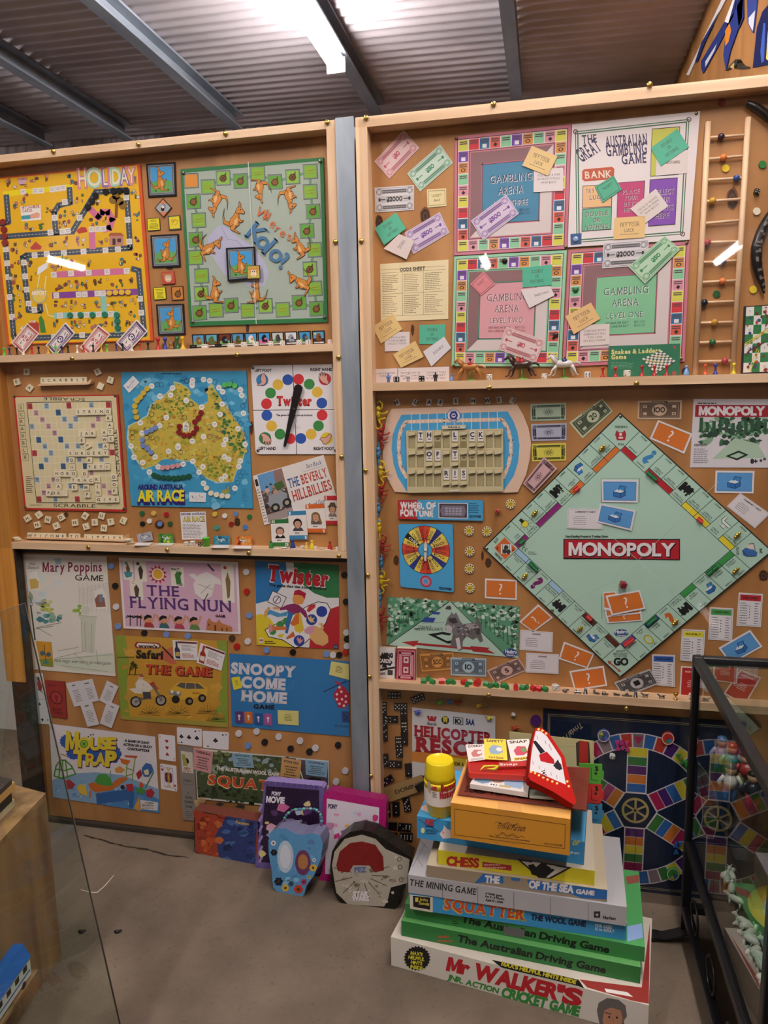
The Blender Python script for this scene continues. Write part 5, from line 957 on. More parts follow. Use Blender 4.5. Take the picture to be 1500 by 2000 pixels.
a.poly([(925,330),(950,300),(985,310),(1000,350),(970,390),(940,390),(922,365)],'3a6cb0'); a.poly([(935,350),(965,340),(970,375),(945,380)],'e8e0a8'); a.poly([(885,370),(915,340),(925,380),(900,410)],'a8343c'); a.lines([[(1000,360),(945,465)]],7,'4a8a3c'); a.poly([(885,470),(915,455),(950,480),(930,505),(890,495)],'4a9a4a'); a.poly([(950,480),(985,465),(1008,495),(990,528),(955,518)],'b82c3c'); a.poly([(820,440),(865,435),(872,480),(828,488)],'b8303c'); a.disc(798,458,14,'26262c'); a.poly([(870,600),(905,520),(918,605)],'e0a030'); a.poly([(915,420),(935,440),(930,460),(905,455)],'d8502c')
a.poly([(912,540),(1030,558),(1026,612),(920,600)],'e4e2e0'); a.greek(925,565,1018,602,4,'4a4a50',.4); a.text('WARNING',945,562,9,'2a2a30', w=55, b=2, rot=6)
a.done('board_game_box','trap game box lid with yellow lettering over blue gears, lowest by the crate','game box')
a = sheet('d3',[(318,48),(350,52),(362,96),(328,90)],'dcdae0',50,60,.0028,.001); a.greek(8,10,40,40,3,'5a5a60', seed=2); a.done('rule_card','scrap of white text card at the top corner of the trap game lid','card')
# ---- wool game lid, behind the tins
a = sheet('d4',[(83,168),(175,182),(196,612),(113,602)],'8f8a84',40,200,.0005,.003,'5a5652'); a.rect(6,12,36,66,'d8d4c4'); a.disc(18,36,8,'26241f'); a.poly([(8,20),(16,20),(22,48),(10,50)],'b0a860'); a.text('GET',12,58,5,'a83440', w=16, b=2); a.text('IN SET',10,64,4,'a83440', w=20); a.frame(7,84,34,98,.8,'4a4a48'); a.text('THE BEST',10,90,3.4,'3a3a3a', w=20)
for i, t in enumerate(('A','JOHN','SANDS','GAME')): a.text(t, 19,124+i*13,7,'3a3836', w=(4,20,24,20)[i], al=.5, b=1)
a.greek(8,172,32,196,4,'5a5652',.3); WS = a.k; a.done('board_game_box','grey game box side panel beside the wool game picture','game box')
a = Art('d4', WALL, .0005).slab([(178,183),(968,258),(970,560),(196,480)],.0022,'dcd8d0','8a8680'); a.poly([(184,196),(778,244),(850,420),(860,540),(200,470)],'4a5a3a')
a.blots(inside([(186,198),(770,246),(820,350),(190,330)]),170,5,22,['6a7a48','2f3a28','7c8a5a','4a5c38','8a9a70','3c4a30','9ab0b8'],3); a.blots(inside([(196,400),(560,430),(560,520),(200,470)]),60,6,20,['1c2a1c','2f4428','3a4a2c'],5); a.lines([[(270,205),(290,470)],[(450,330),(440,420)]],10,'3a342c')
a.poly([(785,250),(962,268),(964,400),(820,385)],'5a5058'); a.poly([(820,385),(830,365),(870,352),(920,362),(940,400),(942,430),(830,420)],'1e1c20'); a.line([(778,246),(822,390)],7,'dcd8d0')
a.text('THE AUSTRALIAN WOOL GAME',308,310,19,'ebe6e2', w=370, b=3, rot=6); a.text('SQUATTER',255,395,56,'e8d8a0', w=560, b=3, sf=1, rot=6); a.text('SQUATTER',259,392,50,'d8502c', w=552, b=2, sf=1, rot=6)
SQ = a.k; a.done('board_game_box','wool game box lid with gum trees and orange lettering behind the tins','game box')
for q_, c, l, t in (([(175,180),(288,207),(278,333),(172,308)],'d89ca0','pink text card pinned at the corner of the wool game lid','TUCKER BAG'),([(398,212),(518,222),(527,300),(410,293)],'8ab4cc','blue text card over the trees of the wool game lid','DROUGHT'),([(692,240),(806,257),(795,388),(678,368)],'d8a868','orange text card in the middle of the wool game lid','STOCK SALE'),([(828,250),(962,266),(955,356),(832,340)],'8ab4cc','blue text card at the post end of the wool game lid','CONTROL'),([(175,492),(240,470),(243,500),(192,528)],'d0ae7c','tan text card slipping behind the red and blue tin','STUD')):
    a = sheet('d4', q_, c, 80,70, SQ+.0003,.0008); a.text(t, 40,13,7,'2a2420', al=.5, w=min(60,8*len(t)), b=2); a.greek(8,22,72,64,5,'4a4444',.4, ctr=True, seed=len(t)); a.done('text_card', l, 'card','text cards on the wool game lid')
# ================================================================ upper bay of the second case: the gambling boards
PNK, MINT, YEL, GRN = 'c87888','9ad0ac','e4cc88','58b898'
SQC = ['d8d454','d03840','2f6e98','d8604c','8ccca0','7a4ab0','d8924a','8ccca0','dc94a0','d8d454']
def arena(c, quad, border, edge, inner, t1, level, label, flip=0):
    a = sheet(c, quad, border, 100,100,.0005,.004, edge); a.frame(2.4,2.4,97.6,97.6,.5,'3a2a34')
    n = 10; s0, s1 = 3.2,96.8; st = (s1-s0)/n; cells = []
    for i in range(n):
        cells += [(i, s0+i*st, s0),((9-i), s0+i*st, s1-st)]
        if 0 < i < 9: cells += [((i+3) % 9+1, s0, s0+i*st),((i+4) % 9+1, s1-st, s0+i*st)]
    a.rects([(x, y, x+st, y+st) for _, x, y in cells],'e8dcdc')
    for k in range(10): a.rects([(x+.35, y+.35, x+st-.35, y+st-.35) for j, x, y in cells if j == k], SQC[k])
    a.polys([[(x+st*.5-1.6, y+st*.72),(x+st*.5, y+st*.5),(x+st*.5+2, y+st*.66),(x+st*.5+.5, y+st*.88)] for j, x, y in cells if j in (2,3,5,8)],'2a2428'); a.rings([(x+st*.5, y+st*.68) for j, x, y in cells if j in (6,)],2.2,.9,'2a2428',10,.7); a.rects([(x+st*.3, y+st*.55, x+st*.7, y+st*.88) for j, x, y in cells if j in (2,5)],'e8e4e8')
    a.rects([(x+st*.15, y+st*(.16+.17*i), x+st*.85, y+st*(.26+.17*i)) for j, x, y in cells for i in range(2)],'5a4a50')
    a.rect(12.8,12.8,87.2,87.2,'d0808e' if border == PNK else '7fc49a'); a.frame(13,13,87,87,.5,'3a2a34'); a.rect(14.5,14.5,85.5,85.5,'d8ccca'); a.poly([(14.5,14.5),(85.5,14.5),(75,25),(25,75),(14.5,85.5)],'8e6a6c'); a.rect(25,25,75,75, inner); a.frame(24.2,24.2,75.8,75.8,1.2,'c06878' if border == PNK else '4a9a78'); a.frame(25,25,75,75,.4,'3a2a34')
    for t, y, h, w in (('GAMBLING',41,6,37),('ARENA',51,6,22),(level, 61,4.6,30)): a.text(t, 50.4, y+.4, h, 'e8e4e4', w=w, al=.5, sf=1, b=1); a.text(t, 50, y, h, t1, w=w, al=.5, sf=1, b=0)
    for y in (66,69): a.text('MINIMUM BET' if y == 66 else 'MAXIMUM BET',34, y, 2, t1, w=20, b=0); a.text('$10.00' if y == 66 else '$50.00',58, y, 2, t1, w=9, b=0)
    return a
G0 = .0045
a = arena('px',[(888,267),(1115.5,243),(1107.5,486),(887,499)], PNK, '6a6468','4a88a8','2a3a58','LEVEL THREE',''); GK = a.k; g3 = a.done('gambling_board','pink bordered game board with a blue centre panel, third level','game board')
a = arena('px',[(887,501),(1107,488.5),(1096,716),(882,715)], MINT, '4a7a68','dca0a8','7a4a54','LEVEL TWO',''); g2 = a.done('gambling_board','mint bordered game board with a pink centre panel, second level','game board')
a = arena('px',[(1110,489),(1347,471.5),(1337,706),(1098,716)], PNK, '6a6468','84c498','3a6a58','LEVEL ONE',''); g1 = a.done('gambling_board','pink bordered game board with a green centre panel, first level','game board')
# title quarter
a = sheet('d7',[(100,158),(1015,62),(940,982),(68,1035)],'e6dcdc',100,100,.0005,.004,'6a6a68'); a.fr('d7')
fr_ = [(125,210),(935,122),(890,940),(135,1000)]
for k, c_ in ((0,'3c7a58'),(9,'e6dcdc'),(14,'3a3438'),(18,'3c7a58')):
    cx_ = sum(p_[0] for p_ in fr_)/4; cy_ = sum(p_[1] for p_ in fr_)/4; L = [(x+(cx_-x)*k/420+(8 if k == 0 and 0 else 0), y+(cy_-y)*k/420) for x, y in fr_]
    a.lines([[L[0], L[1]],[L[1], L[2]],[L[2], L[3]],[L[3], L[0]]],7 if k != 14 else 3, c_)
a.rings([fr_[0], fr_[1], fr_[2]],18,7,'6a2c34',12); a.poly([(88,940),(168,934),(166,1014),(90,1020)],'3a5a88')
for t, x, y, w, h, r_ in (('THE',172,295,108,58,-5),('GREAT',168,430,172,96,-32),('AUSTRALIAN',340,322,300,78,-4),('GAMBLING',345,385,292,82,-4),('GAME',455,442,178,66,-4)): a.text(t, x, y, h, '443a5c', w=w, b=1, sf=1, rot=r_)
a.poly([(185,478),(385,460),(402,475),(400,535),(385,550),(190,564),(172,550),(172,492)],'c05c40'); a.text('BANK',192,545,50,'ece0d0', w=192, b=1, sf=1, rot=-3)
for q_, c_, T_ in (([(672,190),(870,174),(860,515),(660,528)],'c4c454',()),([(178,598),(385,582),(382,742),(174,756)],'e8bc88',('TRY YOUR','LUCK')),([(428,575),(620,560),(605,812),(420,826)],'c04878',('PLACE','YOUR','BETS','HERE')),([(657,553),(853,538),(836,870),(645,884)],'8450b0',('COLLECT','YOUR','WINNINGS','HERE')),([(174,764),(383,748),(378,905),(170,920)],'6cb890',('DOUBLE','OR','NOTHING'))):
    a.q(q_, 100,80 if len(T_) in (2,3) else 140); H_ = a.h; a.rect(-1,-1,101, H_+1,'3a2a34'); a.rect(1,1,99, H_-1, c_)
    for i, t in enumerate(T_): a.text(t, 51,27+i*24 + (20 if H_ > 100 else 2),16,'e8dce0', w=min(80,13*len(t)), al=.5, sf=1, b=1); a.text(t, 50,26+i*24+(20 if H_ > 100 else 2),16,'4a3038', w=min(80,13*len(t)), al=.5, sf=1, b=0)
    a.fr('d7')
a.poly([(705,372),(930,338),(925,505),(697,524)],'e0d4d0'); a.text('NOTHING',772,440,20,'3a3438', w=100, b=1, sf=1, rot=-3); tb = a.done('gambling_board','title quarter of the gambling boards with a bank space and coloured panels','game board')
b = MB().ball(wallp(P('d7',125,978), GK),.007,'9ab0d8',(1,.5,1)); b.obj('glass_bead', PLAS, None, wallp(P('d7',125,978), GK),'pale round bead on the blue corner of the title board','bead')
for i, (c, x, y, col, n) in enumerate((('d6',1008,103,'1a1214','black'),('d6',1348,595,'3a1c18','dark brown'),('d8',125,390,'1f6a38','green'))):
    b = MB().ball(wallp(P(c, x, y), GK),.007, col, (1,.6,1)); b.obj('glass_bead', PLAS, None, wallp(P(c, x, y), GK), f'{n} round bead on the edge squares of the gambling boards','bead')
for q_, o_ in [(('d5',687,172), g3),(('d5',1415,895), g3),(('d7',988,78), tb),(('d6',668,798), g2),(('d8',880,882), g1),(('d8',920,52), g1)]:
    p = wallp(P(*q_), GK+.0002); MB().ball(p, .004,'8a7a50',(1,.5,1)).obj('screw', METAL, o_, p)
def note(c, q_, v, col, pale, label, h0=.0005):
    a = sheet(c, q_, pale, 200,110, h0,.0008); a.frame(5,5,195,105,1.5, col); z = []
    for y in (20,90): z += [[(38+i*4, y-8 if i % 2 else y+9) for i in range(32)],[(38+i*4, y+9 if i % 2 else y-8) for i in range(32)]]
    a.lines(z, 1.8, col); a.rings([(22,21),(178,21),(22,89),(178,89)],14,2.4, col); a.rings([(22,21),(178,21),(22,89),(178,89)],9,1.4, col)
    a.rect(10,40,190,70,'c8c4c6' if col == '2a2a2e' else pale); a.text(v, 100,64,19, col, al=.5, b=3); a.lines([[(24,55),(52,55)],[(148,55),(176,55)]],4, col); a.rects([(18,48,28,62),(172,48,182,62)], col)
    return a.done('play_banknote', label, 'play money','gambling game banknotes')
H1, H2 = GK+.0004, GK+.0018
note('d5',[(140,325),(335,117),(440,235),(240,440)],'$10','c0606c','e4c4c4','pink 10 dollar gambling note tilted on bare wood at the top of the bay')
note('d5',[(358,405),(578,212),(664,335),(445,525)],'$50','3c8a68','c8dccc','green 50 dollar gambling note tilted on bare wood at the top of the bay')
note('d5',[(142,500),(405,482),(403,648),(148,664)],'$2000','2a2a2e','dcd8dc','grey 2000 dollar gambling note on bare wood above the double card')
note('d5',[(342,800),(575,662),(640,800),(400,942)],'$500','7a4a9c','d8c8dc','purple 500 dollar gambling note on bare wood above the odds sheet')
note('d5',[(782,720),(1018,545),(1103,672),(865,850)],'$500','7a4a9c','d8c8dc','purple 500 dollar gambling note over the blue centred board', H1)
note('d6',[(1020,540),(1278,630),(1215,780),(962,690)],'$10','b85058','e4cccc','pink 10 dollar gambling note at the foot of the pink centred board', H1)
note('d8',[(325,52),(648,28),(640,212),(316,234)],'$2000','2a2a2e','dcd8dc','grey 2000 dollar gambling note above the green centred board', H1)
note('d8',[(503,222),(762,2),(872,98),(622,345)],'$50','3c8a5c','b8d8b8','green 50 dollar gambling note over the corner of the green centred board', H2)
def slip(c, q_, col, lines, label, h0=.0005, rot=0, dark='4a4038', fr=0, grp='gambling text cards'):
    a = sheet(c, q_, col, 100,70, h0,.0008)
    if fr: a.frame(6,6,94,64,1.6, dark)
    n = len(lines)
    for i, t in enumerate(lines):
        y = 35+(i-(n-1)/2)*(17 if n < 4 else 11)+5; w = min(76, len(t)*(8 if n < 3 else 6.4))
        a.text(t, 50, y, 11 if n < 4 else 6.5, dark, al=.5, w=w, sf=1, b=0)
    if fr == 0 and n == 2: a.lines([[(20,18),(80,18)],[(20,56),(80,56)]],1.2, dark)
    return a.done('text_card', label, 'card', grp)
DN = ['DOUBLE','OR','NOTHING']
slip('d5',[(490,512),(618,503),(620,622),(494,632)],'e8d8a4',['"ASSET"','deed'],'cream asset card beside the 2000 dollar note on bare wood', fr=1)
slip('d5',[(142,770),(285,665),(352,770),(205,882)], GRN, DN, 'green double or nothing card over the wood knot', H1)
slip('d5',[(202,905),(305,808),(408,852),(355,977)],'e0d0cc',['DOUBLE'],'pale double card tilted beneath the purple note on bare wood', H2)
slip('d5',[(1188,220),(1360,290),(1295,420),(1125,352)],'e8c88c',['TRY YOUR','LUCK'],'yellow luck card tilted on the corner of the blue centred board', H2)
slip('d5',[(1202,378),(1398,365),(1398,520),(1200,530)],'e4d8d8',['YOU HAVE A WIN','ON THE FOOTY POOLS','WIN $100',''],'white win card beside the blue centred board', H1)
slip('d6',[(778,255),(868,170),(945,255),(852,332)],'dc8890',['"ASSET"',''],'pink asset card on the pink centred board', H1, fr=1)
slip('d6',[(1125,145),(1325,125),(1322,262),(1127,278)], GRN, DN, 'green double or nothing card on the pink centred board', H1)
slip('d6',[(1115,292),(1310,268),(1340,330),(1172,416)],'e4dcdc',['NOTHING'],'white nothing card tilted on the pink centred board', H2)
slip('d6',[(127,540),(262,452),(328,555),(185,652)],'e4c484',['TRY YOUR','LUCK'],'yellow luck card under the odds sheet corner',.0022)
slip('d6',[(207,575),(375,572),(375,698),(210,704)],'e0d4d4',['YOU PLAYED','YOUR NUMBER','COLLECT $2000',''],'white played card between the two luck cards below the odds sheet',.0014)
slip('d6',[(442,528),(614,522),(612,655),(440,655)], GRN, DN, 'green double or nothing card straight below the odds sheet')
slip('d6',[(465,705),(605,605),(652,680),(520,805)],'dedade',['DOUBLE'],'white double card tilted below the odds sheet',.0016)
slip('d6',[(265,725),(412,632),(468,740),(318,812)],'e4c484',['TRY YOUR','LUCK'],'yellow luck card just above the shelf cards',.003)
for i, q_ in enumerate(([(140,822),(298,815),(296,930),(125,932)],[(295,815),(466,810),(466,930),(292,932)],[(465,810),(638,805),(640,930),(466,932)])): slip('d6', q_, 'e2d6d4',[['CASE IS DISMISSED','TAKE $50','',''],['YOU PICKED OFF THE','DEALER CARDS','WIN $5000',''],['YOU FORGOT TO BUY','YOUR TICKET','IN THE LOTTERY','']][i], f'white story card standing at the shelf below the luck cards, {ORD[i]} towards the horses',.0006)
slip('d7',[(662,325),(852,188),(935,318),(735,456)], GRN, DN, 'green double or nothing card over the olive panel', H1)
slip('d7',[(262,602),(398,522),(455,622),(320,715)],'58b090',['"ASSET"',''],'green asset card over the bank panel', H1, fr=1, dark='1c3028')
slip('d7',[(515,760),(698,617),(788,740),(625,862)],'e0d4d0',['YOU GO TO THE DOGS','BUT PICK THE WINNING','WIN $1000',''],'white story card tilted over the pink and purple panels', H1)
slip('d7',[(402,825),(625,810),(618,965),(395,980)],'e8c488',['TRY YOUR','LUCK'],'yellow luck card at the foot of the title board', H1)
slip('d8',[(52,578),(235,478),(302,595),(112,706)],'e8c084',['TRY YOUR','LUCK'],'yellow luck card tilted between the pink and green centred boards', H2)
slip('d8',[(155,640),(368,630),(365,778),(157,792)],'e4d6d2',['YOU BET $200 ON TWO','CLIMBING UP A WALL','YOU LOSE','PAY $200 TO BANK'],'white story card at the foot of the green centred board', H1)
a = sheet('d6',[(178,122),(634,92),(632,488),(184,505)],'ecdcb0',100,88,.0005,.0008); a.text('ODDS SHEET',48,13,5,'2c2820', w=37, al=.5, sf=1, b=2)
a.lines([[(2,9),(95,9)],[(2,14),(95,14)],[(2,46),(95,46)],[(2,80),(95,80)],[(33,14),(33,80)],[(64,14),(64,80)]],.4,'4a4030')
for i, x in enumerate((3,35,66)): a.greek(x, 17, x+26,44,10,'6a5c44',.28, seed=i); a.greek(x, 49, x+26,78,10,'6a5c44',.28, seed=i+5)
a.done('odds_sheet','cream odds sheet with three columns of small print on bare wood','paper sheet')
a = sheet('d8',[(362,790),(872,772),(868,1018),(355,1036)],'2f7858',100,50, H1+.001,.002,'1f5038'); a.text('Snakes & Ladders',4,12,6.2,'e4dc8c', w=69, b=2, sf=1); a.text('Game',4,19.5,6.2,'e4dc8c', w=21, b=2, sf=1); a.greek(4,24,42,34,5,'8ab898',.25)
bq = [(47,20),(74,9),(94,25),(66,43)]; a.poly([(x, y+1.5) for x, y in bq],'4a3a34'); a.poly(bq, 'e4e0dc')
bi = lambda u, v: (bq[0][0]*(1-u)*(1-v)+bq[1][0]*u*(1-v)+bq[2][0]*u*v+bq[3][0]*(1-u)*v, bq[0][1]*(1-u)*(1-v)+bq[1][1]*u*(1-v)+bq[2][1]*u*v+bq[3][1]*(1-u)*v)
a.polys([[bi(i/9, j/9), bi((i+1)/9, j/9), bi((i+1)/9,(j+1)/9), bi(i/9,(j+1)/9)] for i in range(9) for j in range(9) if (i+j) % 2],'4a6a5a'); a.lines([[bi(.1,.2), bi(.6,.7)],[bi(.5,.2), bi(.9,.5)]],1,'c8b848'); a.rects([(91,3,94,7),(90,40,95,46)],'b84850'); a.done('board_game_box','green snakes and ladders box lid standing on the upper shelf','game box')
# ---- wooden ladder with beads
lad = empty('wooden_ladder', wallp(P('d7',1200,1000),.0005),'pale wooden toy ladder with ten coloured beads on its rungs','toy ladder')
LW = 'd8b8a0'
X = lambda c, x, y, h=.008: wallp(P(c, x, y), h)
for p0, p1 in ((('d7',1072,140),('d8',979,1004)),(('d7',1358,108),('d8',1246,990))):
    b = MB().tube([X(*p0), X(*p0)+(X(*p1)-X(*p0))*.5, X(*p1)],.0065, LW, 10); b.obj('rail', PINEZ, lad, X(*p1))
RG = [('d7',1075,252,1345,232,1165,'d7','3a2030'),('d7',1068,405,1332,382,1182,'d7','d87830'),('d7',1062,555,1322,540,1275,'d7','2c4a8a'),('d7',1052,708,1312,690,1105,'d7','c89c2c'),('d7',1045,865,1300,842, None, 'd7',''),('d8',1020,52,1292,42,1067,'d8','a83c44'),('d8',1028,192,1280,180,1178,'d8','3c3c60'),('d8',1020,335,1272,322,1175,'d8','d87840'),('d8',1012,480,1265,470,1045,'d8','1c2430'),('d8',1005,625,1258,618,1118,'d8','b8862c'),('d8',998,765,1250,758,1103,'d8','2c6a38'),('d8',990,900,1242,896,1190,'d8','a83c48')]
for c, x0, y0, x1, y1, bxx, c2, col in RG:
    b = MB().tube([X(c, x0, y0), X(c, x1, y1)],.0032, LW, 8); b.obj('rung', PINEX, lad, X(c, x0, y0))
    if bxx: p = X(c, bxx, y0+(y1-y0)*(bxx-x0)/(x1-x0),.009); MB().ball(p, .0078, col, n=14).obj('bead', PLAS, lad, p)
for c, x, y, r_, col, n, w in (('d7',1172,-2,27,'8c2018','dark red','above the toy ladder'),('d7',1198,470,27,'e8c828','yellow','between two ladder rungs'),('d7',1462,443,28,'2c7a38','green','beside the ladder'),('d7',1420,777,27,'e4d8c0','cream','beside the ladder under the black die'),('d8',1134,418,26,'1f5a2c','dark green','between two lower rungs'),('d8',1395,386,27,'e0c82c','yellow','next to the tail of the rubber snake'),('d8',912,968,25,'1c3048','navy','above the shelf before the ladder foot')): counter(c, x, y, r_, col, f'{n} round counter on the wood {w}','loose counters around the toy ladder')
p = X('d7',1420,635,.006); die(p, .0105,'16161a','e8e0c0','black die fixed to the wood beside the toy ladder',(5,3,2),15,10,20)
# ---- rubber snakes
for pts, r_, l in (([('d7',1350,5),('d7',1400,30),('d7',1440,55),('d7',1480,85),('d7',1510,115),('d7',1560,130)],[.006,.009,.0095,.0095,.009,.008],'black rubber snake at the top corner of the upper bay'),
    ([('d7',1550,760),('d7',1500,830),('d7',1455,920),('d7',1425,1010),('d8',1418,100),('d8',1420,190),('d8',1440,290),('d8',1462,360),('d8',1472,415)],[.008,.01,.0115,.012,.012,.0115,.009,.0055,.002],'mottled black rubber snake with its tail pointing down beside the ladder')):
    b = MB(); P3 = [X(c, x, y, .012) for c, x, y in pts]; fine, rr = [],[]
    for i in range(len(P3)-1):
        p0, p1, p2, p3 = P3[max(i-1,0)], P3[i], P3[i+1], P3[min(i+2, len(P3)-1)]
        for k in range(6):
            t = k/6; fine.append(.5*((2*p1)+(p2-p0)*t+(2*p0-5*p1+4*p2-p3)*t*t+(3*p1-p0-3*p2+p3)*t**3)); rr.append(r_[i]+(r_[i+1]-r_[i])*t)
    b.tube(fine+[P3[-1]], rr+[r_[-1]],'1c1816',12); n0 = len(b.f); r = random.Random(3)
    for i in range(n0-2):
        s_ = i//12; b.c[i] = hx('77716a' if (s_ % 4 < 2 and i % 12 in (7,8,9,10) and r.random() < .75) else '1c1816')
    b.obj('rubber_snake', PLAS, None, P3[0], l, 'toy snake')
# ---- snakes and ladders board at the frame edge
a = Art('d8', WALL, .0005).slab([(1330,506),(1700,480),(1690,972),(1308,988)],.005,'2a2428'); a.q([(1345,512),(1690,488),(1680,964),(1322,980)],6,7); r = random.Random(8)
a.rects([(i, j, i+1, j+1) for i in range(6) for j in range(7) if (i+j) % 2 == 0],'e4e0dc'); a.rects([(i, j, i+1, j+1) for i in range(6) for j in range(7) if (i+j) % 2],'2c7a44')
for i in range(6):
    for j in range(7): a.text(str(r.randint(2,98)), i+.4, j+.6,.22,'6a6a70', b=0)
a.blots(lambda r: (r.uniform(.1,5.9), r.uniform(.1,6.9)),50,.12,.3,['8a2c24','3a4a8a','6a3a24','b84838'],4); a.lines([[(0,4.0),(2.9,2.4)],[(0,4.25),(2.9,2.65)],[(.6,6.8),(1.6,4.6)],[(.85,6.9),(1.85,4.7)]],.07,'d8cc2c'); a.lines([[(.3+i*.3,4.1-i*.165),(.32+i*.3,3.85-i*.165)] for i in range(8)],.06,'d8cc2c'); a.lines([[(.2,5.2),(.6,4.7),(1.2,4.5),(1.9,4.2),(2.4,3.9)],[(2.2,.6),(3,1.5),(2.5,2.2)]],.14,'6a3028'); a.done('game_board','green and white snakes and ladders board cut off by the frame edge','game board')
# ---- horses, dice, pawns on the shelf
def horse(c, x, y, s, col, mane, sad, stand, label, flip=1):
    p = hit(P(c, x, y), V((0,-.022,0)), V((0,-1,0))); k = s*FR[c][2]/CF*(p-CC).dot(cf)
    T = lambda u, v, w=0: V((p.x+u*k*flip, -.022+w*k, 1.3765+v*k)); b = MB()
    b.tube([T(-.3,.5), T(-.2,.52), T(0,.5), T(.2,.52), T(.34,.5)],[.08*k, .13*k, .125*k, .13*k, .07*k], col, 10)
    b.tube([T(-.24,.54), T(-.36,.68), T(-.44,.8)],[.11*k, .08*k, .06*k], col, 8); b.tube([T(-.42,.82), T(-.5,.76), T(-.6,.68)],[.06*k, .05*k, .035*k], col, 8); b.tube([T(-.42,.84), T(-.4,.92)],[.02*k, .004*k], col, 5)
    b.tube([T(-.38,.86), T(-.3,.76), T(-.2,.66)],[.02*k, .04*k, .02*k], mane, 6)
    b.tube([T(.36,.52), T(.46,.56), T(.56,.5), T(.62,.42)],[.03*k, .045*k, .04*k, .01*k], mane, 6)
    for w in (-.07,.07):
        f = 1 if w < 0 else .7
        b.tube([T(-.26,.44, w), T(-.4*f, .3, w), T(-.46*f, .14, w), T(-.56*f, .1, w)],[.06*k, .04*k, .025*k, .03*k], col, 7); b.tube([T(.26,.46, w), T(.36*f, .32, w), T(.36*f+.06,.18, w), T(.5*f, .1, w)],[.075*k, .05*k, .028*k, .03*k], col, 7)
    o = b.obj('toy_horse', PLAS, None, T(0,0), label, 'toy horse','toy race horses')
    b = MB(); b.tube([T(-.06,.6), T(0,.615), T(.1,.6)],[.09*k, .1*k, .08*k], sad, 10); b.tube([T(.02,.68), T(.03,.76)],.025*k, '5a3028',6); b.obj('saddle', PLAS, o, T(0,.6))
    b = MB(); b.tube([T(0,.42), T(.02,0.03)],.022*k, stand, 6); b.lathe([(.2*k, 0),(.2*k, .02*k),(.06*k, .05*k)], stand, T(.05,0),14); b.obj('stand', PLAS, o, T(0,0))
horse('d6',775,925,175,'b8783c','d8a878','a82c28','5a9a30','tan toy race horse with red saddle on the upper shelf')
horse('d6',1120,920,190,'4a3028','3a2420','b02c30','5ab030','dark brown toy race horse with red saddle on the upper shelf')
horse('d6',1400,915,185,'d8d0cc','c8c0bc','2c3a6c','58a838','white toy race horse with blue saddle on the upper shelf')
SY = 1.3765
for x, y, c, s, col, pc, f, w in ((288,930,'d6',11,'16161a','f0ece8',(6,4,3),'beside the blue figure'),(456,930,'d6',11,'16161a','f0ece8',(4,6,3),'before the black figure'),(906,918,'d6',11,'e8e4d8','1a1a1a',(5,3,1),'between the tan and brown horses'),(1272,915,'d6',10,'e4e0dc','1a1a1a',(2,3,1),'between the brown and white horses'),(208,1040,'d8',11.5,'ece8e4','1a1a1a',(6,4,3),'behind the white horse'),(490,1032,'d8',12.5,'e0dcd0','1a1a1a',(2,3,6),'before the snakes lid')):
    shelf_die(P(c, x, y), SY, -.03, s, col, pc, f'{"black" if col[0] == "1" else "white"} die on the upper shelf {w}', f, 4)
for x, col, n, w in ((235,'6a8cc8','blue','nearest the post'),(365,'c8c8d0','pale grey','between two black dice'),(548,'1c1a20','black','after the black dice')):
    p = hit(P('d6', x, 930), V((0,-.03,0)), V((0,-1,0))); k = .022; b = MB(); T = lambda u, v: V((p.x+u*k, -.03, SY+v*k))
    b.lathe([(.25*k, 0),(.25*k, .05*k)], col, T(0,0),12); b.tube([T(-.09,.05), T(-.09,.45), T(0,.5)],[.08*k, .09*k, .1*k], col, 7); b.tube([T(.09,.05), T(.09,.45), T(0,.5)],[.08*k, .09*k, .1*k], col, 7); b.tube([T(0,.48), T(0,.7), T(0,.84)],[.15*k, .19*k, .06*k], col, 8); b.tube([T(-.18,.78), T(-.25,.6), T(-.2,.42)],.055*k, col, 6); b.tube([T(.18,.78), T(.25,.6), T(.2,.42)],.055*k, col, 6); b.ball(T(0,.93),.11*k, col)
    b.obj('toy_figure', PLAS, None, T(0,0), f'tiny {n} plastic jockey figure standing on the upper shelf {w}','toy figure','tiny plastic figures')
for c, x, y, h, col, n, w, s_ in (('d6',656,928,14,'6a8cc8','pale blue','before the tan horse',1),('d8',318,1038,21,'b8282c','red','first before the green lid',0),('d8',408,1036,20,'b8282c','red','second before the green lid',0),('d8',597,1034,22,'b8282c','red','third before the green lid',0),('d8',686,1032,22,'b8282c','red','fourth before the green lid',0),('d8',773,1030,22,'b8282c','red','fifth before the green lid',0),('d8',915,1025,20,'7aa4dc','light blue','beside the ladder foot',1),('d8',1050,1020,21,'d8602c','orange','under the ladder',0),('d8',1122,1018,22,'2c3a9c','dark blue','under the ladder',0),('d8',1252,1014,22,'e0cc2c','yellow','by the other ladder foot',0)):
    pawn(P(c, x, y), SY, -.028, h, col, f'{n} pawn on the upper shelf {w}','pawns on the upper shelf of the gambling bay', shape=s_)
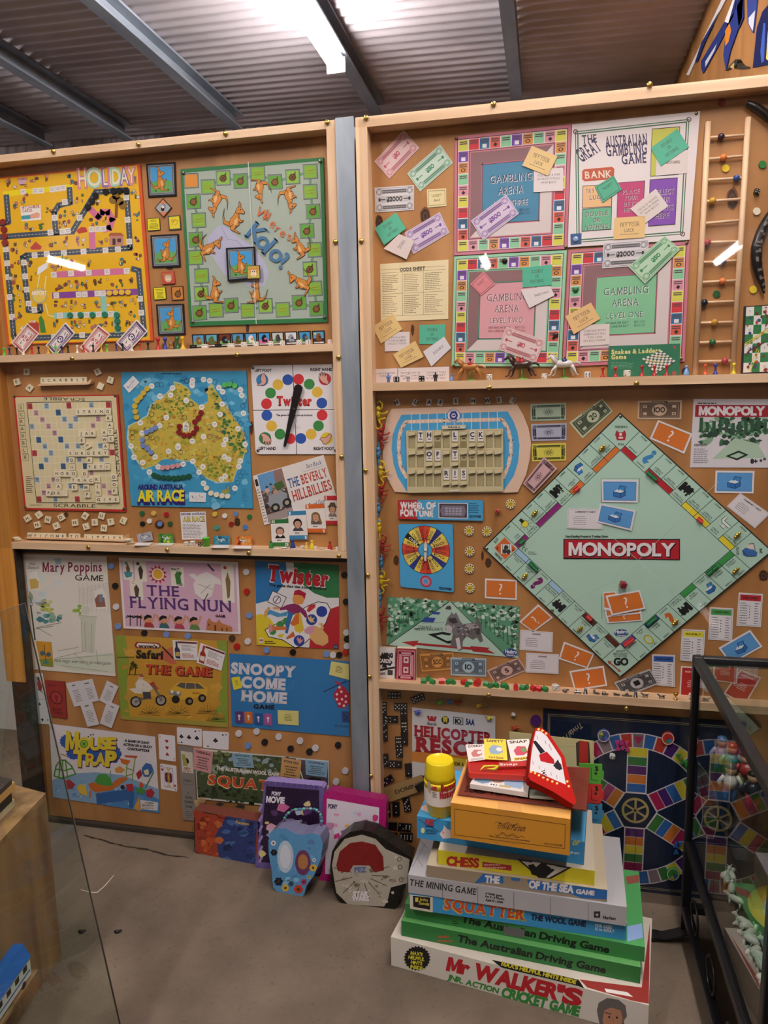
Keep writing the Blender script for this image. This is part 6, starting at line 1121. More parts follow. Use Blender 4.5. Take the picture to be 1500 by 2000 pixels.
# ================================================================ middle bay of the second case: letter wheel game and the property game
# ---- phrase panel
a = Art('e1', WALL, .0005); L_ = [(272,243),(1290,208),(1340,290),(1385,400),(1405,520),(1395,650),(1365,780),(1297,922),(1175,928),(395,925),(295,920),(235,810),(203,690),(195,580),(205,420),(235,310)]
a.slab(L_, .004,'e4c4ac','b89880'); a.poly([(350,292),(1215,265),(1260,340),(1295,430),(1312,540),(1300,680),(1265,790),(1180,915),(392,915),(320,800),(285,690),(270,570),(280,450),(310,370)],'48a4d8')
BZ = [(392,800),(345,720),(328,600),(330,480),(352,400),(385,350),(700,340),(1170,330),(1215,400),(1240,500),(1240,620),(1215,720),(1180,800)]
a.lines([BZ],30,'e4c4ac'); a.lines([[(x, 290-(x-420)*.03),(x+2,420)] for x in range(430,1180,70)],5,'e8e4e4')
dots = []
for p0, p1 in zip(BZ, BZ[1:]):
    n = max(1, int(math.dist(p0, p1)/34)); dots += [(p0[0]+(p1[0]-p0[0])*i/n, p0[1]+(p1[1]-p0[1])*i/n) for i in range(n)]
a.discs(dots, 10,'ecdcc8',10); a.disc(775,298,54,'2c3a88'); a.disc(775,298,50,'e8e4e8'); a.rings([(775,298)],34,16,'2c3a88'); a.text('WHEEL',775,275,16,'2c3a88', w=52, al=.5, b=2); a.text('FORTUNE',775,338,16,'2c3a88', w=62, al=.5, b=2); a.rect(764,290,788,304,'2c3a88')
wf = a.done('phrase_panel','peach and blue letter guessing panel with rows of cream shutters','game panel')
b = Art('e1', WALL, .0062); b.slab([(388,422),(1178,405),(1180,915),(398,928)],.003,'cfc49c','a89c74'); b.slab([(676,380),(872,374),(874,404),(680,412)],.004,'cfc49c'); b.rect(684,384,866,402,'dcd8d0'); b.text('PHRASE 21',730,400,13,'4a4438', w=96, b=2)
fr = b.done('shutter_frame', None, None, parent=wf, m=PLAS); KF = .0062+.0032
ROWS = ['.TH-.L-CK..','..OF.T--...','....RIS....']
b = Art('e1', WALL, KF); fl_ = []
for j, row in enumerate(ROWS):
    for i, ch in enumerate(row):
        x = 405+i*70.0; y = 425+j*156-i*.5; up = ch.isalpha(); b.k = KF
        b.rects([(x+3, y+2, x+57, y+140)],'94885f'); b.k = KF+STEP
        if up or ch == '-': b.rect(x+8, y, x+54, y+86,'e8e4e4' if up else 'c4b890'); b.rect(x+18, y+62, x+46, y+69,'1c1a1a')
        else: b.rect(x+9, y+40, x+53, y+138,'b0a47c')
        if up: b.text(ch, x+31, y+50,36,'1c1a1a', al=.5, b=2)
        yy = y+98 if up else y+4; fl_.append((x, yy))
b.base = b.at(780,660); b.done('letter_cells', None, None, parent=wf, m=PLAS)
for x, yy in fl_:
    b = Art('e1', WALL, KF+.0005); b.slab([(x+4, yy+2),(x+56, yy),(x+58, yy+26),(x+4, yy+36)],.006,'d6cba4','b0a47c'); b.done('shutter', None, None, parent=wf, m=PLAS)
b = Art('e1', WALL, KF+.0002); b.slab([(744,906),(820,904),(820,916),(744,918)],.002,'e4e0d4'); b.done('card_slot', None, None, parent=wf, m=PLAS)
NMS = ['nearest the post','second','third','fourth','fifth above the round badge','sixth','seventh','eighth','last by the plastic bags']
for i, (ch, x, y, r_) in enumerate((('H',316,193,-22),('U',460,193,24),('A',573,191,8),('E',666,193,12),('S',792,181,0),('H',933,180,3),('W',1050,178,-4),('E',1147,173,-8),('I',1252,176,26))):
    a = Art('e1', WALL, .0005); a.slab(rotd(x, y, 40,52, r_),.0012,'dcd8d4'); a.text(ch, x-8*math.sin(math.radians(r_))*-1, y+14,30,'1c1a1c', al=.5, b=2, rot=r_); a.done('letter_card', f'white letter card {ch} above the peach panel, {NMS[i]}','letter card','letter cards above the panel')
a = sheet('e1',[(322,985),(1015,990),(1013,1155),(326,1140)],'48a4d4',200,46,.0005,.006,'2c6a94'); a.rect(0,0,48,46,'b8242c'); a.text('WHEEL OF',5,21,15.5,'ece4e4', w=86, b=3, sf=1); a.text('FORTUNE',5,39,15.5,'ece4e4', w=80, b=3, sf=1); a.rect(98,6,166,42,'d8d4dc'); a.rect(100,8,164,40,'4a3c40'); a.poly([(106,12),(158,12),(162,24),(158,37),(106,37),(102,24)],'7a7488'); a.rects([(114+i*8,17+j*6,120+i*8,21+j*6) for i in range(5) for j in range(3)],'a8a4b0'); a.greek(168,5,196,30,5,'1c3a5c',.4); a.text('CROWNER',169,39,5,'1c2c4c', w=27, b=3); a.done('game_box','long red and blue letter wheel game box end under the peach panel','game box')
a = sheet('e1',[(325,1182),(768,1182),(778,1738),(342,1692)],'48a8dc',100,120,.0005,.004,'2f7098', rd=4)
cx, cy = 50,47; WC_ = ['d8402c','d8402c','e8d048','e8d048','2c3a8c','f0d860']
labels_ = ['500','100','200','300','400','LOSE','150','250']
for k in range(24):
    t0, t1 = 2*PI*k/24,2*PI*(k+1)/24; a.k = .0005+.004+2*STEP
    a.polys([[(cx+44*math.cos(t0), cy+44*math.sin(t0)),(cx+44*math.cos(t1), cy+44*math.sin(t1)),(cx+13*math.cos(t1), cy+13*math.sin(t1)),(cx+13*math.cos(t0), cy+13*math.sin(t0))]],'16161c' if k == 14 else ['d85030','e8d050','2c3a90','e8d860','d8b858','c83c2c'][k % 6])
a.k = .0046+4*STEP
for k in range(24):
    t = 2*PI*(k+.5)/24; kk = a.k; a.text(labels_[k % 8], cx+18*math.cos(t)-1.6*math.sin(t), cy+18*math.sin(t)+1.6*math.cos(t),4,'f0f0f0' if k == 14 else '26222a', w=19, b=1, rot=math.degrees(t)); a.k = kk
a.k += STEP*2; a.rings([(cx, cy)],44.5,1,'1c2030',40); a.disc(cx, cy, 13,'48a8dc', None, 24); a.rings([(cx, cy)],13.5,1,'1c2030',24)
a.rings([(50,105)],11,3.4,'c03a54',22); a.rings([(50,105)],7,2.4,'d890a0',18); a.text('CROWNER',74,117,4.4,'1c2c4c', w=22, b=3); KW = a.k; wsp = a.done('wheel_spinner','blue spinner card with a ring of coloured money wedges','spinner')
b = MB(); X = lambda x, y, h: wallp(P('e1', x, y), h); b.prism([X(546,1318,.0085), X(560,1350,.0085),(X(553,1480,.0085)), X(538,1480,.0085), X(533,1350,.0085)],(0,-.002,0),'d8d8d0'); b.lathe([(.004,0),(.004,.004)],'c8c8c0', X(548,1395,.0075),12, Matrix.Rotation(PI/2,3,'X')); b.obj('pointer', PLAS, wsp, X(548,1395,.0085))
for i, (c, x, y) in enumerate((('e1',1238,1018),('e1',900,1237),('e1',1045,1242),('e1',905,1405),('e2',903,213),('e2',908,370))):
    a = Art(c, WALL, .0005); a.slab(a.circ(x, y, 39, n=22),.003,'ece4c4'); a.polys([[(x+37*math.cos(t-.15), y+37*math.sin(t-.15)),(x+37*math.cos(t+.15), y+37*math.sin(t+.15)),(x+26*math.cos(t+.15), y+26*math.sin(t+.15)),(x+26*math.cos(t-.15), y+26*math.sin(t-.15))] for t in [2*PI*k/10 for k in range(10)]],'26221c'); a.disc(x, y, 24,'e0c030'); a.rects([(x-14, y-10+k*8, x+14, y-7+k*8) for k in range(3)],'4a4420'); a.done('game_chip', f'cream and black betting chip beside the wheel spinner, {("beside the red die, highest", "upper one nearest the spinner", "upper one nearest the diamond board", "alone beside the spinner middle", "beside the lower spinner edge", "lowest of the column")[i]}','chip','betting chips')
p = wallp(P('e1',1132,1078),.006); die(p, .0105,'a82c28','f0e0d8','red die fixed to the wood beside the highest betting chip',(2,3,5),10,20,20)
# ---- chain of hanging monkeys
def monkey(c, x, y, s, col, n, w, flip=1, rot=0, side=0):
    o = wallp(P(c, x, y),.014); k = s*FR[c][2]*.0015; ca, sa = math.cos(rot), math.sin(rot); b = MB()
    def T(u, v, d=0): u *= flip*(.25 if side else 1); return o+V(((u*ca+v*sa)*k, -d*k*.5,(-u*sa+v*ca)*k))
    b.tube([T(0,.28), T(0,.1), T(.02,-.14)],[.1*k, .13*k, .11*k], col, 8); b.ball(T(.02,.38,.1),.13*k, col); b.ball(T(.08,.35,.22),.07*k, col)
    b.tube([T(0,.24), T(.2,.4), T(.24,.62), T(.1,.78), T(-.06,.7)],.05*k, col, 6); b.tube([T(0,.22), T(.2,.1), T(.42,.14), T(.52,.24)],[.055*k, .05*k, .045*k, .05*k], col, 6)
    b.tube([T(.0,-.12), T(.2,-.2), T(.34,-.12), T(.42,-.16)],[.07*k, .055*k, .045*k, .05*k], col, 6); b.tube([T(0,-.14), T(.06,-.34), T(.18,-.5), T(.1,-.66), T(-.08,-.7), T(-.16,-.6)],[.07*k, .06*k, .05*k, .045*k, .045*k, .04*k], col, 6)
    b.obj('plastic_monkey', PLAS, None, o, f'{n} plastic monkey in the hanging chain near the post, {w}','toy monkey','chain of plastic monkeys')
MC = dict(yellow='e0c41c', red='a82024', blue='3f8cc4')
for i, (c, x, y, s, n, f, sd) in enumerate((('e1',162,300,135,'yellow',1,0),('e1',180,470,130,'red',1,0),('e1',162,625,125,'blue',1,1),('e1',180,775,125,'yellow',1,0),('e1',185,925,110,'red',1,0),('e1',165,1070,120,'blue',-1,0),('e1',170,1230,115,'yellow',1,1),('e1',195,1375,125,'red',1,0),('e2',185,180,110,'blue',1,1),('e2',185,325,120,'yellow',1,0),('e2',172,460,100,'blue',1,1),('e2',180,620,125,'red',1,0))):
    monkey(c, x, y, s, MC[n], n, f'{ORD[i]} from the top', f, 0, sd)
b = MB(); b.tube([wallp(P('e1',175+22*math.cos(t),215+20*math.sin(t)),.01) for t in [2*PI*k/14 for k in range(15)]],.0014,'b8b4ac',6, False); b.obj('metal_ring', METAL, None, wallp(P('e1',175,215),.01),'small wire ring holding the top monkey of the chain','ring')
# ---- the property board
L_, c_ = 12.3,1.65
MONO = [(727,70),(1525,794),(727,1456),(9,778)]
a = Art('e3', WALL, .0005).slab(MONO, .005,'1a1a18','2a2a28'); a.q(MONO, L_, L_); a.rect(.07,.07, L_-.07, L_-.07,'b4d8c6')
def cm(side, i):
    s0 = c_+i*1.0; s1 = s0+1
    return {0: lambda x, y: (s1-x, c_-y),1: lambda x, y: (L_-c_+y, s1-x),2: lambda x, y: (s0+x, L_-c_+y),3: lambda x, y: (c_-y, s0+x)}[side],(180,-90,0,90)[side]
BKL = [[(c_, 0),(c_, L_)],[(L_-c_, 0),(L_-c_, L_)],[(0, c_),(L_, c_)],[(0, L_-c_),(L_, L_-c_)]]
for i in range(1,9): s = c_+i; BKL += [[(s, 0),(s, c_)],[(s, L_-c_),(s, L_)],[(0, s),(c_, s)],[(L_-c_, s),(L_, s)]]
a.lines(BKL, .035,'20302a')
RED, YLW, GRE, BLU, BRN, LBL, PUR, ORA = 'b8202c','e8d830','3a9a48','2c4a9a','5a2c20','a4cce8','8c2478','d87830'
# side, order from the corner in local frame: (strip colour, lines, price)
CELLS = {0: [(RED, 'STRAND','M220'),(None, 'CHANCE','?b'),(RED, 'FLEET/STREET','M220'),(RED, 'TRAFALGAR/SQUARE','M240'),(None, 'FENCHURCH ST/STATION','T'),(YLW, 'LEICESTER/SQUARE','M260'),(YLW, 'COVENTRY/STREET','M260'),(None, 'WATER/WORKS','W'),(YLW, 'PICCADILLY','M280')],
    1: [(GRE, 'REGENT/STREET','M300'),(GRE, 'OXFORD/STREET','M300'),(None, 'COMMUNITY/CHEST','C'),(GRE, 'BOND/STREET','M320'),(None, 'LIVERPOOL ST/STATION','T'),(None, 'CHANCE','?o'),(BLU, 'PARK/LANE','M350'),(None, 'SUPER/TAX','R'),(BLU, 'MAYFAIR','M400')],
    2: [(LBL, 'PENTONVILLE/ROAD','M120'),(LBL, 'EUSTON/ROAD','M100'),(None, 'CHANCE','?p'),(LBL, 'THE ANGEL/ISLINGTON','M100'),(None, 'KINGS CROSS/STATION','T'),(None, 'INCOME/TAX','PAY M200'),(BRN, 'WHITECHAPEL/ROAD','M60'),(None, 'COMMUNITY/CHEST','C'),(BRN, 'OLD KENT/ROAD','M60')],
    3: [(ORA, 'VINE/STREET','M200'),(ORA, 'MARLBOROUGH/STREET','M180'),(None, 'COMMUNITY/CHEST','C'),(ORA, 'BOW/STREET','M180'),(None, 'MARYLEBONE/STATION','T'),(PUR, 'NORTHUMBRLND/AVENUE','M160'),(PUR, 'WHITEHALL','M140'),(None, 'ELECTRIC/COMPANY','E'),(PUR, 'PALL/MALL','M140')]}
k1 = a.k
def chest(a, m, x, y, s):
    T = lambda L: [m(x+u*s, y+v*s) for u, v in L]
    a.polys([T([(-.5,0),(.1,.12),(.1,.5),(-.5,.36)]), T([(.1,.12),(.5,-.06),(.5,.28),(.1,.5)])],'2c70b8'); a.polys([T([(-.1,-.1),(.05,-.5),(.55,-.42),(.4,-.1)])],'3a88cc'); a.polys([T([(-.45,-.02),(-.2,-.2),(.1,-.18),(.4,-.04),(.1,.12)])],'dfe8f0')
    a.lines([T(q_) for q_ in ([(-.5,0),(.1,.12),(.5,-.06)],[(.1,.12),(.1,.5)],[(-.5,0),(-.5,.36),(.1,.5),(.5,.28),(.5,-.06)],[(-.1,-.1),(.05,-.5),(.55,-.42),(.42,-.08)])],.05*s, '173a6a')
for sd, cells in CELLS.items():
    for i, (col, nm, pr) in enumerate(cells):
        m, rt = cm(sd, i); a.k = k1
        if col: a.polys([[m(.02,.03), m(.98,.03), m(.98,.36), m(.02,.36)]], col); a.lines([[m(0,.38), m(1,.38)],[m(0,0), m(1,0)]],.04,'20302a')
        for j, t in enumerate(nm.split('/')): x, y = m(.5,(.58 if col else .22)+j*.15); a.text(t, x, y, .1,'26302c', w=min(.85,.1*len(t)), al=.5, b=1, rot=rt)
        if pr[0] in 'MP': x, y = m(.5,1.5); a.text(pr, x, y, .1,'26302c', al=.5, b=1, rot=rt, w=.45)
        elif pr[0] == '?': x, y = m(.5,1.3); a.text('?', x, y, .85,'3a88c0' if pr[1] == 'b' else ('c8682c' if pr[1] == 'o' else '7a2468'), al=.5, b=3, rot=rt)
        elif pr[0] == 'T': a.polys([[m(u, v) for u, v in q_] for q_ in ([(.14,.78),(.7,.78),(.7,1.08),(.14,1.08)],[(.66,.62),(.92,.62),(.92,1.1),(.66,1.1)],[(.2,.6),(.34,.6),(.32,.8),(.22,.8)],[(.42,.68),(.54,.68),(.54,.8),(.42,.8)],[(.02,1.12),(.2,1.0),(.2,1.16)])],'16181a'); a.discs([m(.28,1.12), m(.52,1.12), m(.8,1.14)],.13,'16181a',12)
        elif pr[0] == 'C': chest(a, m, .5,.95,.62)
        elif pr[0] == 'E': a.disc(*m(.5,.85),.24,'e8dc48'); a.polys([[m(.38,1.0), m(.62,1.0), m(.6,1.3), m(.4,1.3)]],'26261c'); a.lines([[m(.5+.33*math.cos(t),.85-.33*math.sin(t)), m(.5+.43*math.cos(t),.85-.43*math.sin(t))] for t in (0,.6,1.2,1.9,2.5,3.1)],.03,'26261c'); a.rings([m(.5,.85)],.25,.03,'26261c',14)
        elif pr[0] == 'W': a.polys([[m(.1,.9), m(.6,.9), m(.75,1.0), m(.75,1.3), m(.6,1.3), m(.58,1.08), m(.1,1.08)],[m(.3,.7), m(.5,.7), m(.44,.9), m(.36,.9)]],'e8eee8'); a.lines([[m(.1,.9), m(.6,.9), m(.75,1.0), m(.75,1.3)],[m(.1,1.08), m(.58,1.08), m(.6,1.3)],[m(.25,.68), m(.55,.68)]],.035,'20302a')
        elif pr[0] == 'R': a.rings([m(.5,.95)],.32,.12,'e0d048',18,.75); a.rings([m(.5,.95)],.34,.03,'26261c',18,.75); x, y = m(.5,1.45); a.text('PAY M100', x, y, .1,'26302c', al=.5, b=1, rot=rt, w=.5)
a.k = k1+STEP*14
# corners
cn = lambda x, y: (L_-c_/2+(x-y)*.7071, L_-c_/2+(x+y)*.7071) if False else None
a.fr('e3')
for t, y, h, w in (('COLLECT',1322,9,48),('M200 SALARY',1336,9,74),('AS YOU PASS',1347,9,68)): a.text(t, 729, y, h, '26302c', w=w, al=.5, b=1)
a.text('GO',695,1390,36,'16181a', w=72, b=3); a.line([(672,1378),(720,1418)],7,'a84838'); a.polys([[(660,1366),(684,1372),(668,1388)],[(722,1412),(734,1425),(712,1424)]],'a84838')
a.text('FREE',745,230,11,'26302c', w=30, b=1, rot=180); a.text('PARKING',762,138,12,'26302c', w=62, b=1, rot=180)
a.poly([(705,168),(712,160),(716,172),(742,172),(746,160),(754,168),(758,185),(752,214),(710,214),(700,185)],'b02834'); a.disc(729,183,8,'e8dcd8'); a.rect(718,196,742,205,'e8dcd8')
a.poly([(68,776),(122,722),(182,782),(124,838)],'d8682c'); a.rect(103,757,158,808,'e4e8e4'); a.discs([(130,775),(122,795),(142,797)],12,'3a3a3c'); a.lines([[(112+i*12,757),(112+i*12,808)] for i in range(4)],2.4,'26302c'); a.text('JUST',72,752,13,'26302c', w=30, b=1, rot=-45); a.text('VISITING',66,808,13,'26302c', w=52, b=1, rot=45); a.text('IN',172,792,10,'5a1c10', w=10, b=2, rot=-90); a.text('JAIL',88,790,9,'5a1c10', w=20, b=2, rot=-90)
a.text('GO TO',1348,815,13,'26302c', w=42, b=1, rot=-90); a.text('JAIL',1468,805,13,'26302c', w=28, b=1, rot=-90); a.poly([(1365,790),(1385,775),(1430,790),(1445,800),(1440,820),(1390,822),(1370,815)],'3a6cb0'); a.poly([(1385,775),(1400,757),(1425,760),(1432,785),(1410,785)],'e0d4c8'); a.lines([[(1400,757),(1425,753),(1432,785)],[(1365,790),(1390,822),(1440,820)]],3,'20283a')
a.frame(430,730,1040,836,3,'1a1214'); a.poly([(432,731),(1040,733),(1039,842),(431,832)],'1a1214'); a.poly([(436,735),(1036,737),(1035,837),(435,827)],'b41c2c'); a.text('MONOPOLY',462,820,64,'3a0c14', w=548, b=3, rot=.4); a.text('MONOPOLY',460,815,64,'ece8ea', w=546, b=2, rot=.4)
a.text('Fast-Dealing Property Trading Game',442,722,11,'2c3a34', w=220, b=2); a.disc(732,1222,38,'2c4a8a',20); a.text('Hasbro',700,1224,18,'e4e8ec', w=66, b=2); a.text('Gaming',712,1240,10,'e4e8ec', w=44, b=1)
a.lines([[(1240,430),(722,938),(480,1040)],[(400,460),(1060,1060)]],1.6,'d0e4d8')
a.lines([[(222+i*.9,790),(222+i*.9,790)] for i in range(1)],1,'26302c'); a.rings([(224,782),(238,790)],10,3,'26302c',10,1,2.2,5.4); a.greek(245,795,300,815,2,'4a5a52',.3)
dt = []
for x0, y0, x1, y1 in ((627,415,828,413),(828,413,826,538),(628,540,627,415),(630,1030,632,1145)): dt += [(x0+(x1-x0)*i/24, y0+(y1-y0)*i/24) for i in range(25)]
a.polys([a.circ(x, y, 1.6, None, 6) for x, y in dt],'26302c'); MK = a.k+.0002
mo = a.done('property_board','large pale green property trading board hung as a diamond','game board')
for x, y in ((729,88),(28,780),(727,1448),(372,1105),(727,786)): p = wallp(P('e3', x, y), MK); MB().ball(p, .0042,'9a9a90',(1,.5,1)).obj('screw', METAL, mo, p)
# ---- cards of the property game
def chance(c, q_, label, h0=.0005):
    a = sheet(c, q_, 'eae4e6',160,96, h0,.0008); a.rect(8,8,152,88,'8a5a3c'); a.rect(9.5,9.5,150.5,86.5,'d8762c'); a.text('?',80,74,52,'f0e8e4', al=.5, b=0); return a.done('chance_card', label, 'card','orange question cards')
def comm(c, q_, label, h0=.0005):
    a = sheet(c, q_, 'e2e2ea',160,96, h0,.0008); a.rect(8,8,152,88,'2c4a78'); a.rect(9.5,9.5,150.5,86.5,'5a9cd8'); chest(a, lambda x, y: (x, y),78,50,52); return a.done('chest_card', label, 'card','blue treasure chest cards')
def textc(c, q_, title, label, h0=.0005, k=1, rev=0):
    a = sheet(c, q_, 'e2dee2',160,96, h0,.0008); a.frame(4,4,156,92,.8,'8a8a90'); a.text(title, 80,18,7,'26262c', al=.5, b=2)
    a.greek(20,34,96,80,5,'7a7a82',.3, ctr=True, seed=k); return a.done('text_card', label, 'card','white property game cards')
comm('e3',[(628,420),(822,422),(818,540),(632,538)],'blue treasure chest card lying straight on the diamond board, over its dotted box', MK)
comm('e3',[(622,545),(808,582),(786,688),(602,642)],'blue treasure chest card tilted below the dotted box of the diamond board', MK+.0013)
textc('e3',[(452,572),(640,574),(632,680),(448,675)],'COMMUNITY CHEST','white chest text card on the diamond board, partly under a blue card', MK)
for i, (q_, l) in enumerate((([(645,1100),(838,1090),(842,1158),(660,1172)],'lowest orange question card of the fanned pile on the diamond board'),([(640,1050),(830,1020),(838,1120),(650,1140)],'third orange question card of the fanned pile on the diamond board'),([(640,1010),(700,1005),(760,1120),(640,1100)],'second orange question card of the fanned pile, only its edge showing'),([(650,1028),(830,998),(860,1095),(682,1132)],'topmost orange question card of the fanned pile on the diamond board'))): chance('e3', q_, l, MK+i*.0011)
chance('e3',[(925,108),(1105,180),(1062,285),(882,205)],'orange question card tilted on the wood above the diamond board'); chance('e3',[(20,937),(187,945),(186,1050),(18,1040)],'orange question card straight on the wood beside the diamond board'); chance('e3',[(198,1165),(298,1072),(375,1142),(272,1218)],'orange question card tilted above the white chance cards')
chance('e3',[(432,1268),(592,1330),(556,1408),(405,1358)],'orange question card tilted under the lower edge of the diamond board'); chance('e5',[(380,608),(575,578),(594,690),(410,718)],'orange question card lowest, just above the token row')
comm('e3',[(1226,373),(1430,375),(1424,492),(1221,489)],'blue treasure chest card straight under the mascotless leaflet'.replace('mascotless ','property game ')); comm('e5',[(1222,478),(1400,376),(1470,470),(1290,570)],'blue treasure chest card tilted above the black display case')
textc('e3',[(1355,490),(1510,598),(1432,675),(1285,560)],'COMMUNITY CHEST','white chest text card tilted beside the straight blue card'); textc('e5',[(104,376),(288,390),(285,502),(100,488)],'CHANCE','upper white chance text card beside the dog picture'); textc('e5',[(138,505),(322,514),(320,625),(134,615)],'CHANCE','lower white chance text card beside the dog picture',.0018,4)
def deed(c, q_, col, name, label, h0=.0005):
    a = sheet(c, q_, 'e4e2e6',70,96, h0,.0008); a.frame(3,3,67,93,.8,'5a5a60'); a.rect(5,5,65,22, col); a.text(name, 35,16,5,'1c1a20', al=.5, b=2, w=44); a.greek(7,27,34,92,9,'4a4a52',.3); a.greek(48,27,64,92,9,'4a4a52',.3, seed=5); a.rects([(33,37+i*8,36,40+i*8) for i in range(5)],'4a4a52'); a.done('title_deed', label, 'card','title deed cards')
deed('e5',[(1336,166),(1472,174),(1460,360),(1322,352)],'b8242c','FLEET STREET','white deed card with a red band near the diamond board'); deed('e5',[(1172,248),(1306,255),(1298,438),(1163,430)],'48a050','OXFORD STREET','white deed card with a green band near the diamond board'); deed('e5',[(1015,372),(1147,378),(1136,558),(1005,548)],'e4d83c','PICCADILLY','white deed card with a yellow band near the diamond board',.0016); deed('e5',[(848,514),(977,518),(975,698),(845,684)],'2c5aa8','PARK LANE','white deed card with a blue band near the diamond board',.0016)
for q_, l in (([(1010,580),(1150,588),(1135,765),(1000,755)],'red mortgage card behind the black case upright'),([(1195,548),(1335,560),(1325,680),(1190,660)],'red mortgage card seen through the glass, upper'),([(1345,600),(1462,645),(1370,802),(1250,735)],'red mortgage card tilted, seen through the glass case')):
    a = sheet('e5', q_, 'e4dcde',70,96,.0005 if l[-5:] != 'upper' else .002,.0008); a.rect(4,4,66,92,'b82c28'); a.text('MORTGAGED',35,18,5,'ecd8d4', al=.5, w=44, b=1); a.greek(18,40,52,64,4,'ecd0cc',.4, ctr=True); a.done('mortgage_card', l, 'card','red mortgage cards')
textc('e5',[(1135,600),(1210,640),(1205,745),(1130,715)],'TITLE','small white card corner seen through the glass case',.0026)
def money(c, q_, v, dark, pale, label, h0=.0005, ctr=1):
    a = sheet(c, q_, pale, 160,84, h0,.0007); a.rect(6,8,154,76, dark); a.frame(12,14,148,70,1, pale)
    if ctr: a.disc(80,42,27, pale, 26); a.text(v, 80,52,22,'1c1a1e', al=.5, b=2, w=(14 if len(v) == 1 else 28 if len(v) == 2 else 40)); a.rect(52,2,108,12,'1c1a1e'); a.text('MONOPOLY',80,10,6, pale, al=.5, w=50, b=2); a.rects([(20,20,34,32),(126,20,140,32),(20,52,34,64),(126,52,140,64)], pale); a.rects([(24,23,30,29),(130,55,136,61)], dark)
    else: a.rect(22,18,138,66, pale); a.lines([[(80+r_*math.cos(t),42+r_*.8*math.sin(t)),(80+(r_+4)*math.cos(t),42+(r_+4)*.8*math.sin(t))] for r_ in (5,12,19) for t in [2*PI*k/12+r_ for k in range(12)]],2.4,'26262a'); a.rings([(16,14),(144,14),(16,70),(144,70)],11,2, pale); a.text('100',9,17,6, pale); a.text('100',137,17,6, pale)
    return a.done('play_banknote', label, 'play money','property game banknotes', GLOSS if not ctr else CARD)
money('e1',[(1400,205),(1690,195),(1690,335),(1402,345)],'','3a443c','a8bca4','pale green bagged banknote topmost beside the peach panel', ctr=0); money('e1',[(1405,368),(1695,360),(1693,500),(1412,505)],'','36384a','b4b8cc','grey blue bagged banknote beside the peach panel', ctr=0); money('e1',[(1408,530),(1690,522),(1690,665),(1415,672)],'','3a381c','d8d058','yellow bagged banknote beside the peach panel', ctr=0); money('e3',[(218,440),(328,300),(398,362),(275,492)],'','4a3a3c','d4acb0','pink banknote tilted against the peach panel',.0052, ctr=0)
money('e3',[(460,122),(632,-5),(688,62),(530,205)],'20','4a5440','c4ccac','green 20 banknote tilted above the diamond board'); money('e3',[(820,8),(1050,5),(1046,105),(818,105)],'100','6a5444','d0b498','brown 100 banknote above the diamond board'); money('e2',[(496,908),(772,893),(775,1030),(515,1050)],'500','8a5a2c','d89a50','orange 500 banknote above the little houses'); money('e2',[(748,934),(1042,943),(1040,1090),(752,1080)],'10','5a6c7c','a8c4d4','blue 10 banknote above the little houses',.0014); money('e2',[(1045,1040),(1300,935),(1370,1040),(1112,1150)],'5','6a5654','d4b0a8','pink 5 banknote tilted over the shelf',.001); money('e5',[(632,672),(835,595),(885,680),(688,758)],'1','4a4a4c','b8b8ba','grey 1 banknote tilted at the foot of the diamond board',.003)
# ---- leaflet and dog picture
a = sheet('e4',[(878,82),(1520,84),(1520,658),(848,655)],'dcd8de',110,100,.0005,.0012); a.blots(lambda r: (r.uniform(8,104), r.uniform(28,66)),120,3,8,['3c6a4c','5a8a68','84ac8c','2c4a38','a8c4ac'],5); a.rects([(10+i*9,28+(i*7) % 9,15+i*9,50) for i in range(11)],'2f5a40'); a.poly([(30,88),(60,58),(92,66),(104,86)],'b0ccb4'); a.poly([(48,84),(66,76),(80,82),(64,90)],'24302a'); a.poly([(54,84),(66,79),(74,82),(64,87)],'b0ccb4')
a.rect(3,9,107,27,'a41c2c'); a.text('MONOPOLY',55,24,12,'ece6ea', w=92, al=.5, b=3); a.greek(6,5,50,8,1,'4a4a52',.6); a.text('CONTENTS',4,70,3.2,'26262c', w=17, b=2); a.greek(4,73,28,95,8,'5a5a62',.35); a.text('8+',83,94,6,'1c1a20', w=9, b=3); a.discs([(97,90),(102,88)],2,'4a4a52'); a.done('leaflet','white property game contents leaflet with red title at the edge of the frame','leaflet')
a = Art('e2', WALL, .0005).slab([(237,440),(1308,520),(1300,938),(230,832)],.002,'b4d4c4','5a6a60'); a.poly([(237,440),(740,478),(235,830)],'5a9a78'); a.poly([(760,480),(1308,520),(1302,920),(1190,905)],'5a9a78')
a.blots(inside([(240,445),(720,480),(240,780)]),120,10,28,['d4e4d8','8abc9c','3a7a58','2c5a44','b4d4c0'],4); a.blots(inside([(780,485),(1305,525),(1298,880)]),140,10,30,['d4e4d8','8abc9c','3a7a58','2c5a44','b4d4c0'],5)
a.lines([[(255+i*38,640+(i % 2)*8-i*16),(255+i*38,760-i*26)] for i in range(9)]+[[(960+i*36,560+i*18),(965+i*36,640+i*26)] for i in range(9)],8,'3a6a50'); a.lines([[(735,482),(240,832)],[(755,482),(1195,915)]],6,'26302c')
a.polys([[(612,560),(668,566),(655,585),(590,580)],[(540,606),(630,612),(610,650),(512,645)]],'2c4aa0'); a.lines([[(520,655),(700,650)],[(470,700),(690,690)]],2,'4a5a52'); a.text('COLLECT',490,690,16,'26302c', w=110, it=-.4, b=1, rot=2); a.text('M200 SALARY',462,712,18,'26302c', w=230, it=-.4, b=1, rot=1)
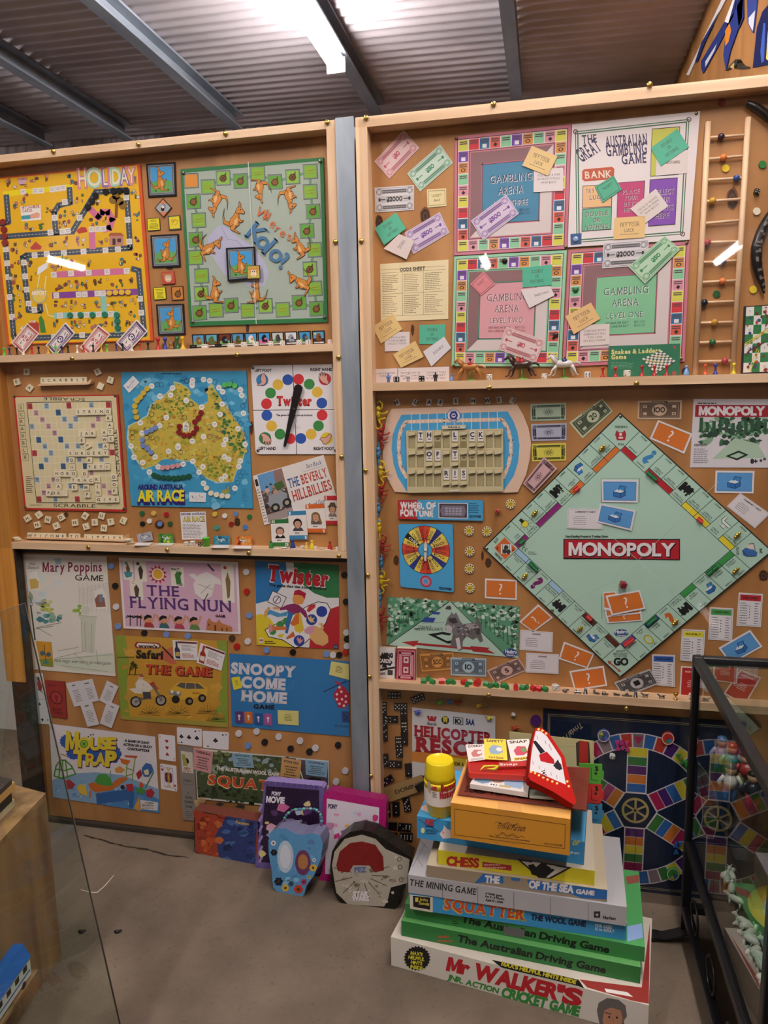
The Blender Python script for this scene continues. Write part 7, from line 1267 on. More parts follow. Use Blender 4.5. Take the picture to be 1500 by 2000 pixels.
a.polys([[(565,745),(690,725),(760,740),(740,755),(680,745),(630,755),(720,800),(760,795),(765,815),(730,822)]],'16181a'); a.poly([(350,808),(490,796),(480,815),(910,850),(915,840),(1070,855),(1050,868),(1115,903),(930,885),(925,872),(470,832),(450,845)],'a8242c'); a.poly([(705,540),(720,516),(745,512),(758,530),(750,546)],'4a4a4c')
for L, c in (([(865,660),(960,650),(955,610),(968,600),(985,640),(1005,670),(1000,740),(1015,800),(990,812),(965,770),(930,790),(880,760),(850,800),(845,870),(815,882),(795,850),(770,850),(748,840),(765,760),(770,720)],'6a6668'),([(725,610),(745,590),(760,562),(775,585),(795,565),(812,600),(830,640),(850,660),(860,720),(800,760),(760,730),(710,710),(705,680)],'77747a'),([(705,680),(730,665),(765,690),(760,730),(725,728)],'c4c0c4'),([(735,615),(790,610),(810,650),(770,660),(735,640)],'3c3a3e'),([(790,780),(820,770),(835,860),(810,875)],'d4d0d4'),([(870,665),(950,656),(985,690),(930,700),(890,690)],'a4a0a4'),([(950,700),(990,700),(985,750),(960,745)],'3c3a3e')): a.poly(L, c)
a.blots(inside([(770,680),(960,660),(985,740),(860,770)]),40,5,14,['4a484c','9a969a','b8b4b8','5a585c'],3)
a.disc(1238,897,56,'2c4a90',36); a.text('Hasbro',1195,897,28,'e4e4ec', w=92, b=2, rot=4); a.text('Gaming',1205,920,16,'e4e4ec', w=70, b=1, rot=4); a.done('street_picture','wide green street picture with a silver dog token','game box')
# ---- card boxes on the shelf
SZ = .579
for x0, x1, y0, y1, d, side, l in ((136,298,855,1118,0,'c8bca8','black and white playing card box standing on the shelf by the post'),(312,470,858,1132,1,'d8ccb8','red patterned playing card box standing next to the black and white one')):
    a = Art('e2', WALL, .006); a.slab([(x0, y0),(x1, y0+8),(x1-4, y1+6),(x0-10, y1-6)],.016,'e8e4e4' if not d else 'a83048', side); a.q([(x0, y0),(x1, y0+8),(x1-4, y1+6),(x0-10, y1-6)],64,100)
    if not d: a.text('PLAYING',32,27,12,'1c1a20', w=50, al=.5, b=3); suit(a, 'c',32,40,1); a.poly([(8,44),(20,28),(32,15),(44,28),(57,44),(50,56),(38,52),(40,62),(24,62),(26,52),(14,56)],'1c1a20'); a.text('PLAYING',32,29,12,'1c1a20', w=50, al=.5, b=3); a.text('CARDS',32,46,11,'ece8e8', w=38, al=.5, b=3); a.poly([(0,70),(64,56),(64,62),(0,78)],'1c1a20'); a.text('Lion',6,86,9,'1c1a20', w=28, b=2, it=.3, rot=-6); a.rect(42,68,58,84,'3a3a3e'); a.greek(12,92,58,97,1,'7a7a80')
    else: a.frame(4,6,60,96,2,'d8a8b0'); a.frame(9,12,55,90,6,'d89aa8'); a.frame(16,20,48,82,2,'e4c8cc'); a.rects([(24,26,40,44),(24,56,40,74)],'e4d4d4'); a.rects([(28,31,36,39),(28,61,36,69)],'a83048')
    a.done('card_box', l, 'card box','playing card boxes')
def house(px_, col, s, rz, label, group, big=0):
    p = flat(px_, SZ); p.y = min(max(p.y, -.038),-.012); w, d, h = (.011*s, .0075*s, .0065*s); R = Matrix.Rotation(rz, 3,'Z'); b = MB()
    pr = [V((-w/2,-d/2,0)), V((-w/2, d/2,0)), V((-w/2, d/2*1.1, h)), V((-w/2,0, h*1.7)), V((-w/2,-d/2*1.1, h))]
    b.prism([R @ q_+p for q_ in pr], R @ V((w, 0,0)), col); b.obj('toy_hotel' if big else 'toy_house', PLAS, None, p, label, 'toy building', group)
HS = [('e2', x, y) for x, y in ((532,1143),(568,1122),(602,1150),(735,1148),(772,1148),(905,1152),(882,1170),(1040,1165),(1072,1190),(1122,1175),(1180,1178),(1208,1195))]+[('e5',115,715),(('e5'),138,710),('e5',245,738)]
for i, (c, x, y) in enumerate(HS): house(P(c, x, y),'2c8a48',1.25, i*1.3, f'tiny green plastic house on the lower shelf, {ORD[i]} one away from the post','green houses on the lower shelf')
for i, (c, x, y, s) in enumerate((('e2',678,1145,1.3),('e2',858,1152,1.2),('e2',968,1162,1.6),('e5',78,720,1.3),('e5',176,735,1.2),('e5',208,728,1.2))): house(P(c, x, y),'d02c2c', s*1.1,.2+i*.5, f'tiny red plastic hotel on the lower shelf, {ORD[i]} one away from the post','red hotels on the lower shelf',1)
def onboard(L, col, w, n):
    for i, (x, y, r_) in enumerate(L):
        a = Art('e3', WALL, MK); q_ = rotd(x, y, 30,22, r_); a.slab(q_, .006, col); m = [((q_[0][0]+q_[3][0])/2,(q_[0][1]+q_[3][1])/2),((q_[1][0]+q_[2][0])/2,(q_[1][1]+q_[2][1])/2)]; a.lines([m],4,'f08078' if col[0] > '9' else '50b070'); a.done('toy_hotel' if n else 'toy_house', f'{"red hotel" if n else "green house"} stuck on the diamond board {w[i]}','toy building','buildings stuck on the diamond board')
onboard([(500,468,-40),(565,1145,42),(1145,632,42),(760,1280,-40),(785,1262,-40)],'c82830',['on the orange bow square','on the brown whitechapel square','on the yellow coventry square','on the mayfair square near the corner','on the mayfair square above'],1)
onboard([(880,390,42),(905,412,42),(212,745,-40),(262,865,42),(282,885,42),(1195,905,-40),(1225,880,-40),(880,1170,-40),(905,1150,-40)],'1f6a3c',['on the fleet square, upper','on the fleet square, lower','on the pall mall square','on the euston square, upper','on the euston square, lower','on the oxford square, lower','on the oxford square, upper','on the park lane square, lower','on the park lane square, upper'],0)
for i, (x, y, w) in enumerate(((632,255,'near the top corner by vine street'),(280,595,'on the whitehall square'),(228,925,'on the euston square edge'),(517,1200,'on the whitechapel square edge'),(1015,1165,'on the chance square near the bottom'),(1332,895,'on the regent square'),(1340,710,'on the piccadilly square'))):
    p = wallp(P('e3', x, y), MK+.003); b = MB(); b.ball(p, .006,'d8b848',(1,.6,.8)); b.ball(p+V((.004,-.002,.005)),.004,'e0c458'); b.ball(p+V((-.004,-.001,-.005)),.0045,'c8a840'); b.obj('gold_token', METAL, None, p, f'small gold token stuck on the diamond board {w}','game token','gold tokens')
p = wallp(P('e3',742,970), MK+.009); die(p, .0155,'8a2430','4a1018','dark red die on the diamond board above the fanned orange cards',(3,2,1),14,15,12)
shelf_die(P('e5',302,752), SZ, -.026,12,'eae6e2','1c1a1c','white die at the start of the silver token row',(3,5,2),20); shelf_die(P('e5',1068,808), SZ, -.026,11,'eae6e2','1c1a1c','white die at the end of the token row by the black upright',(5,3,6),-15)
TK = ['cannon','car','thimble','boot','iron','shoe','battleship','thimble','dog','horse','trophy','car']
for i, (x, y, n) in enumerate(zip((362,430,475,538,585,655,715,768,822,918,998,1160),(762,760,762,772,772,785,790,802,795,802,812,820), TK)):
    p = flat(P('e5', x, y), SZ); p.y = max(p.y, -.036); b = MB(); s = .0135; col = 'd8b040' if n == 'trophy' else '8a8a8c'; T = lambda u, v, w=0: p+V((u*s, w*s, v*s))
    if n == 'thimble': b.lathe([(.42*s, 0),(.42*s, .1*s),(.34*s, .15*s),(.27*s, .9*s),(.15*s, 1.05*s)], col, p, 12)
    elif n == 'trophy': b.lathe([(.4*s, 0),(.36*s, .2*s),(.1*s, .3*s),(.12*s, .6*s),(.4*s, .9*s),(.44*s, 1.3*s),(.3*s, 1.35*s)], col, p, 12)
    elif n == 'car': b.box(T(0,.3),(1.3*s, .5*s, .3*s), col, None, .001); b.box(T(-.1,.55),(.5*s, .4*s, .3*s), col, None, .001); [b.lathe([(.2*s, 0),(.2*s, .1*s)], col, T(u, .2, w),10, Matrix.Rotation(PI/2,3,'X')) for u in (-.4,.4) for w in (-.2,.3)]
    elif n == 'cannon': b.tube([T(-.6,.35), T(.6,.55)],[.2*s, .14*s], col); [b.lathe([(.32*s, 0),(.32*s, .08*s)], col, T(-.1,.32, w),10, Matrix.Rotation(PI/2,3,'X')) for w in (-.22,.28)]
    elif n in ('boot','shoe'): b.tube([T(-.4,.9 if n == 'boot' else .5), T(-.35,.3), T(.1,.2), T(.6,.15)],[.24*s, .24*s, .22*s, .14*s], col)
    elif n == 'iron': b.prism([T(-.5,0,-.3), T(.2,0,-.3), T(.7,0,0), T(.2,0,.3), T(-.5,0,.3)],(0,0,.3*s), col); b.tube([T(-.4,.3), T(-.4,.6), T(.1,.65), T(.2,.3)],.07*s, col, 6)
    elif n == 'battleship': b.prism([T(-.9,0,0), T(-.6,0,-.2), T(.6,0,-.2), T(1,0,0), T(.6,0,.2), T(-.6,0,.2)],(0,0,.25*s), col); b.box(T(0,.4),(.6*s, .25*s, .3*s), col); b.tube([T(.1,.4), T(.1,.9)],.06*s, col, 6)
    else: b.tube([T(-.5,.5), T(.4,.5)],.2*s, col); b.tube([T(-.5,.55), T(-.75,.85), T(-.95,.75)],[.15*s, .15*s, .08*s], col); [b.tube([T(u, .4, w), T(u, 0, w)],.07*s, col, 6) for u in (-.45,.35) for w in (-.12,.12)]; b.tube([T(.4,.55), T(.65,.8)],.05*s, col, 5)
    b.obj('gold_token' if n == 'trophy' else 'silver_token', METAL, None, p, f'{"gold" if n == "trophy" else "silver"} {n} game token on the lower shelf, {ORD[i]} of the token row','game token','tokens on the lower shelf')
# ================================================================ lowest bay of the second case
PIPS = lambda n, cx, cy, s: [(cx+i*s, cy+j*s) for i, j in PIP.get(n, [])]
for i, (x, y, r_, p, q_) in enumerate(((227,93,0,4,4),(378,113,-22,5,4),(158,178,88,6,3),(268,165,0,5,5),(165,345,88,3,2),(163,262,88,4,3),(288,215,88,4,0),(212,247,0,4,1),(291,300,88,6,3),(292,368,88,0,1),(256,398,88,6,2),(260,447,88,4,3),(170,508,88,1,3),(236,533,2,5,1),(318,570,86,0,1),(182,637,-32,3,2),(404,670,-32,0,1),(240,818,88,1,1),(308,790,80,3,5),(182,825,86,1,2),(205,925,3,0,0),(295,932,5,2,6),(208,990,3,3,1),(303,996,2,6,6))):
    a = Art('e6', WALL, .0075 if x == 404 else .0005); a.slab(rotd(x, y, 82,43, r_),.005 if i % 2 else .0044,'17161a'); ca, sa = math.cos(math.radians(r_)), math.sin(math.radians(r_)); d = [(x+u*ca-v*sa, y+u*sa+v*ca) for cx_, n in ((-20, p),(20, q_)) for u, v in PIPS(n, cx_, 0,11)]
    if d: a.discs(d, 4.3,'e8e4dc',8)
    a.lines([[(x-18*-sa, y-18*ca),(x+18*-sa, y+18*ca)]],1.5,'3a383c'); a.done('domino', f'black domino, {ORD[i]} counting down from the shelf, with {p} and {q_} dots','domino','dominoes in the lowest bay', PLAS)
a = sheet('e6',[(133,690),(405,598),(432,690),(170,782)],'a88858',100,36,.0055,.0015,'806040'); a.text('DOMINOES',30,23,9,'3a2c20', w=80, b=1); a.done('domino_box','pale wooden dominoes box panel tilted among the dominoes','box', None, CARD)
a = sheet('e6',[(342,168),(872,225),(872,680),(342,640)],'dcd8d8',100,88,.0005,.002,'8a8684'); a.poly([(0,52),(20,54),(26,66),(0,64)],'d88a3c'); a.rect(0,52,100,59,'d88a3c'); a.poly([(20,54),(100,58),(100,66),(0,66),(30,66)],'e0c83c'); a.poly([(6,88),(12,80),(24,78),(34,88)],'1c2a6a'); a.poly([(56,88),(60,72),(100,74),(100,88)],'2c4a8a')
a.polys([[(17,8),(20,8),(20.5,12),(21.5,8),(24.5,8),(25.5,12),(26,8),(29,8),(27,14),(19,14)]],'b8242c'); a.text('Bank',18,19,3.6,'26262c', w=11, b=1); a.disc(39,11,4.6,'1c1a1c',5); a.poly([(36,7),(42,7),(41,15),(39,12),(37,15)],'d8c43c'); a.frame(48.5,6,60.5,15,.8,'1c1a1c'); a.text('10',51,13.4,5,'1c1a1c', w=7, b=3); a.text('5AA',64,13.5,6.4,'1c2464', w=10, b=3)
a.text('HELICOPTER',3,33,11.5,'b02430', w=92, b=3, sf=1); a.text('RESCUE',5,51,15.5,'b02430', w=92, b=3, sf=1); a.text('FOR 5 TO 10 YEARS',48,64.5,3.6,'3a2420', w=44, b=2); a.done('board_game_box','white helicopter rescue game box with red lettering behind the yellow barrel','game box')
for x, y, col, n, w in ((517,138,'5aa834','green','first in the row'),(580,135,'3f6aa8','blue','second in the row'),(635,140,'b83424','red','third in the row'),(766,160,'d8a838','amber','alone near the shelf'),(375,203,'3f5ac0','bright blue','pinned at the corner of the white box'),(832,240,'d8c83c','yellow','pinned at the far corner of the white box'),(997,303,'c8402c','orange','near the bandana')):
    p = wallp(P('e6', x, y),.006); b = MB(); b.ball(p, .006, col, (1.2,.8,1)); b.tube([p, p+V((.012,-.006,.006))],[.004,.001], col, 6); b.tube([p+V((-.01,0,.003)), p+V((.01,-.002,.009))],.0012, col, 5); b.obj('toy_helicopter', PLAS, None, p, f'tiny {n} plastic helicopter, {w}','toy helicopter','tiny helicopters')
def wheel(c, x, y, r_, col, wed, l, h0=.0005):
    a = Art(c, WALL, h0); a.slab(a.circ(x, y, r_, n=24),.006, col); a.rings([(x, y)], r_*.95, r_*.12,'5a2a6a' if col == '5a2a7c' else 'e8d8d0',22)
    for i, w in enumerate(wed):
        t = PI*i/3+.2; a.poly([(x, y),(x+r_*.8*math.cos(t), y+r_*.8*math.sin(t)),(x+r_*.8*math.cos(t+PI/3), y+r_*.8*math.sin(t+PI/3))], w)
    a.lines([[(x-r_*.8*math.cos(t), y-r_*.8*math.sin(t)),(x+r_*.8*math.cos(t), y+r_*.8*math.sin(t))] for t in (.2,1.25,2.3)], r_*.05,'3a2a3a'); a.done('wedge_token', l, 'game token', None, PLAS)
wheel('e6',1130,255,35,'5a2a7c',[],'purple round wedge holder on the wood above the bandana')
die(wallp(P('e6',987,215),.006),.0105,'e8e6e0','26242a','white die fixed to the wood above the pale leaning board',(5,3,1),10,40,8)
# ---- navy quiz board
NV = [(1061,1384),(1447,1410),(1420,1760),(1058,1724)]
a = sheet('px', NV, '14233f',100,100,.0005,.004,'0c1626'); a.frame(2.5,2.5,97.5,97.5,.3,'b8a878'); a.frame(3.4,3.4,96.6,96.6,.2,'b8a878')
CX, CY, WHT = 49.5,52.5,'d8d0d4'; pc = lambda r_, t: (CX+r_*math.cos(t), CY+r_*math.sin(t)); SP = [('2c64a8','d07a30','5a2a6c','3a7a3c','d8c838'),('a82050','46206c','2c64a8','d8c838','3a7a3c'),('3a7a3c','2c64a8','d07a30','a82050','d8c838'),('5a2a6c','d07a30','d8c838','3a7a3c','8a1c4c'),('2c64a8','d8c838','a82050','3a7a3c','d07a30'),('d07a30','a8406c','3a7a3c','2c64a8','d8c838')]
a.rings([(CX, CY)],43,8.4, WHT, 48); rc = ['8a7a80','2c64a8','b83c2c','46206c','d8c838','3a7a3c','8a7a80','2c64a8','a82050','d07a30','8a7a80','3a7a3c','a82050']
for k in range(42):
    t0, t1 = 2*PI*k/42-PI/2-.075,2*PI*(k+1)/42-PI/2-.075; a.k = .0046+STEP*3; a.poly([pc(42.4, t0+.01), pc(42.4, t1-.01), pc(35.2, t1-.01), pc(35.2, t0+.01)],'7c7074' if k % 7 == 0 else rc[k % 13])
for s_ in range(6):
    t = -PI/2+s_*PI/3; ux, uy = math.cos(t), math.sin(t); R_ = lambda r_, w: (CX+ux*r_-uy*w, CY+uy*r_+ux*w)
    a.k = .0046+STEP*5; a.poly([R_(10,-5.4), R_(35,-5.4), R_(35,5.4), R_(10,5.4)], WHT)
    for j, c_ in enumerate(SP[s_]): a.k = .0046+STEP*6; st = 24.6/5; a.poly([R_(10.4+j*st, -4.8), R_(10.1+(j+1)*st, -4.8), R_(10.1+(j+1)*st, 4.8), R_(10.4+j*st, 4.8)], c_)
    a.k = .0046+STEP*6; a.poly([R_(36.5,0), R_(41,-2.4), R_(41,2.4)],'a8305c')
a.k = .0046+STEP*8; a.poly([pc(11.6, PI*i/3) for i in range(6)], WHT); a.poly([pc(11, PI*i/3) for i in range(6)],'14233f'); a.rings([(CX, CY)],7.2,1.3,'b8a468',28); a.lines([[pc(6.5, t), pc(-6.5, t)] for t in (PI/2, PI/6,5*PI/6)],1.1,'b8a468'); a.lines([[(50.5,64),(50,97)]],.25,'0a0f1c')
a.fr('e7'); a.text('Trivial Pursuit',392,205,48,'c8b890', w=300, b=0, it=.3, rot=140); QZ = a.k; a.done('quiz_board','navy quiz board with a coloured wheel and spokes, behind the box pile','game board')
for x, y, cl, w, l in ((580,322,'3f58a0',['3f78c8','5a3a8c','3a8a4c','d8d048'],'blue wedge holder on the ring of the navy board'),(1103,345,'c83428',['4a8ad8','3a9a4c','c83428'],'red wedge holder on the ring of the navy board'),(1145,1450,'3aa84c',['2c70c8','d8d048'],'green wedge holder on the lower ring of the navy board')): wheel('e7', x, y, 52, cl, w, l, QZ+.0003)
for i, (x, y, cl, n) in enumerate([(690,385,'c83880','pink'),(728,378,'c83880','pink'),(768,388,'c83880','pink'),(695,425,'c83880','pink'),(735,420,'c83880','pink'),(775,430,'c83880','pink'),(1188,492,'3f9a48','green'),(1220,535,'3f9a48','green'),(1250,552,'3f9a48','green'),(1170,1215,'3070c0','blue'),(1205,1205,'3070c0','blue'),(1172,1270,'3070c0','blue')]):
    a = Art('e7', WALL, QZ+.0003); a.slab([(x-20, y+18),(x-4, y-20),(x+8, y-20),(x+20, y+16)] if i % 2 else [(x-18, y-16),(x+18, y-18),(x+4, y+20),(x-6, y+20)],.006, cl); a.done('quiz_wedge', f'{n} quiz wedge stuck on the navy board, {ORD[i % 6 if i < 6 else i % 3]} of the {n} ones','game token','wedges on the navy board', PLAS)
die(wallp(P('e7',650,487), QZ+.007),.0125,'e8e6e4','26242a','white die on the navy board below the pink wedges',(6,3,5),5,12,8)
# ================================================================ the pile of game boxes on the floor
def hat(px_, xy):
    d = ray(px_); t = ((xy.x-CC.x)*d.x+(xy.y-CC.y)*d.y)/(d.x**2+d.y**2); return CC.z+t*d.z
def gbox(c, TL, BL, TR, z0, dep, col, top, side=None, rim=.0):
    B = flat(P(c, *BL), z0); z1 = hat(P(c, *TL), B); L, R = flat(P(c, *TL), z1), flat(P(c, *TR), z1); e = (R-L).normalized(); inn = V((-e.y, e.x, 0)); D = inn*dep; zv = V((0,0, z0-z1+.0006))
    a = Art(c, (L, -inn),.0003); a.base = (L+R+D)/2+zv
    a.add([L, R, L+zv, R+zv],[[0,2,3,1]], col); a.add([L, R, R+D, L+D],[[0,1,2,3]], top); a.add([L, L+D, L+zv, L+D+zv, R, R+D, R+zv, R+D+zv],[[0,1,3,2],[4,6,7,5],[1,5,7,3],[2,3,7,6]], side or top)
    a.L, a.R, a.D, a.z1 = L, R, D, z1; return a
def topq(a): a.O, a.n, a.k = a.L, V((0,0,1)),.0003; return a
BG = 'stacked game boxes'
def fin(a, n, l, m=None): return a.done(n, l, 'game box', BG, m)
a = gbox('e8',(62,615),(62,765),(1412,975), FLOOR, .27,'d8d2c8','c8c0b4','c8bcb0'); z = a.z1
a.poly([(200+71*math.cos(t)*(1 if i % 2 else .88),728+66*math.sin(t)*(1 if i % 2 else .88)) for i, t in [(i, 2*PI*i/48) for i in range(48)]],'1c1a1a')
for i, (t, w) in enumerate((("MAX'S", 62),('HELPFUL',84),('HINTS',58),('INSIDE',64))): a.text(t, 196,712+i*24,17,'e0d838', w=w, al=.5, b=2, rot=9)
a.word('Mr',(355,788),(462,812),64,'b8242c', b=3); a.word('WALKER',(496,828),(922,940),72,'b8242c', b=3); a.word("'S", (930,950),(1045,975),78,'b8242c', b=3); a.word('JNR. ACTION',(358,838),(622,912),27,'3a8a3c', b=2); a.word('CRICKET GAME',(640,928),(1042,1030),48,'3a8a3c', b=3)
a.poly([(590,735),(1045,840),(1075,885),(1040,872),(640,775)],'1c1a18'); a.word("MAX'S HELPFUL HINTS INSIDE", (640,765),(1028,862),20,'e0d838', b=3)
a.poly([(1140,1000),(1150,960),(1195,935),(1255,945),(1290,975),(1298,1030),(1280,1055),(1290,1100),(1160,1100)],'6a6460'); a.poly([(1180,1000),(1215,985),(1265,1000),(1275,1040),(1265,1100),(1180,1100),(1170,1050)],'b88468'); a.discs([(1205,1035),(1245,1038)],6,'2c2420'); a.line([(1185,1012),(1215,1020)],5,'4a4440'); a.line([(1222,1040),(1228,1065)],4,'9a6a54'); a.line([(1195,1080),(1255,1082)],8,'e0d4cc')
topq(a); a.poly([(1050,838),(1375,880),(1418,540),(1412,965),(1330,950),(1090,880)],'8a2a24'); a.poly([(1180,885),(1300,905),(1330,930),(1190,905)],'d8d4d0'); fin(a, 'board_game_box','white cricket game box with red lettering, lowest of the pile on the floor')
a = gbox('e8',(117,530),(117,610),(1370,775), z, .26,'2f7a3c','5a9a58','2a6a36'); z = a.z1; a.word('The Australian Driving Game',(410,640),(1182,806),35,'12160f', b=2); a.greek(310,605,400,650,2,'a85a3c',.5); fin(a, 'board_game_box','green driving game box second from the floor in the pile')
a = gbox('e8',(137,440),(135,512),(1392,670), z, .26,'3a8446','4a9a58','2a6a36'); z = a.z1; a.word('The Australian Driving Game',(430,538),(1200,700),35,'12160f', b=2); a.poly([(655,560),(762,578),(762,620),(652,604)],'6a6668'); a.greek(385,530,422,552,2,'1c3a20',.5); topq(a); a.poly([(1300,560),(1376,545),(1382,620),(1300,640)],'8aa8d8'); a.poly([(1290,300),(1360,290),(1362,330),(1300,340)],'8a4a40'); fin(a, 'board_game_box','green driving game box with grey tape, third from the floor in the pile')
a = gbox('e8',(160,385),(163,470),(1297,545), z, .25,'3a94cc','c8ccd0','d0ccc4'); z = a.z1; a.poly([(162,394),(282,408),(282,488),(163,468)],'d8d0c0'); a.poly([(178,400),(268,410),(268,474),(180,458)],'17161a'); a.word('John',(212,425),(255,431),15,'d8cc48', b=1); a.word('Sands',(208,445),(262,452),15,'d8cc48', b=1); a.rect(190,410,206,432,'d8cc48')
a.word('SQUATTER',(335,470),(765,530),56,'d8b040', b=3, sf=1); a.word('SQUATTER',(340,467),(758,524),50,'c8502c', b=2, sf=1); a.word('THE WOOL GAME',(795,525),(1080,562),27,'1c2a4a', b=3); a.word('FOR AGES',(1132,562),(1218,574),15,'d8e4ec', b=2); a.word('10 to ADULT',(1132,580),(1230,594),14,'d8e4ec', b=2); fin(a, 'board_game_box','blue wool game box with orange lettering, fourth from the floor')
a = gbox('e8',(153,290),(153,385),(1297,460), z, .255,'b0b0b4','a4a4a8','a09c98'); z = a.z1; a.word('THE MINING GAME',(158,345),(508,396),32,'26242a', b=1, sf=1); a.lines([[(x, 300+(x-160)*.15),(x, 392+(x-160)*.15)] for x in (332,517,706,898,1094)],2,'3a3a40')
for i, (t, w) in enumerate((('A family game',86),('For 2 - 6 Players',98),('Ages 10 - Adult',92))): a.word(t, (557,392+i*17),(557+w, 406+i*17),11,'1c1a20', b=2)
a.rect(1125,482,1158,515,'26242a'); a.disc(1141,500,8,'b0b0b4', n=5); a.word('Murfett',(1172,520),(1238,528),15,'26242a', b=2); topq(a); a.lines([[(175,250),(240,130)],[(200,200),(230,250)],[(215,110),(250,150)]],2,'5a5a5c'); fin(a, 'board_game_box','grey mining game box in the middle of the pile')
a = gbox('e8',(250,240),(250,302),(1195,370), z, .25,'9a8a74','b0a48c','8a7a64'); z = a.z1; a.poly([(545,285),(650,300),(652,335),(560,330),(500,335)],'2c6ab0'); a.poly([(775,315),(1195,372),(1190,420),(1060,412),(1000,390),(790,365)],'2c6ab0'); a.poly([(690,305),(740,310),(735,325),(695,320)],'2c6ab0'); a.word('THE',(555,330),(628,336),34,'e4e0e0', b=3); a.word('OF THE SEA',(785,358),(1015,386),36,'e4e0e0', b=3); a.word('GAME',(1032,388),(1125,398),22,'e4e0e0', b=3); fin(a, 'board_game_box','torn brown and blue sea game box under the yellow chess box')
a = gbox('e8',(310,160),(310,235),(1130,270), z, .24,'d8cc2c','b8ae9c','c8bc34'); z = a.z1; a.word('CHESS',(355,240),(520,252),44,'b03020', b=3); a.poly([(542,222),(694,242),(694,270),(541,252)],'a8342c'); a.greek(550,232,688,262,2,'d8a8a0',.5)
a.poly([(722,208),(1010,252),(900,312),(835,306)],'17161a'); a.polys([[(745,218),(985,256),(890,306),(840,300)]],'dcd8d0'); a.poly([(780,240),(850,225),(920,265),(870,308),(800,290)],'17161a'); a.polys([[(800,222),(850,228),(822,250)],[(880,236),(930,245),(905,262)]],'dcd8d0'); fin(a, 'board_game_box','yellow chess box in the upper half of the pile')
zc = z
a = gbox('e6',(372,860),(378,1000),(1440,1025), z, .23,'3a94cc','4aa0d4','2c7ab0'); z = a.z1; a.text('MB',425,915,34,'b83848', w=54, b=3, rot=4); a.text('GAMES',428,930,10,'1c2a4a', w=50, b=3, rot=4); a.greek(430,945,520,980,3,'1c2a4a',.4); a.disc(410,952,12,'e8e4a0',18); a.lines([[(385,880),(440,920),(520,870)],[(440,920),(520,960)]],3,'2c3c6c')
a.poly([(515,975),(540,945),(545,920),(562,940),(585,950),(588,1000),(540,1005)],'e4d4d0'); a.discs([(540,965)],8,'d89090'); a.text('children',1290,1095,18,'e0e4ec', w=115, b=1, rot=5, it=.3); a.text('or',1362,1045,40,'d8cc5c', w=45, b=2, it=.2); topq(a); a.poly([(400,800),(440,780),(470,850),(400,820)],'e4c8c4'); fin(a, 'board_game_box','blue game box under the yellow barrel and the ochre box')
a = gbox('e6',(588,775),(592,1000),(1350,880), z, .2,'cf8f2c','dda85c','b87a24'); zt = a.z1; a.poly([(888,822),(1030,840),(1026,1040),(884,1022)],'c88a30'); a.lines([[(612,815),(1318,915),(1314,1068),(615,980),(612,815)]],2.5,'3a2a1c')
a.text('Trivial Pursuit',968,948,36,'3a2418', w=180, al=.5, b=1, it=.3, rot=7, sf=1)
for s_, y in ((1,905),(-1,975)): a.lines([[(870+i*9, y+i*1.1+s_*-10*math.sin(i*.9)*(1 if i % 4 else .4)) for i in range(22)],[(905+i*8, y-4+i*1.1+s_*9*math.sin(i*.8)) for i in range(15)]],2.4,'3a2418')
a.text('"What mighty contests rise from trivial things."',828,992,10,'3a2418', w=268, b=1, rot=7, it=.2); a.text('FOR 2 TO 24 PLAYERS',1182,1040,8,'3a2418', w=118, b=1, rot=6); topq(a); a.poly([(890,770),(1035,790),(1040,838),(885,815)],'d09a58'); fin(a, 'board_game_box','ochre quiz game box with scroll lettering near the top of the pile')
# barrel on the blue box
p = flat(P('e6',520,838), z); k = 375*.30667/CF*(p-CC).dot(cf)*1.0; r_ = 96*.30667/CF*(p-CC).dot(cf); br = empty('toy_barrel', p, 'yellow plastic toy barrel with a white label on the blue box','toy barrel')
b = MB(); b.lathe([(r_*.74,0),(r_*.79,.02*k),(r_*.92,.19*k),(r_*.95,.2*k),(r_*.98,.3*k),(r_*1.01,.45*k),(r_*1.02,.56*k),(r_*1.06,.575*k),(r_*1.06,.62*k),(r_*1.02,.635*k)],'e4cc1c', p, 32); b.obj('body', PLAS, br, p)
b = MB(); b.lathe([(r_*1.01,.637*k),(r_*1.0,.72*k),(r_*.95,.86*k),(r_*.89,.95*k),(r_*.87,.965*k),(r_*.82,.97*k),(r_*.8,.95*k),(r_*.5,.945*k),(r_*.1,.955*k)],'e4cc1c', p, 32); b.obj('lid', PLAS, br, p+V((0,0,.64*k)))
vw = (CC-p); vw.z = 0; an = math.atan2(vw.y, vw.x); b = MB(); n = 20; vs = []
for i in range(n+1): t = an-1.5+3.0*i/n; vs += [p+V((math.cos(t)*r_*q_, math.sin(t)*r_*q_, h*k)) for q_, h in ((1.03,.25),(1.055,.53))]
b.add(vs, [[2*i, 2*i+2,2*i+3,2*i+1] for i in range(n)],'e4dcd4', True); lb = b.obj('label', CARD, br, p)
a = Art('e6',(p+vw.normalized()*r_*1.06, vw.normalized()),0); a.base = a.at(530,700)
a.text('MB',470,698,22,'b83848', w=30, b=3); a.text('Barrel',528,706,40,'b0242c', w=92, b=3, rot=-3); a.text('Monkeys',520,750,42,'b0242c', w=98, b=3, rot=-2); a.greek(472,710,506,750,4,'4a4a50',.35); a.poly([(440,660),(460,650),(462,730),(446,720)],'b8a898'); ca_ = [p+(V((math.cos(an+s_), math.sin(an+s_),0))*r_*1.052) for s_ in (0,)]
for i, v in enumerate(a.v):
    d = v-p; lat = d.dot(V((-math.sin(an), math.cos(an),0))); lat = max(-r_, min(r_, lat)); th = an+math.asin(lat/(r_*1.05)); q_ = r_*(1.03+.025*(d.z/k-.25)/.28)+.0006; a.v[i] = p+V((math.cos(th)*q_, math.sin(th)*q_, d.z))
a.done('lettering', None, None, parent=lb)
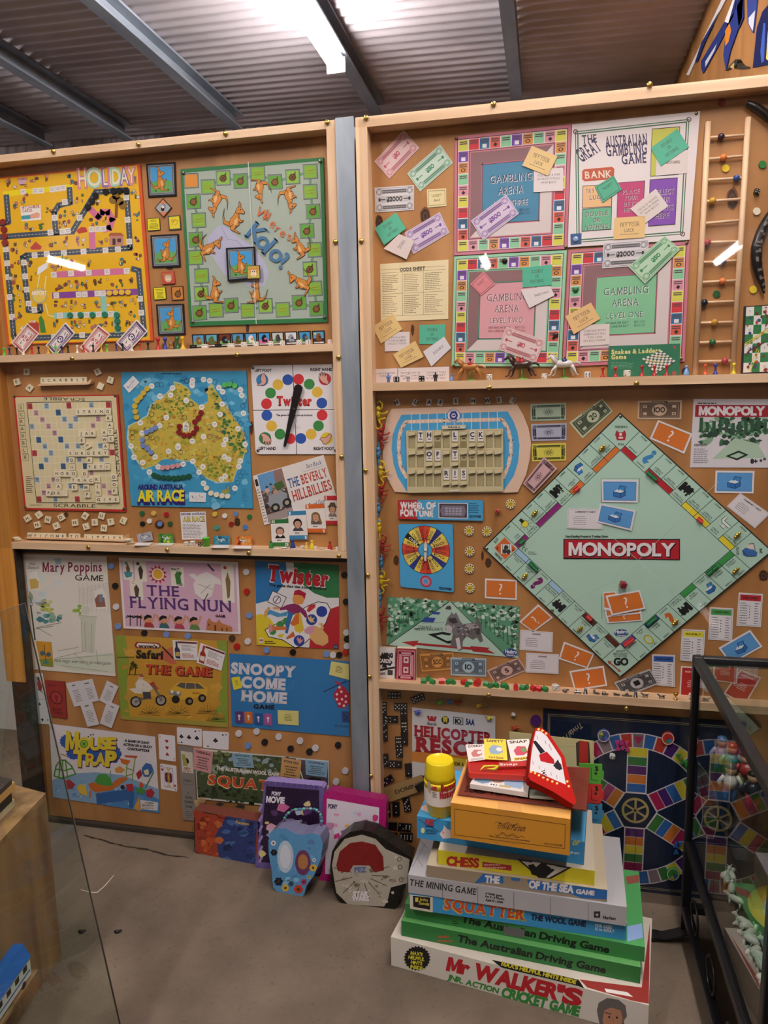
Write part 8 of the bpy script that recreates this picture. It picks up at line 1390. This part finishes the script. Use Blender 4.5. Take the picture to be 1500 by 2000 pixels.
# things on the ochre box
def block(c, q_, z0, h, col, name, label, cat, side=None, m=None, draw=None, w=100, hh=60):
    a = Art(c, (V((0,0, z0)), V((0,0,1))),.0005).slab(q_, h, col, side); a.q(q_, w, hh)
    if draw: draw(a)
    return a.done(name, label, cat, None, m)
tr = empty('clear_tray', flat(P('e6',1050,700), zt),'clear plastic tray holding a brown circus game booklet on the ochre box','tray')
TQ = [(700,522),(1472,552),(1452,822),(632,722)]
b = Art('e6',(V((0,0, zt)), V((0,0,1))),.0005).slab(TQ, .003,'8a4a38','6a3a2c'); b.q(TQ, 100,40); b.text('SOLD TO THE CIRCUS',6,36,7,'2a1814', w=82, b=2); b.text('G',82,10,9,'8a3428', b=3); b.done('booklet', None, None, parent=tr)
b = Art('e6',(V((0,0, zt)), V((0,0,1))),.0045).slab([(x+(x-1050)*.02, y+(y-660)*.02) for x, y in TQ],.003,'eee'); b.done('tray_shell', None, None, parent=tr, m=PLASTIC_CLEAR)
Z2 = zt+.0085
def d1_(a): a.poly([(5,4),(45,4),(40,40),(25,50),(5,40)],'6a8aa8'); a.disc(50,24,13,'8a6a5c'); a.poly([(60,10),(96,12),(90,50),(66,46)],'8aa4c0'); a.rect(38,40,56,54,'ecebe8'); a.text('442',40,52,9,'26262c', w=14); a.rect(57,44,76,52,'b8a878')
block('e6',[(748,590),(1095,618),(1080,712),(710,655)], Z2,.011,'d4d0cc','note_box','pale boxed card set numbered 442 under the red tray','box','e0dcd8', None, d1_); block('e6',[(1085,690),(1230,705),(1250,742),(1090,730)], Z2-.001,.006,'8a9a8c','note_pad','grey green pad beside the boxed card set','pad','c8ccbc')
Z3 = Z2+.0125; t = empty('red_tray', flat(P('e6',890,570), Z3),'shallow red plastic tray full of small card packs','tray')
b = Art('e6',(V((0,0, Z3)), V((0,0,1))),.0003).slab([(700,500),(1090,530),(1088,605),(712,588)],.003,'b02420'); b.done('base', None, None, parent=t, m=PLAS)
for q_ in ([(700,575),(712,588),(1088,605),(1088,598),(718,580)],[(692,500),(700,500),(718,580),(706,580)]): b = Art('e6',(V((0,0, Z3)), V((0,0,1))),.0035).slab(q_, .012,'c83028'); b.done('rim', None, None, parent=t, m=PLAS)
pk = lambda q_: (flat(P('e6', *q_), Z3+.006), V((.05,-.55,.83)).normalized())
for q_, c, tt, bt, l, art in (([(682,405),(802,400),(810,500),(702,515)],'dcd4d0','DONKEY','','pale pack of donkey playing cards in the red tray','b86a68'),([(800,366),(938,372),(950,506),(804,498)],'dccc34','SAFETY','Card Game','yellow pack of safety playing cards in the red tray','8aa0b8'),([(943,376),(1085,368),(1112,500),(975,516)],'e0dcd4','SNAP','SNAP','white pack of snap playing cards in the red tray by the bandana','c03a54')):
    a = Art('e6', pk(((q_[2][0]+q_[3][0])/2, q_[2][1]+4)),-.008).slab(q_, .012, c, 'a83428'); a.q(q_, 60,80); a.text(tt, 30,13,9,'5a2c1c', w=46, al=.5, b=2); a.poly([(12,40),(24,24),(46,28),(50,50),(36,60),(16,58)], art); a.disc(40,40,8,'5a8a3c' if tt == 'SNAP' else 'e4dcd4'); a.rect(8,66,52,77,'dccc34' if bt else 'b8b0a8'); bt and a.text(bt, 30,75,7,'8a2c1c', w=38, al=.5, b=2); a.done('card_pack', l, 'card pack')
block('e6',[(890,515),(1075,508),(1080,540),(892,548)], Z3+.004,.006,'b83430','card_pack','red pack lying flat at the front of the red tray','card pack','a02824', None, lambda a: a.text('Snap',4,45,26,'ecdcd8', w=60)); b = MB(); b.tube([flat(P('e6', x, y), Z3+.016) for x, y in ((778,565),(800,545),(850,540),(890,545),(870,560),(820,560))],[.001,.003,.002,.004,.003,.001],'d8cc2c',6); b.obj('yellow_band', PLAS, None, flat(P('e6',800,560), Z3+.004),'yellow plastic band lying in the red tray','band')
# folded bandana
pl = (flat(P('e6',1240,700), zt+.045), V((.25,-.62,.74)).normalized()); BQ = [(1128,300),(1165,298),(1212,332),(1255,395),(1312,480),(1345,620),(1388,770),(1372,790),(1240,705),(1095,632),(1082,610),(1090,520),(1100,400)]
a = Art('e6', pl, -.03).slab(BQ, .03,'b4201c','9a1a18'); a.poly([(1130,318),(1160,320),(1200,352),(1240,412),(1290,490),(1322,660),(1240,625),(1150,585),(1092,570),(1100,480),(1112,400)],'dcd8dc')
a.discs([(1148,308),(1172,316),(1195,334),(1100,578),(1125,586),(1150,600),(1178,614),(1205,628),(1235,640),(1265,652),(1330,640),(1340,670)],8,'e8c878',8); a.poly([(1150,470),(1200,450),(1245,500),(1250,530),(1205,522),(1160,510)],'b02028'); a.poly([(1110,385),(1130,380),(1190,450),(1160,465)],'26242e'); a.disc(1272,542,22,'6a4a3c'); a.poly([(1240,540),(1270,500),(1300,560),(1280,570)],'2c2a30'); a.lines([[(x, y),(x+4, y+22)] for x, y in ((1140,350),(1190,380),(1225,420),(1110,510),(1150,540),(1185,560),(1225,580),(1262,600),(1215,400))],2.5,'4a464c')
a.text('145',1165,575,22,'2c2a30', w=40, rot=70); a.done('bandana','folded red and white bandana propped on top of the pile','cloth', None, CLOTH)
# leaning boards behind the pile
BP = (V((0,-.1,0)), V((0,-1,0)))
a = Art('e6', BP, -.004).slab([(962,325),(1500,385),(1496,1000),(962,900)],.004,'c8bc88','9a9068'); a.poly([(1385,395),(1410,380),(1470,390),(1480,560),(1390,540)],'4a3a30'); a.rect(1408,385,1462,640,'b03028'); a.line([(980,400),(1380,420)],2,'9a9068'); a.done('board_game_box','pale yellow game board leaning upright behind the pile','game board')
for y, c, n in ((548,'58a838','green'),(712,'c8342c','red'),(870,'3f8cb8','blue')):
    a = Art('e7',(V((0,-.125,0)), V((0,-1,0))),-.002).slab([(380, y-4),(568, y+6),(568, y+60),(582, y+64),(580, y+122),(560, y+122),(556, y+168),(376, y+154)],.002, c); a.lines([[(480, y+40),(480, y+130),(530, y+140)],[(500, y+60),(520, y+50)]],5,'1c2a20'); a.discs([(520, y+30),(525, y+50),(515, y+80)],12,'26242a',8); a.done('index_card', f'{n} tabbed index card sticking out behind the pile','card','tabbed index cards')
# ================================================================ tins in front of the wool game lid
a = gbox('d4',(172,548),(178,800),(548,612), FLOOR, .04,'a0402c','6a3a30','2c3c70'); a.poly([(365,582),(548,612),(530,884),(330,845),(300,700)],'2f4078'); a.blots(inside([(190,570),(330,590),(320,830),(190,800)]),26,8,34,['b8502c','8a3424','c06a3c','7a2a20'],3); a.blots(inside([(370,600),(535,625),(520,870),(350,840)]),26,8,34,['3c5090','26346a','4a6aa8','202c58'],4)
a.lines([[(180,590),(180,790),(240,815),(470,868)],[(230,560),(310,572),(325,590),(540,628)]],4,'2a2020'); a.text('Pokemon',420,625,18,'c8a850', w=78, b=2, rot=9); topq(a); a.poly([(300,512),(330,500),(352,512),(330,526)],'221c1c'); a.poly([(415,530),(440,510),(475,520),(470,540)],'221c1c'); a.done('lunch_tin','red and blue metal lunch tin with black handle fittings','tin','novelty tins on the floor', GLOSS)
def ftin(BL, BR, poly, t, col, side, lean=.0):
    p, q_ = flat(P('d4', *BL),0), flat(P('d4', *BR),0); e = (q_-p).normalized(); n = V((e.y, -e.x, 0)); n = (n+V((0,0, lean))).normalized(); a = Art('d4',(p, n),-t).slab(poly, t, col, side); return a
a = ftin((545,884),(930,935),[(590,380),(612,376),(925,406),(938,420),(940,900),(905,925),(545,886),(536,870)],.03,'6a5a94','8a7ab0',.06); a.poly([(600,405),(910,430),(912,880),(556,850)],'2c1c38')
a.discs([(605+i*32,392+i*2.6) for i in range(10)],15,'5a4a84'); a.lines([[(575,520+i*60),(560,550+i*60)] for i in range(6)],14,'9a8ac0'); a.text('PONY',632,458,20,'e0d8e8', w=52, b=3, rot=5); a.text('MOVIE',600,500,34,'e4e0ec', w=105, b=3, rot=4); a.blots(inside([(600,530),(900,480),(900,860),(570,830)]),24,14,40,['d8a8c0','d8c888','b8c0dc','5a3a6c','c86a98','8a9ac8'],6); a.done('tall_tin','tall purple tin with a dark lid picture standing against the case','tin','novelty tins on the floor', GLOSS)
b = MB(); L = [(690,640),(705,600),(722,570),(760,545),(810,540),(850,538),(890,542),(915,565),(925,600),(922,640),(915,670)]; pts, rr = [],[]
o_ = flat(P('d4',740,970),0); pl_ = (o_+V((0,-.012,0)), V((0,-1,.06)).normalized())
for (x0, y0),(x1, y1) in zip(L, L[1:]):
    for i in range(8): pts.append(hit(P('d4', x0+(x1-x0)*i/8, y0+(y1-y0)*i/8), *pl_)); rr.append(.0045*(.35+.65*abs(math.sin(PI*i/4))))
b.tube(pts, rr, '5aa8a0',8)
for i in range(len(b.c)): b.c[i] = hx(('5ab0a8','6a4a7c','58a090','4a6a8c')[(i//32) % 4])
b.obj('bead_bracelet', PLAS, None, pts[0],'turquoise and purple bead bracelet hanging over the tall purple tin','bracelet')
a = ftin((925,960),(1290,1010),[(945,445),(975,432),(1285,488),(1303,510),(1290,1010),(905,965),(930,900),(935,460)],.035,'a81c6c','8a1858',.1); a.poly([(955,478),(1262,532),(1252,940),(945,920)],'d4ccd8'); a.blots(inside([(960,560),(1240,560),(1240,720),(960,720)]),22,14,40,['7a5a9c','d8b068','d89ac0','4a3a6c','b8c4dc','c83a80'],5); a.text('PONY',962,535,24,'3a2a4c', w=52, b=3, rot=6); a.done('lunch_tin','bright pink metal lunch tin behind the dark round tin','tin','novelty tins on the floor', GLOSS)
a = ftin((645,1020),(830,1056),[(612,730),(625,680),(660,655),(710,652),(765,682),(810,692),(870,682),(915,695),(932,745),(920,830),(880,930),(835,990),(822,1045),(800,1056),(660,1022),(640,1000),(632,900),(615,810)],.05,'5a98c8','6a6a88',.04)
a.blots(inside([(625,690),(900,710),(900,850),(820,1030),(650,1000)]),26,10,26,['6aa8d8','4a88bc','8ac0e0','5a7cb0'],3); a.disc(712,820,48,'b8cce0',95); a.disc(712,820,32,'d4dcec',70); a.disc(815,855,46,'6a3a64',75); a.disc(815,850,30,'b07a4a',45)
for x, y, r_, c in ((875,885,22,'e0b83c'),(712,1003,22,'e0b83c'),(788,1010,28,'c84a38'),(642,740,16,'e4e8f0'),(645,795,20,'1c2438'),(672,965,26,'1c2438'),(745,978,16,'2c5a7c'),(820,968,18,'b03a70'),(880,840,12,'e4e8f0'),(850,940,12,'d8c058')): a.polys([a.circ(x+r_*.6*math.cos(t), y+r_*.6*math.sin(t), r_*.42, None, 8) for t in [PI*k/3 for k in range(6)]], c); a.disc(x, y, r_*.35,'4a3a2c', n=8)
a.done('shaped_tin','pale blue apple shaped tin with flower prints, frontmost of the tins','tin','novelty tins on the floor', GLOSS)
a = ftin((1020,1090),(1350,1128),[(975,870),(985,790),(1030,720),(1090,675),(1160,662),(1230,680),(1290,715),(1455,830),(1440,905),(1420,990),(1390,1060),(1365,1110),(1350,1128),(1060,1115),(1010,1060),(980,980)],.05,'14120f','1c1a18',.06)
a.poly([(985,870),(1000,790),(1060,715),(1160,690),(1240,715),(1300,775),(1440,835),(1425,975),(1330,1000),(1310,1080),(1290,1112),(1080,1100),(1010,1030)],'a8a294'); a.blots(inside([(1000,860),(1060,720),(1240,720),(1430,840),(1420,960),(1300,1090),(1080,1090)]),60,5,20,['b8b2a4','8a8478','9a9488','6a645a','c0bab0'],8)
a.lines([[(1160+60*math.cos(t),920+60*math.sin(t)),(1160+165*math.cos(t),910+165*math.sin(t))] for t in (.5,.9,1.3,1.8,2.3,2.8,3.3,-.2,.15)],4,'3a362f'); a.poly([(1010,870),(1030,790),(1090,740),(1160,730),(1240,750),(1285,820),(1290,900),(1235,912),(1205,872),(1110,870),(1085,912),(1020,905)],'7a1c1c'); a.rings([(1380,835),(1385,880),(1390,955)],14,4,'3a362f',10); a.text('PEZ',1118,910,28,'5a6a9c', w=66, b=3); a.text('STAR',1110,1050,26,'d8d4dc', w=86, b=3); a.text('WARS',1105,1078,26,'d8d4dc', w=96, b=3); a.done('shaped_tin','round dark tin with grey panels and a dark red window beside the pile','tin','novelty tins on the floor', GLOSS)
# ================================================================ crate, clear sheet and door at the edge
K0 = flat((120,1866),0); zc_ = hat((102,1546), K0); T0 = V((K0.x, K0.y, zc_)); e1 = flat((0,1643), zc_)-T0; e1.z = 0; e1.normalize(); e2 = flat((33,1534), zc_)-T0; e2.z = 0; e2.normalize(); A_, B_ = e1*.55, e2*.42
cr_ = empty('wooden_crate', K0,'plain plywood crate at the edge of the frame with papers on top','crate')
b = MB(); b.prism([T0, T0+A_, T0+A_+B_, T0+B_],(0,0,-.014),'888'); b.obj('lid', CRATE, cr_, T0)
zz = V((0,0,-.014)); b = MB(); q4 = [T0+zz, T0+A_+zz, T0+A_+B_+zz, T0+B_+zz]; b.prism(q4,(0,0,.014-zc_+FLOOR+.001),'888'); b.obj('body', CRATE, cr_, K0)
for i, (dx, c, h) in enumerate(((0,'b8a888',.016),(.01,'2a2624',.02),(-.006,'c89a5a',.018),(.004,'3a3430',.012))):
    z_ = zc_+sum((.016,.02,.018,.012)[:i])+.0005; o = flat((30,1573), zc_)+e1*dx; o.z = z_; b = MB(); b.prism([o, o+e1*.2, o+e1*.2+e2*.16, o+e2*.16],(0,0, h-.001), c); b.obj('book', CARD, None, o, f'{("tan", "black", "orange", "dark grey")[i]} book in the stack on the plywood crate, {ORD[i]} from the bottom','book','books on the crate')
BT = flat((250,2070),0.0); TT = hit((48,1178), V((BT.x, BT.y+.12,0)), V((0,-1,0))); e3 = flat((0,1195), TT.z)-TT; e3.z = 0; e3.normalize(); b = MB(); nn = (BT-TT).cross(e3).normalized()*.004
b.prism([BT, TT, TT+e3*.5, BT+e3*.5], nn, 'fff'); cs = b.obj('clear_sheet', GLASS, None, BT, 'large clear plastic sheet leaning in front of the plywood crate','clear sheet'); b = MB(); b.tube([BT, TT, TT+e3*.5],.0017,'6a645c',6); b.obj('polished_edge', PLAS, cs, BT)
s = e1; u = V((0,0,1)); w = V((s.y, -s.x, 0)); w = w if w.dot(e2) > 0 else -w; p = hit((62,1908), T0-w*.05, w)+u*.002; b = MB(); o = p-s*.02-w*.004-u*.001; b.prism([o, o+s*.26, o+s*.26+w*.0535, o+w*.0535], u*-.008,'888'); b.obj('ledge', CRATE, cr_, o); wg = empty('toy_wagon', p, 'blue roofed white toy railway wagon beside the plywood crate','toy wagon'); Hh = 70/CF*(p-CC).dot(cf)
b = MB(); b.prism([p+u*.006, p+s*.2+u*.006, p+s*.2+u*Hh*.62, p+u*Hh*.62], w*.035,'d8dcd8')
for i in range(6): o = p+s*(.014+.03*i)+u*Hh*.36; b.prism([o-w*.0006, o+s*.014-w*.0006, o+s*.014+u*Hh*.16-w*.0006, o+u*Hh*.16-w*.0006], w*.0004,'1c1c20'); b.prism([o-s*.01-u*.01-w*.0005, o+s*.022-u*.01-w*.0005, o+s*.022-u*.007-w*.0005, o-s*.01-u*.007-w*.0005], w*.0003,'2c5aa0')
b.obj('body', PLAS, wg, p); b = MB(); b.prism([p+u*Hh*.62-w*.003, p+s*.2+u*Hh*.62-w*.003, p+s*.2+u*Hh-(-w*.012), p+u*Hh+w*.012], w*.02,'2c64b4'); b.obj('roof', PLAS, wg, p+u*Hh*.62)
for i in (.03,.16): b = MB(); b.tube([p+s*i+u*.006-w*.002, p+s*i+u*.006+w*.037],.006,'26262a',10); b.obj('wheel', PLAS, wg, p+s*i)
bx('door_1',-2.05,-1.62,.55,.6,0,2.05, PLAS, None, 'dcdad8', kind='structure'); bx('wall_left',-4,-2.1,.6,.7,0,3.1, CONC, None, kind='structure')
for x, y in ((158,1822),(228,1822)):
    p = flat((x, y),.0004); b = MB(); b.ball(p+V((0,0,.004)),.006,'1c1a1a',(1.3,.7,.7)); b.tube([p+V((0,0,.004)), p+V((.012,.004,.007))],[.004,.002],'1c1a1a',6); b.obj('plastic_scrap', PLAS, None, p, f'small black plastic scrap on the bare floor, {"nearer the clear sheet" if x < 200 else "nearer the pile of boxes"}','scrap')
b = MB(); b.tube([flat(q_, .002) for q_ in ((158,1738),(178,1743),(190,1743),(205,1730),(222,1710))],.0012,'d8cfc0',6); b.obj('string', CLOTH, None, flat((190,1743),0),'thin pale strand of string lying on the concrete floor','string')
# ================================================================ black framed glass case at the other edge
G = flat((1336,1832),0); gt, gb = hat((1367,1290), G), hat((1344,1645), G); gs = hat((1349,1775), G); Lx, Ly, S = .62,1.05,.02
vc = empty('glass_case', G, 'black steel framed glass display case on curved feet, full of little animals','display case')
def bar(n, x0, y0, z0, x1, y1, z1): b = MB().box((G.x+(x0+x1)/2, G.y+(y0+y1)/2,(z0+z1)/2),(abs(x1-x0)+S, abs(y1-y0)+S, abs(z1-z0)+S),'17161a', None, .002); b.obj(n, BLACKM, vc, (G.x+(x0+x1)/2, G.y+(y0+y1)/2, min(z0, z1)))
bar('upright',0,0, gs-.05,0,0, gt); bar('upright',0,-.62, gb, 0,-.62, gt); bar('upright', Lx, 0,.031, Lx, 0, gt); bar('upright', Lx, -Ly, .031, Lx, -Ly, gt)
for z_ in (gt, gb): bar('side_rail',0,-S, z_, 0,-Ly, z_); bar('back_rail', S, 0, z_, Lx-S, 0, z_)
bar('stretcher',0,-S, gs, 0,-Ly, gs); bar('stretcher', S, 0, gs, Lx-S, 0, gs)
b = MB(); fp = [V((G.x-.09*math.sin(t), G.y, FLOOR+.001+(gs-.05-FLOOR)*(1-math.sin(t))**1.3)) for t in [PI/2*i/10 for i in range(11)]]
b.prism([q_+V((0,0,.008 if i > 5 else 0))+V((.008 if i <= 5 else 0,0,0)) for i, q_ in enumerate(fp)]+fp[::-1],(0,-.03,0),'1c1b1e'); b.obj('foot', BLACKM, vc, fp[-1])
for i in range(3):
    y_ = -.1-.17*i; r_ = .036; zc2 = gs+.048; b = MB(); b.tube([V((G.x, G.y+y_+r_*math.cos(t), zc2+r_*math.sin(t))) for t in [2*PI*k/20 for k in range(21)]],.003,'17161a',6, False); b.obj('ring_ornament', BLACKM, vc, (G.x, G.y+y_, zc2))
def pane(n, x0, x1, y0, y1, z0, z1, m=GLASS): bx(n, G.x+x0, G.x+x1, G.y+y0, G.y+y1, z0, z1, m, vc)
pane('side_glass',-.002,.002,-Ly+.01,-.012, gb+.011, gt-.011); pane('top_glass',.012, Lx-.012,-Ly+.01,-.012, gt-.003, gt+.002); pane('back_glass',.012, Lx-.012,-.002,.002, gb+.011, gt-.011); pane('glass_shelf',.006, Lx-.012,-.5,-.01, gb+.2, gb+.204); bx('floor_board', G.x+.011, G.x+Lx, G.y-Ly, G.y-.011, gb-.004, gb+.006, BLACKM, vc, '4a3c34')
fz = gb+.0065; r = random.Random(5)
for i, (x, y) in enumerate(((800,560),(885,600),(940,575),(850,800),(900,700),(930,1020),(1000,1070),(930,1160),(990,1200),(1120,1150),(970,1360),(1080,1310),(1150,1350),(1080,1430),(1060,1560),(1110,1700),(1170,1880))):
    p = flat(P('g2', x, y+40), fz); p.x = max(p.x, G.x+.05); p.z = fz; t = r.uniform(0,6); R = Matrix.Rotation(t, 3,'Z'); k = .03; T = lambda u, v, w_=0: p+R @ V((u*k, w_*k, v*k)); b = MB(); c = ('c8c8bc','b8c0b4','d0ccc4')[i % 3]
    b.tube([T(-.5,.55), T(-.2,.6), T(.3,.58), T(.5,.5)],[.14*k, .24*k, .24*k, .12*k], c, 8); b.tube([T(-.45,.62), T(-.65,.8), T(-.85,.72)],[.13*k, .14*k, .07*k], c, 7); [b.tube([T(u, .5, w_), T(u, 0, w_)],[.08*k, .05*k], c, 6) for u in (-.35,.35) for w_ in (-.14,.14)]; b.tube([T(-.6,.88,-.08), T(-.55,1.05,-.16)],.035*k, c, 5); b.tube([T(-.6,.88,.08), T(-.55,1.05,.16)],.035*k, c, 5)
    b.obj('toy_animal', PLAS, None, p, f'small white plastic farm animal in the glass case, {ORD[i]} from its back corner','toy animal','white toy animals in the glass case')
p = flat(P('g2',1140,830), fz+.03); p.x = max(p.x, G.x+.16); p.z = fz; b = MB(); b.lathe([(.04,0),(.046,.002),(.064,.01),(.09,.017),(.092,.019),(.064,.014),(.046,.006),(.002,.005)],'c89a2c', p, 36)
for i in range(len(b.c)):
    if i//36 >= 5: b.c[i] = hx('b8c0b8')
b.obj('plate', PLAS, None, p, 'yellow rimmed plate lying in the glass case','plate')
for i, (u, v, c, n) in enumerate(((-.022,.024,'3c8a7c','green'),(.012,.028,'9c2c34','red'),(.028,-.004,'5a3a2c','brown'),(0,-.02,'2c4a9c','blue'),(-.032,-.01,'c8c8cc','white'))): b = MB().ball(p+V((u, v, .0205)),.013, c, n=14); b.obj('ball', PLAS, None, p+V((u, v, .0075)), f'small {n} ball on the yellow rimmed plate','ball')
sz = gb+.2045
for i, (x, y, sh, tr_, hr, l) in enumerate(((835,1330,'b89ab0','3f5a9c','4a6a9c','mauve shirt and blue cap'),(930,1400,'4a9a98','5a6a3c','a84a38','teal shirt and red hair'),(920,1620,'d8d4d0','3f6a9c','5a5040','white shirt and blue trousers'),(1070,1500,'a83430','8a8a3c','5a2c24','red shirt'),(1140,1700,'2c2c30','a02c2c','26241f','black shirt and red skirt'))):
    p = flat(P('g1', x, y), sz); p.x = max(p.x, G.x+.03); p.y = max(p.y, G.y-.47); p.z = sz; k = .085; b = MB(); T = lambda u, v: p+V((u*k, 0, v*k))
    for u in (-.09,.09): b.tube([T(u, 0), T(u, .2), T(u*.8,.42)],[.08*k, .075*k, .09*k], tr_, 8)
    b.tube([T(0,.38), T(0,.55), T(0,.7)],[.15*k, .17*k, .1*k], sh, 10); b.tube([T(-.15,.66), T(-.26,.5), T(-.22,.36)],.05*k, sh, 7); b.tube([T(.15,.66), T(.26,.5), T(.22,.36)],.05*k, sh, 7); b.ball(T(0,.84),.14*k, 'd8ac84',(1,1,1.1)); b.ball(T(0,.91),.135*k, hr, (1,1,.7)); b.obj('toy_figure', PLAS, None, p, f'small toy person figure with {l} on the glass shelf','toy figure','toy people in the glass case')
